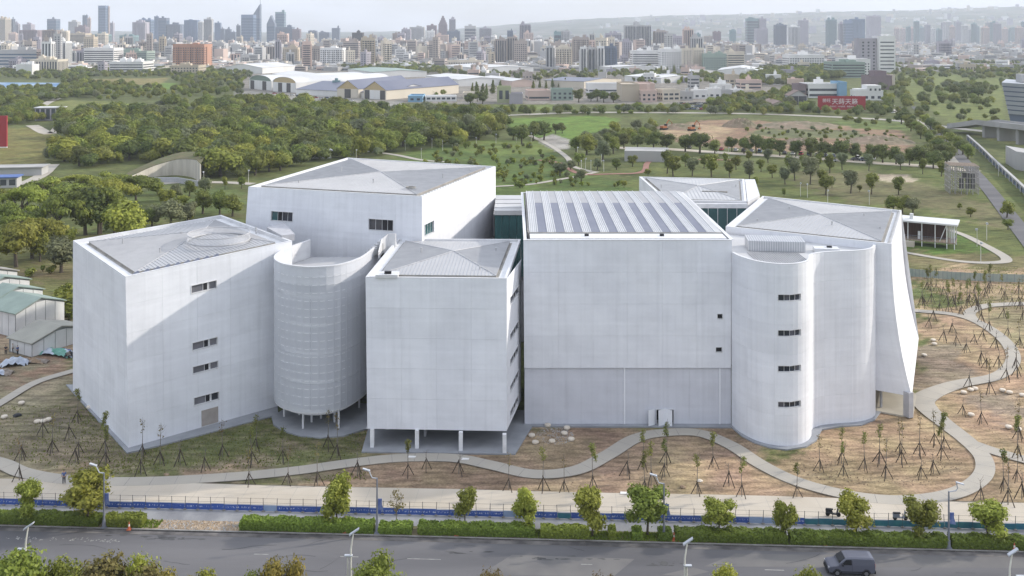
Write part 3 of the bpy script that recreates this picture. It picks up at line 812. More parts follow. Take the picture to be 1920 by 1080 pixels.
rc = G(410, 447, 24.7); cc = [(rc[0] + 4.6 * math.cos(t), rc[1] + 4.6 * math.sin(t)) for t in np.linspace(0, 2 * PI, 41)[:-1]]
rb = MB()
for i in range(40):
    a, b2 = cc[i], cc[(i + 1) % 40]
    rb.face([(*a, 24.2), (*b2, 24.2), (*b2, 25.5), (*a, 25.5)])
sub(rb, 'glass_ring', M['ringglass'], BA)
rb = MB(); rb.tube([(*p, 25.55) for p in cc] + [(*cc[0], 25.55)], 0.07, 5, cap=False); rb.tube([(*p, 24.55) for p in cc] + [(*cc[0], 24.55)], 0.14, 5, cap=False)
sub(rb, 'ring_rail', M['seam'], BA)

# --- tall box behind
z = 30.0
BT = [(-14.3 - 30.2, 162.0, z), (-14.3, 152.5, z), (-3.2, 187.0, z), (-34.3, 200.0, z)]
wf = flat((-46.4, 162.0, 4), (-14.3, 152.5, 4), BT[0], BT[1], 7, 4); ws = flat((-14.3, 152.5, 4), (-3.2, 187, 4), BT[1], BT[2], 5, 4)
wA, wB = wf.window(507, 414, 550, 397.5), wf.window(690, 431.5, 738, 412)
wC = ws.window(795.5, 445, 814, 412)
mb = MB(); wf.backing(mb); ws.backing(mb)
mb.face([(-46.4, 162, 4), BT[0], BT[3], (-36, 200, 4)]); mb.face([BT[2], (-3.2, 187, 4), (-36, 200, 4), BT[3]]); mb.face([(x, y, zz - .5) for x, y, zz in BT])
BB = block(mb, M['facade_back'], 'tall box at the back with a folded grey roof')
wf.panels(BB, M['facade']); ws.panels(BB, M['facade'])
wf.put_window(BB, wA, [(28, M['glass_teal']), (22, M['dark']), (26, M['glass_dark']), (26, M['glass_dark'])])
wf.put_window(BB, wB, [(28, M['glass_dark']), (28, M['glass_dark']), (24, M['dark']), (26, M['dark'])])
ws.put_window(BB, wC, [(1, M['glass_teal'])] * 4)
hip_roof(BB, BT, ins=1.6, drop=0.25, rise=0.55, coping=0.34, seam=0.6, apex=(-24, 176, 0))
rb = MB(); p = G(770, 354, 30.2); ring = [(p[0] + .75 * math.cos(t), p[1] + .75 * math.sin(t), 30.45) for t in np.linspace(0, 2 * PI, 17)]
rb.tube(ring, 0.12, 5, cap=False); sub(rb, 'roof_hatch', M['gutter'], BB)
rb = MB()
for k in range(28):                                           # perforations of the right coping
    a = np.array(BT[1]) * (1 - (k + 1) / 30) + np.array(BT[2]) * (k + 1) / 30
    rb.rbox(a[0] - .28, a[1] + .1, .12, .25, z + .062, z + .07, 0.0)
sub(rb, 'coping_slot', M['gutter'], BB)

# --- drum with the open terrace
CP = [(-32.0, 152.0), (-34.4, 146.0), (-34.9, 140.8), (-33.2, 136.8), (-30.2, 134.6), (-27.2, 134.2), (-24.4, 135.5), (-22.3, 138.9), (-21.3, 143.0), (-20.8, 148.0), (-20.6, 152.6)]
m, N_, L_, b_ = _nodes('mesh_screen_white')
b_.inputs['Base Color'].default_value = (.77, .79, .84, 1); b_.inputs['Roughness'].default_value = .5
_t = N_.new('ShaderNodeBsdfTransparent'); _x = N_.new('ShaderNodeMixShader'); _x.inputs[0].default_value = .61
L_.new(_t.outputs[0], _x.inputs[1]); L_.new(b_.outputs[0], _x.inputs[2]); L_.new(_x.outputs[0], N_['Material Output'].inputs[0]); M['screen'] = m
wc = curve_wall(CP, 2.8, 23.3, 8, 5, 5)
cin = np.array(catmull(CP, 6)); cen = cin.mean(0)
def inner(k): return [tuple(cen + (p - cen) * k) for p in cin]
mb = MB()
body = inner(0.86)
n = len(body)
zs = [2.2, 3.0, 6.6, 7.15, 10.6, 11.15, 14.6, 15.15, 18.6, 19.15, 20.6]     # alternating pale slab edges and glazed storeys
for k in range(len(zs) - 1):
    for i in range(n - 1):
        a, b2 = body[i], body[i + 1]
        mb.face([(*a, zs[k]), (*b2, zs[k]), (*b2, zs[k + 1]), (*a, zs[k + 1])], 0 if k % 2 == 0 else 1)
mb.face([(*p, 20.6) for p in body], 2)
mb.face([(*p, 2.2) for p in body][::-1], 0)
M['drumglass'] = pm('drum_glazing', (0.13, 0.145, 0.19), (0.22, 0.235, 0.29), scale=0.4, rough=0.3)
BC = block(mb, [M['facade_back'], M['drumglass'], M['floorgrey']], 'curved drum of see-through mesh with floor bands behind')
wc.panels(BC, M['screen'], gap=0.02, th=0.03)
mb = MB()
out, inn = inner(1.0), inner(0.955)
for i in range(n - 1):
    a, b2, c2, d2 = out[i], out[i + 1], inn[i + 1], inn[i]
    mb.face([(*a, 23.36), (*b2, 23.36), (*c2, 23.36), (*d2, 23.36)]); mb.face([(*d2, 23.36), (*c2, 23.36), (*c2, 20.6), (*d2, 20.6)]); mb.face([(*a, 23.2), (*b2, 23.2), (*b2, 23.36), (*a, 23.36)])
    mb.face([(*a, 2.78), (*b2, 2.78), (*c2, 2.78), (*d2, 2.78)]); mb.face([(*a, 2.78), (*b2, 2.78), (*b2, 2.95), (*a, 2.95)])
rimo = sub(mb, 'drum_rim', M['coping'], BC, smooth=False); rimo['kind'] = 'stuff'
for k in range(17):                                           # rails of the mesh screen
    rb = MB(); zr = 3.9 + k * 1.12
    ro_ = inner(.998)
    for i in range(n - 1): rb.box8([(*ro_[i], zr), (*ro_[i + 1], zr), (*inn[i + 1], zr), (*inn[i], zr), (*ro_[i], zr + .05), (*ro_[i + 1], zr + .05), (*inn[i + 1], zr + .05), (*inn[i], zr + .05)])
    sub(rb, 'screen_rail', M['column'], BC)
fl = MB(); fl.face([(*p, 20.61) for p in inner(0.95)]); sub(fl, 'terrace_floor', M['floorgrey'], BC)
for px, py in ((527, 783), (565, 807), (637, 806), (578, 797), (632, 797), (549, 780), (678, 765), (600, 788)):
    cb = MB(); x, y, _ = G(px, py); far = py in (797, 780, 788); x, y = cen + (np.array((x, y)) - cen) * (.93 if not far else .8)
    cb.tube([(x, y, 0.1), (x, y, 20.5 if not far else 2.6)], 0.16, 8); sub(cb, 'column', M['column'], BC)

# --- front box on stilts
DT = [(-19.8, 129.7, 23.0), (-0.7, 128.9, 23.0), (1.4, 153.5, 23.0), (-18.4, 153.9, 23.0)]
lo = 2.55
wf = flat((-19.55, 129.7, lo), (-0.72, 128.9, lo), DT[0], DT[1], 4, 5); ws = flat((-0.72, 128.9, lo), (1.3, 139.8, lo), DT[1], (1.35, 139.8, 23.0), 2, 5)
wins = [ws.window(*w) for w in ((957.5, 565, 973, 540), (958, 632.5, 974, 603), (959, 678, 974, 648), (960, 725, 975, 693), (961, 770, 976, 738))]
ws.w = [(.22, .84, max(.03, c_ - .02), max(.03, c_ - .02) + .052) for _a, _b, c_, _d in wins]; wins = list(ws.w)
mb = MB(); wf.backing(mb); ws.backing(mb)
mb.face([DT[3], (-18.4, 153.9, lo), (-19.55, 129.7, lo), DT[0]]); mb.face([(x, y, lo) for x, y, _ in DT], 1); mb.face([(x, y, zz - .5) for x, y, zz in DT])
mb.face([(1.3, 139.8, lo), (1.3, 153.5, lo), DT[2], (1.35, 139.8, 23)])
mb.box(-18.2, -12.2, 136.5, 137, 0, lo, 1); mb.box(-11.0, 0.6, 141.5, 142, 0, lo, 2); mb.box(-12.2, -11.9, 133, 141, 0, lo, 1)
BD = block(mb, [M['facade_back'], M['soffit'], M['dark']], 'front box raised on white stilts')
wf.panels(BD, M['facade']); ws.panels(BD, M['facade'])
for w in wins: ws.put_window(BD, w, [(46, M['glass_dark']), (20, M['dark']), (34, M['glass_dark'])], fr=0.05, depth=.15)
hip_roof(BD, DT, ins=1.6, drop=0.3, rise=0.75, coping=0.36, seam=0.5, apex=(-8.6, 142.0, 0), facet_mats=None)
for px, py in ((698, 839), (782, 841), (864, 845), (946, 849), (727, 805), (850, 805)):
    cb = MB(); x, y, _ = G(px, py); cb.rbox(x, y, .26, .26, 0.1, lo, 0); sub(cb, 'column', M['column'], BD)
hb = MB(); x, y, _ = G(722, 513, 23.4); hb.rbox(x + .3, y + .2, 1.5, 1.0, 23.0, 23.42, 0); sub(hb, 'roof_deck', M['coping'], BD)
hb = MB(); hb.rbox(x + .4, y - .1, .45, .25, 23.43, 23.75, 0); sub(hb, 'roof_unit', M['dark'], BD)

# --- wide box with the striped roof
z = 26.4
ET = [(1.62, 137.1, z), (31.4, 137.1, z), (31.9, 178.2, z), (2.5, 178.2, z)]
mid = 8.2
wu = flat((1.75, 137.1, mid), (31.3, 137.1, mid), ET[0], ET[1], 6, 4); wlw = flat((1.8, 137.35, 0.1), (31.3, 137.35, 0.1), (1.8, 137.35, mid - .02), (31.3, 137.35, mid - .02), 5, 1)
w1, w2 = wu.window(1344.5, 598.5, 1355.5, 588), wu.window(1341.5, 661, 1354.5, 650.5)
wd = wlw.window(1231, 798, 1263, 768)
mb = MB(); wu.backing(mb); wlw.backing(mb)
mb.face([(1.75, 137.1, 0), ET[0], ET[3], (2.5, 178.2, 0)]); mb.face([(31.3, 137.1, 0), (31.9, 178.2, 0), ET[2], ET[1]]); mb.face([(2.5, 178.2, 0), ET[3], ET[2], (31.9, 178.2, 0)])
mb.face([(x, y, zz - 1.2) for x, y, zz in ET]); mb.face([(1.75, 137.06, mid), (31.3, 137.06, mid), (31.3, 137.4, mid - .01), (1.75, 137.4, mid - .01)][::-1])
BE = block(mb, M['facade_back'], 'wide box with a striped roof and a blank front')
wu.panels(BE, M['facade'])
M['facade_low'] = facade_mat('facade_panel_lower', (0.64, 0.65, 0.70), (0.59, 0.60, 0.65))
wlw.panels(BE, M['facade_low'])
for w in (w1, w2): wu.put_window(BE, w, [(1, M['dark'])], fr=0.06)
mb = MB(); u0, u1, v0, v1 = wd
wlw.wbox(mb, u0, u1, v0, v1, -1.4, -1.35, 1)
for a, b2 in ((u0 - .0015, u0), (u1, u1 + .0015)): wlw.wbox(mb, a, b2, v0, v1, -1.3, .05, 0)
wlw.wbox(mb, u0 - .0015, u1 + .0015, v1, v1 + .012, -1.3, .06, 0)
sub(mb, 'door_frame', [M['frame'], M['dark']], BE)
for sx, cxp in ((1, 1236), (-1, 1258), (1, 1217)):
    x, y, _ = G(cxp, 799); lb = MB(); lb.rbox(x + sx * .35, 136.75, .55, .03, 0.12, 2.35, sx * 0.5); sub(lb, 'door', M['facade'], BE)
lb = MB(); x, y, _ = G(1247, 799); lb.box(x - .28, x + .28, 137.2, 137.3, 0.1, 2.3); sub(lb, 'door', M['frame'], BE)
for px in (1171, 1350):
    x = D(px, 137.2); sb = MB(); sb.box(x - .11, x + .11, 137.23, 137.33, 0.1, mid - .03); sub(sb, 'facade_fin', M['facade'], BE)
# coping and roof
mb = MB(); cw = .45
mb.box(1.62, 31.4, 137.05, 137.5, z, z + .08); mb.box(1.65, 2.1, 137.5, 178.2, z, z + .08); mb.box(31.2, 31.75, 137.5, 178.2, z, z + .08); mb.box(2.1, 31.2, 177.8, 178.2, z, z + .08)
sub(mb, 'parapet', M['coping'], BE)
mb = MB(); mb.box(2.6, 31.0, 138.3, 141.6, z - .45, z + .02); sub(mb, 'roof_gutter', M['coping'], BE)
mb = MB(); mb.box(2.4, 31.1, 141.9, 142.2, z - .3, z + .1); mb.box(2.3, 2.55, 142.2, 177, z - .3, z + .12); sub(mb, 'gutter_edge', M['gutter'], BE)
ya, yb, yc = 142.2, 164.0, 177.5
za, zb, zc = z + .05, z + .55, z + .35
mb = MB()
mb.face([(2.55, ya, za), (31.1, ya, za), (31.1, yb, zb), (2.55, yb, zb)]); mb.face([(2.55, yb, zb), (31.1, yb, zb), (31.1, yc, zc), (2.55, yc, zc)])
sub(mb, 'roof', M['rooflight'], BE)
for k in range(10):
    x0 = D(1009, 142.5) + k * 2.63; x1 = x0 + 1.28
    for (y0, z0, y1, z1, mt) in ((ya + .1, za, yb - .05, zb, M['roofpanel']), (yb + .05, zb, yc - .1, zc, M['roofpanel_lit'])):  # front panels darker, back ones paler: uneven roof light put into the colour
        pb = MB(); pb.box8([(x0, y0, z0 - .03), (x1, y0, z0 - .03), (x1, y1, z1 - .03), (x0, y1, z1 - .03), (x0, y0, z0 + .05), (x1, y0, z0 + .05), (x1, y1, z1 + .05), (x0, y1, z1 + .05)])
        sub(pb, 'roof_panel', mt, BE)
rb = MB()
for k in range(11):
    xs = D(1009, 142.5) + k * 2.63
    for q in range(5):
        x = xs - 1.22 + q * .29
        if x < 2.6 or x > 31: continue
        for (y0, z0, y1, z1) in ((ya + .1, za, yb, zb), (yb, zb, yc, zc)):
            h = .12 if q in (0, 4) else .06
            rb.box8([(x - .045, y0, z0), (x + .045, y0, z0), (x + .045, y1, z1), (x - .045, y1, z1), (x - .045, y0, z0 + h), (x + .045, y0, z0 + h), (x + .045, y1, z1 + h), (x - .045, y1, z1 + h)], 0, skip=(0,))
sub(rb, 'roof_seam', M['coping'], BE)
for px in (1100, 1241):
    x, y, _ = G(px, 442.5, z); hb = MB(); hb.rbox(x, y, .3, .18, z + .02, z + .3); sub(hb, 'roof_unit', M['dark'], BE)

# --- wavy front wall
FP = [(31.35, 137.0), (31.9, 134.6), (33.6, 131.6), (36.0, 130.1), (38.4, 130.2), (40.4, 131.5), (41.6, 133.4), (42.3, 135.4), (43.8, 136.7), (46.5, 137.5), (49.5, 138.0), (52.0, 139.2), (53.5, 141.2), (53.9, 143.4)]
zF = 24.7
wF = curve_wall(FP, 0.1, zF, 8, 6, 5)
wins = [wF.window(*w) for w in ((1458, 565, 1502, 549.5), (1458, 631.5, 1502, 616), (1458, 698, 1502, 682.5), (1458, 765, 1502, 749.5))]
cF = catmull(FP, 8)
mb = MB(); wF.backing(mb)
fpoly = [tuple(p) for p in cF] + [(45.0, 147.0), (34.5, 153.0), (31.6, 150.0)]
mb.face([(*p, zF - .75) for p in fpoly], 1)
BF = block(mb, [M['facade_back'], M['rooflight']], 'wavy curved front with four strip windows')
wF.panels(BF, M['facade'])
for k, w in enumerate(wins):
    wF.put_window(BF, w, [(1, M['glass_dark'] if (k * 3 + j) % 4 != 1 else M['win_mid']) for j in range(4)], n=2, fr=.08)
cenF = np.array((40.0, 142.0))
mb = MB(); gb = MB()
for i in range(len(cF) - 1):
    a, b2 = cF[i], cF[i + 1]
    def off(p, q, d):
        t = (q - p) / (np.linalg.norm(q - p) + 1e-9); return np.array((-t[1], t[0])) * d
    i2 = min(i + 2, len(cF) - 1)
    na, nb = off(cF[max(i - 1, 0)], cF[i + 1], .4), off(cF[i], cF[i2], .4)
    mb.face([(*a, zF + .05), (*b2, zF + .05), (*(b2 + nb), zF + .05), (*(a + na), zF + .05)]); mb.face([(*a, zF), (*b2, zF), (*b2, zF + .05), (*a, zF + .05)])
    mb.face([(*(a + na), zF + .05), (*(b2 + nb), zF + .05), (*(b2 + nb), zF - .75), (*(a + na), zF - .75)])
    gb.face([(*(a + na), zF - .745), (*(b2 + nb), zF - .745), (*(b2 + nb * 1.9), zF - .745), (*(a + na * 1.9), zF - .745)])
sub(mb, 'parapet', M['coping'], BF); sub(gb, 'roof_gutter', M['gutter'], BF)
M['ribmetal'] = pm('ribbed_metal_grey', (0.46, 0.47, 0.49), (0.40, 0.41, 0.43), scale=.3, rough=.4)
rb = MB(); rb.rbox(39.0, 142.6, 4.1, 2.0, zF - .7, zF + .75, -.12); sub(rb, 'plant_box', M['ribmetal'], BF)
rb = MB()
for k in range(24):
    t = -4.0 + k * .345; ca, sa = math.cos(-.12), math.sin(-.12)
    rb.rbox(39.0 + ca * t, 142.6 + sa * t, .05, 2.04, zF - .68, zF + .83, -.12)
sub(rb, 'box_rib', M['coping'], BF)
rb = MB()
for k in range(22):
    x = 34.4 + k * .34; y0 = 132.3 + ((x - 37.3) / 3.6) ** 2 * 2.2
    rb.box(x - .05, x + .05, y0, 140.2, zF - .74, zF - .62)
sub(rb, 'roof_seam', M['seam'], BF)
rb = MB(); rb.rbox(46.0, 140.6, 1.75, .95, zF - .7, zF - .1, -.16); sub(rb, 'skylight', M['coping'], BF)
rb = MB(); rb.rbox(46.5, 140.7, .35, .25, zF - .09, zF + .1, -.16); sub(rb, 'roof_unit', M['dark'], BF)

# --- right box with the flaring side
z = 25.0
GT = [(34.2, 153.7, z), (55.7, 140.9, z), (68.0, 167.6, z), (47.6, 182.4, z)]
od = np.array((0.91, -0.42, 0.0))
def flare(v): return 2.75 * max(0.0, 1 - v) ** 2.1
g0, g1, g2 = (np.array((x, y, 0.)) for x, y, _ in GT[:3])
zl = 3.1
def zz(v): return np.array((0, 0, zl + (z - zl) * v))
wG = Wall(lambda u, v: (g0 * (1 - u) + g1 * u) + od * flare(v) * u + zz(v), 4, 4); wG.curv = True
wH = Wall(lambda u, v: (g1 * (1 - u) + g2 * u) + od * flare(v) + zz(v), 4, 4); wH.curv = True
wW = wH.window(1706, 691, 1712, 657)
mb = MB()
for w in (wG, wH):
    w.nv = 8; w.backing(mb); w.nv = 4
mb.face([(x, y, zz_ - .4) for x, y, zz_ in GT]); mb.face([(47.6, 182.4, zl), GT[3], GT[2], (70.5, 166.4, zl)][::-1]); mb.face([(34.2, 153.7, zl), (34.2, 153.7, z), GT[3], (47.6, 182.4, zl)][::-1])
mb.face([(34.2, 153.7, zl), (58.2, 139.7, zl), (70.5, 166.4, zl), (47.6, 182.4, zl)], 1)
BG = block(mb, [M['facade_back'], M['soffit']], 'right box whose bright side flares out like a sail')
wG.panels(BG, M['facade']); wH.panels(BG, M['facade'])
wH.put_window(BG, wW, [(1, M['glass_grey'])] * 2, fr=.1)
hip_roof(BG, GT, ins=1.5, drop=.3, rise=.7, coping=.36, seam=.6, apex=(51.5, 160.5, 0))
rb = MB()
for k in range(30):
    a = np.array(GT[1]) * (1 - (k + .7) / 31) + np.array(GT[2]) * (k + .7) / 31
    rb.rbox(a[0] - .32, a[1] + .14, .17, .26, z + .062, z + .09, 1.14)
sub(rb, 'coping_slot', M['gutter'], BG)
for px, py, hw in ((1703, 782, .42), (1652, 765, .12)):
    x, y, _ = G(px, py); cb = MB(); cb.rbox(x, y, hw, hw * 1.3, .1, zl + .6, .4); sub(cb, 'column', M['soffit'], BG)

# --- box at the far right
z = 25.0
HT = [(28.5, 177.7, z), (43.2, 176.6, z), (49.3, 203.6, z), (27.4, 207.0, z)]
HT2 = [HT[0], HT[1], (48.6, 186.5, z), HT[2], HT[3]]
mb = MB()
for i in range(4): mb.face([(*HT[i][:2], 0), (*HT[(i + 1) % 4][:2], 0), HT[(i + 1) % 4], HT[i]])
mb.face([(x, y, zz_ - .5) for x, y, zz_ in HT])
BH = block(mb, M['facade_back'], 'low box behind with a glazed teal wall')
hip_roof(BH, HT, ins=1.2, drop=.25, rise=.6, coping=.5, seam=.7, facet_mats=[M['rooflight']] * 4)
mb = MB(); mb.box8([(43.3, 176.5, z - 6), (47.4, 183.6, z - 6), (51.5, 203.6, z - 6), (49.4, 203.6, z - 6), (43.3, 176.5, z), (47.4, 183.6, z), (51.5, 203.6, z), (49.4, 203.6, z)]); sub(mb, 'parapet', M['coping'], BH)
for k in range(8):
    x0 = 29.0 + k * 1.75; pb = MB(); pb.box(x0, x0 + 1.68, 176.0, 176.1, 7, z - 1.1); sub(pb, 'pane', M['glass_teal'], BH)
fb = MB(); fb.box(28.5, 43.2, 175.9, 176.5, z - 1.1, z - .3)
for k in range(9): fb.box(28.93 + k * 1.75, 29.0 + k * 1.75, 175.9, 176.1, 7, z - 1.1)
sub(fb, 'window_frame', M['frame'], BH)
hb = MB(); x, y, _ = G(1340, 360, 25.3); hb.rbox(x, y, 2.4, .3, 25.0, 25.5, -.1); sub(hb, 'roof_unit', M['gutter'], BH)

# --- glazed link and stair
mb = MB(); mb.box(-3.2, 2.2, 173.0, 189.5, 23.2, 24.0); mb.box(-3.0, 2.2, 174.2, 189, 0, 23.2, 1)
BL = block(mb, [M['rooflight'], M['soffit']], 'low glazed link between the tall box and the striped roof')
for k in range(4):
    pb = MB(); pb.box(-3.1 + k * 1.32, -3.1 + k * 1.32 + 1.27, 173.4, 173.5, 12, 23.15); sub(pb, 'pane', M['glass_teal'], BL)
for k in range(3):
    pb = MB(); y0 = 174 + k * 4.2; pb.box(-3.35, -3.25, y0, y0 + 3.9, 12, 23.1); sub(pb, 'pane', M['glass_grey'], BL)
for k in range(3):
    pb = MB(); pb.box(-3.2, 2.2, 175.5 + k * 4.5, 175.6 + k * 4.5, 24.0, 24.12); sub(pb, 'roof_seam', M['seam'], BL)
mb = MB()
for k in range(8):
    x, y, _ = G(694 + k * 5.5, 471 - k * 4.6, 23.0 + k * .19); mb.rbox(x, y, .7, .28, 22.2, 23.0 + k * .19, .9)
BS = block(mb, M['floorgrey'], 'outside stair from the terrace to the tall box')
mb = MB()
pts = [G(709, 470, 23.2), G(715, 446, 24.4), G(728, 436, 25.0), G(741, 436, 25.0)]
for a, b2 in zip(pts, pts[1:]):
    mb.box8([(a[0], a[1], 22), (b2[0], b2[1], 22), (b2[0] + .15, b2[1] + .15, 22), (a[0] + .15, a[1] + .15, 22), (a[0], a[1], a[2] - .2), (b2[0], b2[1], b2[2] - .2), (b2[0] + .15, b2[1] + .15, b2[2] - .2), (a[0] + .15, a[1] + .15, a[2] - .2)])
sub(mb, 'stair_wall', M['coping'], BS)
mb = MB(); x, y, _ = G(711, 476, 21.8); mb.box(x - .8, x + .8, y + 0.2, y + .5, 21.2, 22.3); sub(mb, 'pane', M['glass_dark'], BS)
mb = MB(); p0, p1 = G(512, 425, 25.0), G(540, 440, 25.0); mb.box8([(p0[0] - 1, p0[1], 23.9), (p1[0] - 1, p1[1], 23.9), (p1[0] + .8, p1[1] + 1, 23.9), (p0[0] + .8, p0[1] + 4, 23.9), (p0[0] - 1, p0[1], 24.9), (p1[0] - 1, p1[1], 24.9), (p1[0] + .8, p1[1] + 1, 24.9), (p0[0] + .8, p0[1] + 4, 24.9)])
sub(mb, 'bridge', M['soffit'], BS)

# --- small roof fittings
for blk, lst in ((BB, ((640, 318, 30.6), (700, 340, 30.5), (830, 330, 30.5), (560, 342, 30.2), (880, 318, 30.2))), (BG, ((1480, 392, 25.4), (1560, 420, 25.5), (1620, 405, 25.3), (1420, 415, 25.1), (1650, 430, 25.0))), (BA, ((230, 452, 24.0), (300, 470, 24.0), (340, 440, 24.2), (480, 432, 24.5))), (BH, ((1240, 350, 25.3), (1380, 350, 25.2))), (BD, ((790, 470, 23.6), (900, 505, 23.2), (930, 470, 23.2)))):
    for px, py, zt in lst:
        x, y, _ = G(px, py, zt); fb = MB(); fb.tube([(x, y, zt - .5), (x, y, zt + .35)], .10, 6); fb.tube([(x, y, zt + .35), (x, y, zt + .45)], .18, 6); sub(fb, 'vent_pipe', M['seam'], blk)
# --- plinths
def plinth(pix, zt, mat, label=None):
    mb = MB(); pl = [G(a, b)[:2] for a, b in pix]
    if sum((pl[i][0] * pl[(i + 1) % len(pl)][1] - pl[(i + 1) % len(pl)][0] * pl[i][1]) for i in range(len(pl))) < 0: pl = pl[::-1]
    mb.prism(pl, -.1, zt)
    o = mb.build('plinth', mat); o.parent = MUSEUM; o.matrix_parent_inverse = _mi
plinth([(124, 722), (238, 850), (300, 836), (522, 778), (520, 760), (240, 820), (145, 722)], .10, M['plinth'])
plinth([(509, 783), (513, 797), (530, 808), (560, 818), (600, 822), (645, 818), (692, 803), (720, 760), (560, 750)], .12, M['plinth'])
plinth([(678, 848), (966, 852), (1003, 792), (1000, 770), (700, 770)], .10, M['plinth'])
plinth([(980, 800), (1372, 802), (1390, 818), (1412, 830), (1442, 840), (1475, 844), (1512, 838), (1531, 826), (1541, 806), (1575, 800), (1615, 798), (1640, 788), (1652, 772), (1640, 750), (1400, 760), (980, 770)], .11, M['plinth'])
plinth([(1640, 771), (1690, 780), (1712, 783), (1718, 742), (1690, 715), (1640, 720)], .13, M['plinthcream'])
# ------------------------------------------------------------------ plants
FM = {
    'mid': foliage('leaf_green', (0.098, 0.124, 0.019), (0.252, 0.284, 0.049)),
    'dark': foliage('leaf_dark_green', (0.063, 0.085, 0.019), (0.181, 0.216, 0.047)),
    'light': foliage('leaf_bright_green', (0.152, 0.181, 0.022), (0.328, 0.355, 0.061)),
    'grey': foliage('leaf_grey_green', (0.108, 0.126, 0.058), (0.211, 0.234, 0.117)),
    'yellow': foliage('leaf_yellow', (0.13, 0.12, 0.02), (0.30, 0.25, 0.05)),
    'rust': foliage('leaf_rust', (0.117, 0.082, 0.029), (0.222, 0.187, 0.058)),
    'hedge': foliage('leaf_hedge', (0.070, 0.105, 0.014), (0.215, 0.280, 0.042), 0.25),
    'sap': foliage('leaf_sapling', (0.13, 0.15, 0.04), (0.24, 0.26, 0.08), 0.45),
}
M['bark'] = pm('bark_brown', (0.10, 0.08, 0.062), (0.06, 0.05, 0.04), scale=3.0, rough=0.95)
M['barkpale'] = pm('bark_grey', (0.20, 0.18, 0.155), (0.13, 0.115, 0.10), scale=3.0, rough=0.95)
M['stake'] = pm('stake_wood_dark', (0.075, 0.058, 0.045), (0.05, 0.04, 0.032), scale=3.0, rough=0.9)

def leaf_mesh(name, blobs, n, size, seed, up=0.25, shell=0.55, core=True, spread=0.5):
    """Leaf-sized quads through the volumes of uneven ellipsoids plus a ragged dim core in each."""
    rg = np.random.default_rng(seed)
    B = np.array(blobs, float)                                # cx cy cz rx ry rz
    vol = (B[:, 3] * B[:, 4] * B[:, 5]) ** 0.67
    cnt = np.maximum(1, (n * vol / vol.sum()).astype(int))
    P, Nn, T = [], [], []
    for b, c in zip(B, cnt):
        d = rg.normal(size=(c, 3)); d /= np.linalg.norm(d, axis=1)[:, None]
        d[:, 2] = np.where((d[:, 2] < -0.25) & (rg.random(c) < .6), -d[:, 2], d[:, 2]); d /= np.linalg.norm(d, axis=1)[:, None]
        r = shell + (1 - shell) * rg.random(c) ** 0.6
        lump = 1 + 0.16 * np.sin(d[:, 0] * 5 + b[0] * 3) * np.sin(d[:, 1] * 6 + b[1]) + 0.10 * np.sin(d[:, 2] * 9 + d[:, 0] * 7)
        P.append(b[:3] + d * b[3:] * (r * lump)[:, None]); Nn.append(d / b[3:])
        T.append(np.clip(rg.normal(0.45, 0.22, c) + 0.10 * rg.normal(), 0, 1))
    P, Nn, T = np.concatenate(P), np.concatenate(Nn), np.concatenate(T)
    Nn /= np.linalg.norm(Nn, axis=1)[:, None]
    Nn = Nn + rg.normal(size=Nn.shape) * spread + np.array((0, 0, up)); Nn /= np.linalg.norm(Nn, axis=1)[:, None]
    a = np.cross(Nn, rg.normal(size=Nn.shape)); a /= np.linalg.norm(a, axis=1)[:, None]
    b2 = np.cross(Nn, a)
    s = size * rg.uniform(0.6, 1.35, len(P))[:, None]; w = s * rg.uniform(0.5, 0.8, (len(P), 1))
    q = np.stack([P - a * s, P - b2 * w, P + a * s, P + b2 * w], 1) + 0.0
    q[:, 1] -= Nn * s * 0.18; q[:, 3] -= Nn * s * 0.18
    V = q.reshape(-1, 3); nq = len(P)
    F = np.arange(nq * 4).reshape(-1, 4)
    LT = [4] * nq; tint = list(T)
    V = [V]; F = list(map(tuple, F)); base = nq * 4
    if core:
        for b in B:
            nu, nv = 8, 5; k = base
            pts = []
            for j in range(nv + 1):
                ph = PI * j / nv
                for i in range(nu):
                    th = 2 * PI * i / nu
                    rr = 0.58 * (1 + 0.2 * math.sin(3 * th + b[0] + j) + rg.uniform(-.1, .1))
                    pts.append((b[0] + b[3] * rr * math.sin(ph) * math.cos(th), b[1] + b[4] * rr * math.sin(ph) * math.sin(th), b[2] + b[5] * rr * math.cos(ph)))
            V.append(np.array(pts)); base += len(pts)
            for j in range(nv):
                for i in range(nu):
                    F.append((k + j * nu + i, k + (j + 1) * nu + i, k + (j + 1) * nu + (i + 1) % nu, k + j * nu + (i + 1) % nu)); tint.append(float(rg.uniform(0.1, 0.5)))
    V = np.concatenate(V)
    me = bpy.data.meshes.new(name)
    me.vertices.add(len(V)); me.vertices.foreach_set('co', V.ravel())
    F = np.array(F, dtype=np.int32)
    me.loops.add(F.size); me.loops.foreach_set('vertex_index', F.ravel())
    me.polygons.add(len(F)); me.polygons.foreach_set('loop_start', np.arange(0, F.size, 4, dtype=np.int32))
    me.update(calc_edges=True)
    at = me.attributes.new('tint', 'FLOAT', 'FACE'); at.data.foreach_set('value', np.array(tint, dtype=np.float32))
    me.materials.append(FM['mid'])
    return me

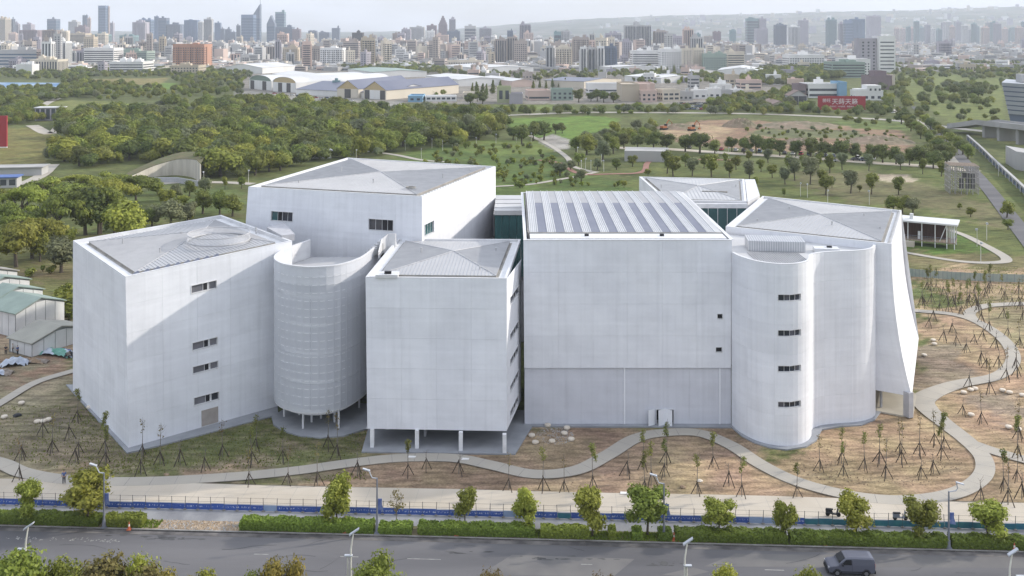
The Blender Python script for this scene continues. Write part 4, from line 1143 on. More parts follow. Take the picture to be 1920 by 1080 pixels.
def blob_crown(seed, w, h, z0, nb, flat=1.0, taper=0.0):
    """blob list for a crown w wide and h high above z0"""
    r = random.Random(seed); out = []
    for k in range(nb):
        a = r.uniform(0, 2 * PI); q = r.uniform(0.15, 0.62) * w / 2; t = r.random()
        zz = z0 + h * (0.22 + 0.6 * t)
        sh = (1 - taper * t) * (1 - 0.35 * abs(t - 0.45))
        rad = r.uniform(0.15, 0.31) * w * sh
        out.append((math.cos(a) * q * sh, math.sin(a) * q * sh, zz, rad, rad * r.uniform(.85, 1.1), min(rad * flat * r.uniform(.75, 1.0), h * .4)))
    out.append((0, 0, z0 + h * .5, w * .27, w * .27, h * .42))
    return out
def trunk_mesh(name, h, r, seed, limbs=3, spread=1.5, mat='bark', top=0.75):
    g = random.Random(seed); mb = MB()
    lean = (g.uniform(-.06, .06) * h, g.uniform(-.06, .06) * h)
    fk = (lean[0] * .6, lean[1] * .6, h * .5)
    mb.tube([(0, 0, -.15), (0, 0, .15), (lean[0] * .3, lean[1] * .3, h * .25), fk], [r * 1.5, r * 1.15, r, r * .85], 6)
    for k in range(limbs):
        a = 2 * PI * k / limbs + g.uniform(-.4, .4); s = spread * g.uniform(.6, 1.1)
        e = (fk[0] + math.cos(a) * s, fk[1] + math.sin(a) * s, h * g.uniform(top, 1.1))
        m_ = (fk[0] + math.cos(a) * s * .4, fk[1] + math.sin(a) * s * .4, h * .68)
        mb.tube([fk, m_, e], [r * .7, r * .5, r * .2], 5)
    return mb.mesh(name, M[mat])
# crown meshes, each for a nominal tree; copies are scaled a little
SP = {}
def species(key, variants, w, h, z0, nb, n, leaf, flat=1.0, taper=0.0, tr=None, limbs=3, mat='bark', spread=None, custom=None, spread_n=.5, **kw):
    SP[key] = dict(w=w, h=h + z0, crowns=[leaf_mesh('crown', custom(s) if custom else blob_crown(100 * len(SP) + s, w, h, z0, nb, flat, taper), n, leaf, 7 * len(SP) + s, spread=spread_n, **kw) for s in range(variants)],
                   trunk=trunk_mesh('trunk', (z0 + h) * .75, tr or w * .035, len(SP), limbs, spread or w * .22, mat))
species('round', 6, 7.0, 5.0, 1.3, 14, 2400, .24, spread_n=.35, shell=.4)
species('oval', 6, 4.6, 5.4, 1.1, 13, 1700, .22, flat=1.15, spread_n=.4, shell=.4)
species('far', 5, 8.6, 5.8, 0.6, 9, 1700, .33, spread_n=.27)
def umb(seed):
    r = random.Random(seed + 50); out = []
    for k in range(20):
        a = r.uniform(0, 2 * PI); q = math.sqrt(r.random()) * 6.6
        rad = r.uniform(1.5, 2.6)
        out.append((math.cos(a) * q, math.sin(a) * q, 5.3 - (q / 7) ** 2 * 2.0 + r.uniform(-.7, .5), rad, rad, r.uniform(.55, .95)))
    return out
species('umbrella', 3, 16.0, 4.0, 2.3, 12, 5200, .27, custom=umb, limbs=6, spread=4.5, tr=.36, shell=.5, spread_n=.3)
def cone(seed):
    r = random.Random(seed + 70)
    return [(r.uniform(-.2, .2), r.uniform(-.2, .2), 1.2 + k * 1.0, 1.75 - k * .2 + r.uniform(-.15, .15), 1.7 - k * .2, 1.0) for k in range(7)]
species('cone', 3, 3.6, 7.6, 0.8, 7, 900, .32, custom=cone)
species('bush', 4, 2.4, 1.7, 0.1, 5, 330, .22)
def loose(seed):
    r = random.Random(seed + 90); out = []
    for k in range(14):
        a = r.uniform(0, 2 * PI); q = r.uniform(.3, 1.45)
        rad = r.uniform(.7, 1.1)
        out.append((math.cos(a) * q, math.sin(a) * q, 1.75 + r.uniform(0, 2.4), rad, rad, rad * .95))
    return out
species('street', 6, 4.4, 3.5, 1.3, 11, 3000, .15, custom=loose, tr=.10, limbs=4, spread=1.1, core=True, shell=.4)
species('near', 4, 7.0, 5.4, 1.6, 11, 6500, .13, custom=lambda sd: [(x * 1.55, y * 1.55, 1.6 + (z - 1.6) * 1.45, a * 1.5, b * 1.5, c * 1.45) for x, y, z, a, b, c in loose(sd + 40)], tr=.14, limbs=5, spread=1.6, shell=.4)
def sparse(seed):
    r = random.Random(seed + 120)
    return [(r.uniform(-1, 1) * .9, r.uniform(-1, 1) * .9, 2.3 + r.uniform(0, 2), .6, .6, .6) for k in range(7)]
species('sparse', 1, 3.6, 3.4, 1.6, 7, 260, .13, custom=sparse, tr=.07, limbs=6, spread=1.2, core=False, mat='barkpale')

def tree(name, key, x, y, h, w=None, mat='mid', label=None, group=None, cat='tree', rz=None, z=-0.08, mat_trunk=None):
    s = SP[key]
    w = (w or h * s['w'] / s['h']) * rnd.uniform(.86, 1.2)
    root = empty(name, (x, y, z), rnd.uniform(0, 6.28) if rz is None else rz, label, cat, group)
    root.scale = (w / s['w'], w / s['w'], h / s['h'])
    t = link('trunk', s['trunk'], root)
    c = link('crown', rnd.choice(s['crowns']), root)
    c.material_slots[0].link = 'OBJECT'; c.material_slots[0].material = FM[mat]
    return root
NT = [0]
def T_at(name, key, px, py, ptop, mat, label, group, wpx=None, **kw):
    """tree whose foot stands at photo pixel (px, py) and whose top reaches row ptop"""
    x, y, _ = G(px, py); h = max(1.0, EYE - (ptop - HOR) * y / FOC)
    w = wpx * y / FOC if wpx else None
    NT[0] += 1
    return tree(name, key, x, y, h, w, mat, label, group, **kw)

# --- street trees in the hedge row, one by one
ST = [(57, 980, 905, 46, 'light', 'small rounded street tree by the leftmost hedge, left of the big bushy one'),
      (163, 983, 888, 92, 'light', 'big bushy street tree beside the left grey lamp post'),
      (632, 985, 893, 66, 'light', 'full round street tree left of the second grey lamp post'),
      (872, 990, 918, 40, 'mid', 'thin street tree with a sparse top right of the bare one'),
      (987, 993, 916, 56, 'light', 'pale green street tree in front of the blue banner, next to the hedge gap'),
      (1111, 1005, 920, 58, 'light', 'street tree with a bare dark stem behind the low mown grass gap'),
      (1214, 1005, 912, 66, 'mid', 'darker street tree just left of the third grey lamp post'),
      (1348, 1003, 937, 56, 'light', 'street tree right of the third grey lamp post above a low hedge'),
      (1473, 1015, 942, 46, 'light', 'slim pale street tree above the gap between two right hedges'),
      (1604, 1010, 930, 62, 'light', 'airy street tree behind the hedge above the grey van'),
      (1724, 1014, 937, 66, 'mid', 'dense street tree just left of the rightmost grey lamp post'),
      (1853, 1016, 940, 78, 'light', 'spreading street tree at the right beyond the last grey lamp post')]
for px, py, pt, w, mt, lb in ST:
    T_at('street_tree', 'street', px, py, pt, mt, lb, 'street trees along the hedge', wpx=w * 1.22, z=.05)
T_at('street_tree', 'sparse', 743, 988, 918, 'rust', 'nearly leafless grey street tree right of the second grey lamp post', 'street trees along the hedge', wpx=44, z=.05)
# --- tree tops on the near side of the road, cut by the lower edge of the photo
FG = [(2, 1032, 84, 7.6, 'light', 'bushy green tree top cut by the lower left corner of the photo'),
      (105, 1058, 86, 5, 'mid', 'low dark green tree top at the bottom edge beside the left corner'),
      (222, 1031, 84, 7.5, 'rust', 'olive and rusty tree top at the bottom edge, widest of the near tree tops'),
      (268, 1036, 85, 3.8, 'light', 'light green tree top touching the rusty tree top at the bottom edge'),
      (325, 1060, 86, 4.6, 'yellow', 'yellow orange tree top at the bottom edge'),
      (395, 1062, 86, 3.6, 'light', 'light green tree top right of the yellow tree top at the bottom edge'),
      (482, 1064, 86, 3.2, 'mid', 'small green tree top left of the pair with golden tips at the bottom edge'),
      (530, 1049, 86, 4.4, 'yellow', 'golden tipped green tree top at the bottom edge left of the second white lamp'),
      (692, 1042, 86, 5.2, 'light', 'round pale green tree top at the bottom edge beside the second white lamp'),
      (930, 1062, 86, 4.0, 'rust', 'rusty tree top peeking in at the middle of the bottom edge'),
      (1348, 1062, 86, 3.6, 'light', 'small green tree top at the bottom edge right of the third white lamp'),
      (1140, 1072, 86, 4.0, 'rust', 'barely visible tree top at the bottom edge below the road patches'),
      (1512, 1068, 86, 3.2, 'mid', 'small tree top at the bottom edge left of the grey van')]
for px, pt, Y, w, mt, lb in FG:
    h = ZT(pt, Y) * 1.13
    tree('roadside_tree', 'near', D(px, Y), Y, h, w * 1.3, mt, lb, 'tree tops on the near side of the road')

# --- lawn and park trees
def many(name, key, pts, mat, label, group, jw=0.15):
    for q in pts:
        px, py, pt = q[:3]; m_ = q[3] if len(q) > 3 else mat
        T_at(name, key, px, py, pt, m_, label, group)
UM = [(40, 405, 340), (95, 380, 322), (165, 372, 318), (215, 385, 325), (20, 440, 365), (110, 430, 352), (60, 470, 395), (185, 425, 340), (-30, 400, 335), (140, 345, 318), (200, 352, 312), (255, 368, 318)]
for i, (px, py, pt) in enumerate(UM):
    T_at('spreading_tree', 'umbrella', px, py + 14, pt + 8, 'mid' if i % 3 else 'light', 'broad flat crowned tree in the dark clump left of the tall box', 'spreading trees at the left', wpx=112 - (py < 380) * 20)
many('lawn_tree', 'round', [(30, 500, 420, 'light'), (75, 490, 435, 'mid'), (115, 510, 445, 'grey'), (160, 440, 350, 'dark'), (188, 438, 352, 'dark'), (235, 470, 380, 'light'), (215, 450, 385, 'mid'),
     (272, 430, 390, 'dark'), (246, 366, 330, 'light'), (285, 425, 385, 'grey'), (320, 425, 375, 'grey'), (380, 400, 355, 'mid'), (412, 402, 357, 'mid'), (436, 405, 365, 'mid'), (352, 420, 378, 'grey'),
     (310, 392, 352, 'light'), (330, 375, 345, 'grey'), (295, 365, 338, 'mid'), (355, 368, 338, 'mid'), (385, 364, 332, 'grey'), (340, 400, 365, 'light'), (52, 458, 410, 'light'), (5, 470, 420, 'mid'), (128, 470, 428, 'light')],
     'mid', 'lawn tree on the grass between the dark spreading trees and the museum', 'lawn trees left of the museum')
many('lollipop_tree', 'oval', [(422, 355, 330), (453, 353, 328), (246, 362, 333), (293, 358, 337)], 'mid', 'small round headed tree beside the pale path behind the museum', 'small path trees at the left')
many('small_shrub', 'bush', [(54, 520, 502), (80, 508, 496), (355, 412, 392), (96, 512, 498), (120, 590, 545), (126, 560, 530), (112, 565, 540), (130, 600, 560)], 'mid', 'shrub on the rough grass by the white sheds', 'shrubs by the sheds')
PK = [(1262, 330, 288), (1298, 330, 292, 'grey'), (1334, 331, 284), (1368, 333, 296), (1405, 336, 300, 'grey'), (1251, 325, 280), (1360, 306, 286), (1404, 302, 280), (1440, 305, 278, 'grey'), (1427, 322, 296),
      (1448, 333, 305), (1472, 345, 312, 'grey'), (1490, 338, 290, 'grey'), (1519, 345, 292, 'grey'), (1556, 324, 286), (1579, 318, 282, 'grey'), (1629, 320, 287, 'grey'), (1548, 365, 322), (1595, 362, 318, 'grey'),
      (1634, 364, 320), (1685, 365, 330), (1612, 360, 345), (1688, 318, 288, 'grey'), (1540, 345, 315), (1510, 322, 290), (1535, 315, 284), (1478, 318, 290), (1730, 326, 296), (1765, 330, 300), (1560, 352, 330, 'grey'),
      (1418, 352, 330), (1470, 368, 352), (1380, 318, 290), (1320, 315, 288), (1285, 312, 286)]
many('park_tree', 'oval', PK, 'mid', 'upright park tree on the lawn between the museum and the parked cars', 'upright park trees behind the museum')
many('shade_tree', 'round', [(1225, 282, 246), (1250, 280, 250), (1285, 284, 252), (1312, 287, 248), (1340, 290, 262, 'mid'), (1372, 285, 256), (1395, 288, 258), (1418, 288, 252), (1440, 290, 258), (1462, 292, 262), (1492, 294, 262),
     (1520, 294, 258), (1548, 298, 266), (1580, 300, 262), (1604, 300, 268), (1632, 304, 270), (1655, 305, 270), (1680, 308, 274), (1705, 310, 278), (1725, 312, 272), (1750, 316, 282), (1195, 280, 252), (1170, 278, 250)],
     'dark', 'dark shade tree in the row along the road of parked cars', 'shade trees along the parked cars')
many('field_tree', 'round', [(978, 270, 232), (1000, 264, 230), (1020, 262, 228), (1042, 250, 231), (1054, 250, 230), (996, 258, 236), (962, 262, 236), (1000, 236, 226), (930, 262, 246)], 'dark', 'dark rounded tree at the edge of the bright green field', 'trees by the green field')
many('terrace_tree', 'round', [(1080, 285, 255), (1100, 290, 250), (1130, 300, 262, 'grey'), (1150, 288, 256), (1070, 318, 300, 'grey'), (1085, 310, 285), (1120, 318, 296, 'grey'), (1156, 318, 297), (1186, 312, 290), (1050, 330, 304, 'grey'),
     (1118, 278, 250, 'grey'), (1140, 272, 248), (1166, 268, 244), (1205, 262, 238), (1100, 268, 246, 'grey'), (1090, 340, 316, 'grey'), (1215, 330, 316, 'light'), (1170, 352, 338, 'light')], 'mid', 'tree on the terraced ground left of the dirt site', 'trees by the terraces')
many('avenue_tree', 'round', [(1690 + k * 9 + (k % 2) * 6, 232 + k * 7, 208 + k * 6.4, ('dark', 'mid')[k % 2]) for k in range(11)] + [(1725 + k * 10, 226 + k * 8, 206 + k * 7, ('mid', 'light', 'dark')[k % 3]) for k in range(10)] +
     [(1700, 225, 205), (1712, 240, 216), (1760, 300, 268, 'dark'), (1775, 312, 282), (1740, 300, 270)], 'dark', 'avenue tree lining the straight road at the upper right', 'avenue trees at the upper right')
many('cypress_tree', 'cone', [(886, 178, 154), (894, 180, 152), (905, 182, 155), (912, 180, 156), (924, 176, 148), (938, 172, 150), (1000, 166, 150), (1012, 165, 147), (1024, 166, 150), (1036, 164, 146), (1048, 164, 150), (1060, 163, 145), (1072, 162, 148), (1084, 160, 142), (1240, 142, 122), (1252, 142, 124), (1264, 142, 120), (1276, 140, 122), (1230, 144, 126)],
     'dark', 'dark pointed evergreen among the low roofs before the city', 'pointed evergreens among the roofs')
many('clump_tree', 'round', [(895, 190, 170), (905, 195, 172), (882, 196, 174), (1085, 192, 166), (1120, 190, 168), (1132, 192, 170), (1150, 192, 172), (1108, 190, 172), (952, 190, 176), (785, 176, 160), (800, 176, 160), (820, 176, 162)], 'dark', 'dark tree standing among the low cream buildings', 'trees among the low buildings')
many('pavilion_tree', 'round', [(1692, 400, 366), (1712, 402, 370, 'grey'), (1675, 398, 368), (1820, 406, 388), (1888, 408, 376), (1890, 430, 410), (1895, 395, 380), (1800, 392, 380)], 'mid', 'low tree on the lawn behind the small pavilion', 'trees around the pavilion')
many('dark_grove_tree', 'round', [(1788, 180, 158), (1806, 178, 157), (1824, 180, 158), (1842, 180, 157), (1815, 184, 162), (1834, 185, 163)], 'dark', 'tree of the dark grove on the field left of the corner building', 'dark grove at the right')
# young shrubs planted over the mound
rs = random.Random(3); MOUND = [(770, 298), (860, 275), (990, 272), (1045, 300), (1080, 335), (1130, 352), (960, 345), (935, 352), (925, 325), (800, 310)]
ar = np.array
k = 0
while k < 130:
    px, py = rs.uniform(770, 1130), rs.uniform(273, 352)
    if not in_poly(ar([px]), ar([py]), MOUND)[0]: continue
    if 290 < py < 300 and rs.random() < .7: continue
    k += 1
    T_at('young_shrub', 'bush', px, py, py - rs.uniform(6, 12), rs.choice(['mid', 'grey', 'light', 'mid']), 'small planted shrub on the green mound behind the museum', 'shrubs planted on the mound', cat='shrub')
many('verge_shrub', 'bush', [(915, 352, 332, 'mid'), (975, 348, 340), (1070, 342, 330, 'mid'), (1160, 348, 338), (945, 340, 334), (975, 352, 337, 'mid'), (1152, 350, 342)], 'mid', 'shrub just behind the striped museum roof', 'shrubs behind the striped roof')

# --- woodland: nearest crowns as trees, the mass as one object
WOODS = [
    ([(95, 238), (200, 200), (330, 200), (450, 192), (640, 206), (760, 216), (900, 222), (950, 242), (905, 268), (740, 290), (600, 302), (480, 335), (382, 338), (372, 306), (240, 306), (150, 318), (90, 300), (120, 262)], 7.6, 5.0, 12.0),
    ([(-300, 235), (-300, 178), (70, 172), (170, 178), (90, 198), (60, 205), (110, 225), (95, 235)], 9.5, 6, 9),
    ([(-300, 168), (-300, 140), (60, 134), (330, 124), (470, 140), (450, 180), (200, 190), (120, 180)], 15, 5, 9),
    ([(765, 206), (930, 206), (1060, 207), (1270, 205), (1275, 214), (900, 218), (770, 214)], 10, 4, 7),
    ([(1330, 190), (1430, 178), (1500, 165), (1540, 190), (1660, 205), (1700, 215), (1330, 216)], 11, 5, 8),
    ([(1380, 160), (1420, 138), (1500, 128), (1560, 130), (1580, 150), (1500, 158), (1400, 166)], 12, 8, 12),
    ([(1660, 205), (1650, 170), (1680, 130), (1760, 112), (1930, 118), (1930, 150), (1870, 170), (1860, 200), (1760, 200), (1720, 215)], 17, 5, 9),
    ([(640, 128), (700, 122), (760, 124), (840, 132), (860, 140), (720, 138), (650, 134)], 14, 7, 11),
    ([(860, 140), (1240, 134), (1260, 142), (1000, 152), (860, 146)], 20, 6, 9),
    ([(1160, 145), (1300, 136), (1400, 150), (1300, 160), (1200, 158)], 17, 6, 9),
    ([(1560, 225), (1690, 225), (1690, 238), (1600, 240)], 14, 3, 5),
    ([(1740, 196), (1870, 200), (1870, 236), (1800, 236), (1750, 215)], 22, 4, 6),
    ([(790, 180), (830, 182), (840, 172), (800, 172)], 13, 5, 7),
    ([(1180, 205), (1420, 205), (1420, 213), (1180, 211)], 13, 4, 6),
    ([(1440, 205), (1720, 218), (1720, 224), (1440, 212)], 13, 4, 6),
    ([(1380, 238), (1600, 242), (1700, 250), (1690, 272), (1500, 266), (1400, 256)], 10, 1.2, 3.2),
    ([(1150, 248), (1240, 235), (1250, 262), (1180, 272), (1120, 262)], 12, 4, 7),
    ([(1000, 120), (1300, 116), (1480, 128), (1920, 96), (1920, 112), (1500, 136), (1000, 128)], 52, 7, 10),
]
CLEAR = [[(1745, 146), (1800, 144), (1815, 158), (1750, 164)], [(1825, 150), (1880, 148), (1880, 166), (1835, 162)], [(1690, 166), (1735, 168), (1745, 182), (1700, 180)], [(1760, 176), (1870, 182), (1870, 190), (1770, 186)], [(1700, 128), (1760, 124), (1770, 132), (1705, 138)], [(262, 176), (330, 178), (345, 184), (270, 183)], [(430, 190), (520, 192), (530, 197), (440, 196)], [(120, 268), (160, 262), (170, 280), (130, 290)], [(395, 240), (430, 236), (436, 246), (400, 250)], [(640, 272), (700, 262), (720, 276), (660, 286)], [(480, 222), (560, 226), (556, 233), (484, 229)], [(300, 196), (335, 192), (430, 194), (425, 200), (330, 201)], [(520, 286), (570, 280), (580, 292), (530, 298)], [(820, 232), (850, 230), (858, 240), (826, 243)], [(-120, 205), (20, 203), (20, 212), (-120, 214)], [(345, 221), (400, 219), (410, 228), (350, 232)], [(560, 206), (640, 209), (632, 216), (560, 213)], [(228, 222), (246, 220), (252, 236), (232, 238)], [(700, 225), (742, 224), (745, 234), (705, 236)], [(430, 262), (470, 260), (478, 268), (430, 270)], [(590, 258), (640, 254), (650, 264), (600, 268)], [(75, 195), (110, 188), (200, 190), (350, 206), (430, 210), (420, 216), (300, 218), (100, 212)], [(265, 153), (335, 154), (332, 169), (260, 168)], [(-20, 148), (110, 150), (130, 166), (-20, 172)],
         [(60, 230), (105, 225), (108, 250), (60, 250)], [(155, 147), (322, 145), (300, 159), (180, 161)], [(1530, 196), (1625, 196), (1625, 214), (1530, 214)], [(360, 206), (480, 212), (480, 217), (360, 213)],
         [(1720, 118), (1930, 122), (1930, 128), (1720, 124)], [(1170, 192), (1275, 192), (1275, 194), (1170, 194)], [(520, 250), (548, 250), (550, 268), (520, 266)], [(1500, 180), (1540, 182), (1540, 206), (1490, 200)]]
pts = []
rg = random.Random(21)
for poly, sp, h0, h1 in WOODS:
    g = [G(a, b) for a, b in poly]
    x0, x1 = min(p[0] for p in g), max(p[0] for p in g); y0, y1 = min(p[1] for p in g), max(p[1] for p in g)
    nx, ny = int((x1 - x0) / sp) + 1, int((y1 - y0) / sp) + 1
    XX = x0 + (np.arange(nx)[None, :] + np.array([[rg.uniform(-.45, .45) for _ in range(nx)] for _ in range(ny)]) + .5) * sp
    YY = y0 + (np.arange(ny)[:, None] + np.array([[rg.uniform(-.45, .45) for _ in range(nx)] for _ in range(ny)]) + .5) * sp
    PX = 960 + XX / YY * FOC; PY = HOR + EYE * FOC / YY
    ok = in_poly(PX, PY, poly)
    for c in CLEAR: ok &= ~in_poly(PX, PY, c)
    for pts_c, wd in PATH_CURVES:
        if len(pts_c) > 400: continue
        for q in pts_c[::3]:
            ok &= ~(((XX - q[0]) ** 2 + (YY - q[1]) ** 2) < (wd * .5 + 2.5) ** 2)
    for x, y in zip(XX[ok], YY[ok]):
        pts.append((float(x), float(y), rg.uniform(h0, h1) * (0.8 if rg.random() < .25 else 1)))
pts.sort(key=lambda p: p[1] / p[2])
near = [p for p in pts if p[1] < 560][:70]
ids = set(map(id, near)); rest = [p for p in pts if id(p) not in ids]
for x, y, h in near:
    tree('woodland_tree', 'far', x, y, h, h * rg.uniform(1.0, 1.35), rg.choice(['mid', 'mid', 'dark', 'dark', 'light', 'grey']), 'leafy tree at the front edge of the wood behind the museum', 'trees of the wood behind the museum')
# the prototypes the woodland repeats are real trees of the wood
protos = []
for k, m_ in enumerate(['mid', 'dark', 'dark', 'light', 'grey', 'mid']):
    x, y, h = rest[k]
    root = tree('woodland_tree', 'far', x, y, h, h * 1.2, m_, 'leafy tree at the front edge of the wood behind the museum', 'trees of the wood behind the museum')
    protos.append([c for c in root.children if c.name.startswith('crown')][0])
rest = rest[6:]
me = bpy.data.meshes.new('woodland')
me.vertices.add(len(rest)); me.vertices.foreach_set('co', np.array([(p[0], p[1], -.3) for p in rest]).ravel())
def vattr(nm, tp, vals):
    a = me.attributes.new(nm, tp, 'POINT'); a.data.foreach_set('vector' if tp == 'FLOAT_VECTOR' else 'value', np.array(vals).ravel())
vattr('size', 'FLOAT_VECTOR', np.array([(lambda w: (w, w * rg.uniform(.9, 1.1), p[2] / SP['far']['h']))(p[2] * rg.uniform(.95, 1.6) / SP['far']['w']) for p in rest], dtype=np.float32))
vattr('turn', 'FLOAT', np.array([rg.uniform(0, 6.28) for _ in rest], dtype=np.float32))
pick = []
for p in rest:
    q = rg.random() + .12 * math.sin(p[0] * .02) * math.sin(p[1] * .013)
    pick.append(0 if q < .26 else 1 if q < .42 else 2 if q < .56 else 3 if q < .70 else 4 if q < .80 else 5)
vattr('pick', 'INT', np.array(pick, dtype=np.int32))
wo = prop(link('woodland', me), kind='stuff')
ng = bpy.data.node_groups.new('woodland', 'GeometryNodeTree')
ng.interface.new_socket('Geometry', in_out='INPUT', socket_type='NodeSocketGeometry'); ng.interface.new_socket('Geometry', in_out='OUTPUT', socket_type='NodeSocketGeometry')
gi, go = ng.nodes.new('NodeGroupInput'), ng.nodes.new('NodeGroupOutput')
iop = ng.nodes.new('GeometryNodeInstanceOnPoints'); g2i = ng.nodes.new('GeometryNodeGeometryToInstance')
for p in reversed(protos):
    oi = ng.nodes.new('GeometryNodeObjectInfo'); oi.transform_space = 'ORIGINAL'; oi.inputs['Object'].default_value = p; oi.inputs['As Instance'].default_value = True
    ng.links.new(oi.outputs['Geometry'], g2i.inputs[0])
def na(nm, tp):
    n = ng.nodes.new('GeometryNodeInputNamedAttribute'); n.data_type = tp; n.inputs[0].default_value = nm; return n
cx = ng.nodes.new('ShaderNodeCombineXYZ'); tn = na('turn', 'FLOAT')
ng.links.new(tn.outputs[0], cx.inputs[2])
ng.links.new(gi.outputs[0], iop.inputs['Points']); ng.links.new(g2i.outputs[0], iop.inputs['Instance'])
iop.inputs['Pick Instance'].default_value = True
ng.links.new(na('pick', 'INT').outputs[0], iop.inputs['Instance Index'])
ng.links.new(cx.outputs[0], iop.inputs['Rotation']); ng.links.new(na('size', 'FLOAT_VECTOR').outputs[0], iop.inputs['Scale'])
ng.links.new(iop.outputs[0], go.inputs[0])
md = wo.modifiers.new('woodland', 'NODES'); md.node_group = ng
print('trees', NT[0], 'wood', len(rest))
# ------------------------------------------------------------------ buildings beyond the park
def wallmat(n, c, c2=None): M[n] = pm('wall_' + n, c, c2 or tuple(x * .86 for x in c), scale=.05, rough=.8, stretch=(1, 1, .4))
wallmat('cream', (0.624, 0.564, 0.468)); wallmat('white', (0.739, 0.728, 0.706)); wallmat('grey', (0.450, 0.444, 0.438)); wallmat('taupe_w', (0.390, 0.338, 0.305)); wallmat('pink', (0.600, 0.468, 0.408))
wallmat('brown', (0.286, 0.227, 0.195)); wallmat('blue', (0.156, 0.216, 0.324)); wallmat('slate', (0.150, 0.181, 0.237)); wallmat('lilac', (0.390, 0.364, 0.403)); wallmat('teal', (.18, .28, .29))
wallmat('orange', (.45, .25, .175)); wallmat('sand', (0.504, 0.432, 0.336)); wallmat('green_w', (.30, .37, .32)); wallmat('dark_w', (.10, .095, .095)); wallmat('plum', (0.230, 0.176, 0.189)); wallmat('sky', (.22, .38, .52)); wallmat('olive_w', (.40, .42, .25))
M['win'] = glassy('far_window_glass', (.075, .085, .10), rough=.25)
M['winblue'] = glassy('far_window_blue', (.10, .15, .22), rough=.2)
M['roofflat'] = pm('flat_roof', (.40, .39, .37), (.28, .275, .27), scale=.08)
M['roofwhite'] = pm('sheet_roof_white', (.62, .62, .61), (.50, .50, .50), scale=.03)
M['roofblue'] = pm('sheet_roof_solar', (.11, .12, .17), (.15, .155, .20), scale=.02, rough=.4)
M['roofgreen'] = pm('sheet_roof_green', (.29, .36, .32), (.24, .30, .27), scale=.1)
M['tiles'] = pm('roof_brown', (.26, .19, .16), None, scale=.1)

def windows(mb, hx, hy, z0, z1, style, floor=3.4, bay=3.6, faces='fblr'):
    """window boxes a little proud of / strips on each face in local coordinates"""
    nf = max(1, int((z1 - z0 - 1.5) / floor))
    for f in faces:
        L = hx if f in 'fb' else hy; dd = (hy if f in 'fb' else hx) + .06
        def quad(a, b, c, d, mi=0):
            if f == 'f': mb.face([(a, -dd, c), (b, -dd, c), (b, -dd, d), (a, -dd, d)], mi)
            elif f == 'b': mb.face([(b, dd, c), (a, dd, c), (a, dd, d), (b, dd, d)], mi)
            elif f == 'l': mb.face([(-dd, b, c), (-dd, a, c), (-dd, a, d), (-dd, b, d)], mi)
            else: mb.face([(dd, a, c), (dd, b, c), (dd, b, d), (dd, a, d)], mi)
        nb = max(1, int((2 * L - 1.2) / bay)); st = (2 * L - 1.2) / nb
        if style in ('grid', 'wide'):
            ww = st * (.50 if style == 'grid' else .72)
            for i in range(nb):
                x = -L + .6 + st * (i + .5)
                for k in range(nf):
                    z = z0 + 1.3 + k * floor
                    quad(x - ww / 2, x + ww / 2, z, z + floor * .5)
        elif style == 'band':
            for k in range(nf):
                z = z0 + 1.3 + k * floor
                quad(-L + .8, L - .8, z, z + floor * .45)
        elif style == 'vert':
            for i in range(nb):
                x = -L + .6 + st * (i + .5)
                quad(x - st * .28, x + st * .28, z0 + 3, z1 - 2)
        elif style == 'glass':
            for i in range(nb):
                x = -L + .6 + st * (i + .5)
                for k in range(max(1, nf // 3)):
                    quad(x - st * .46, x + st * .46, z0 + 1 + k * floor * 3, z0 + floor * 2.8 + k * floor * 3)
BCOUNT = [0]
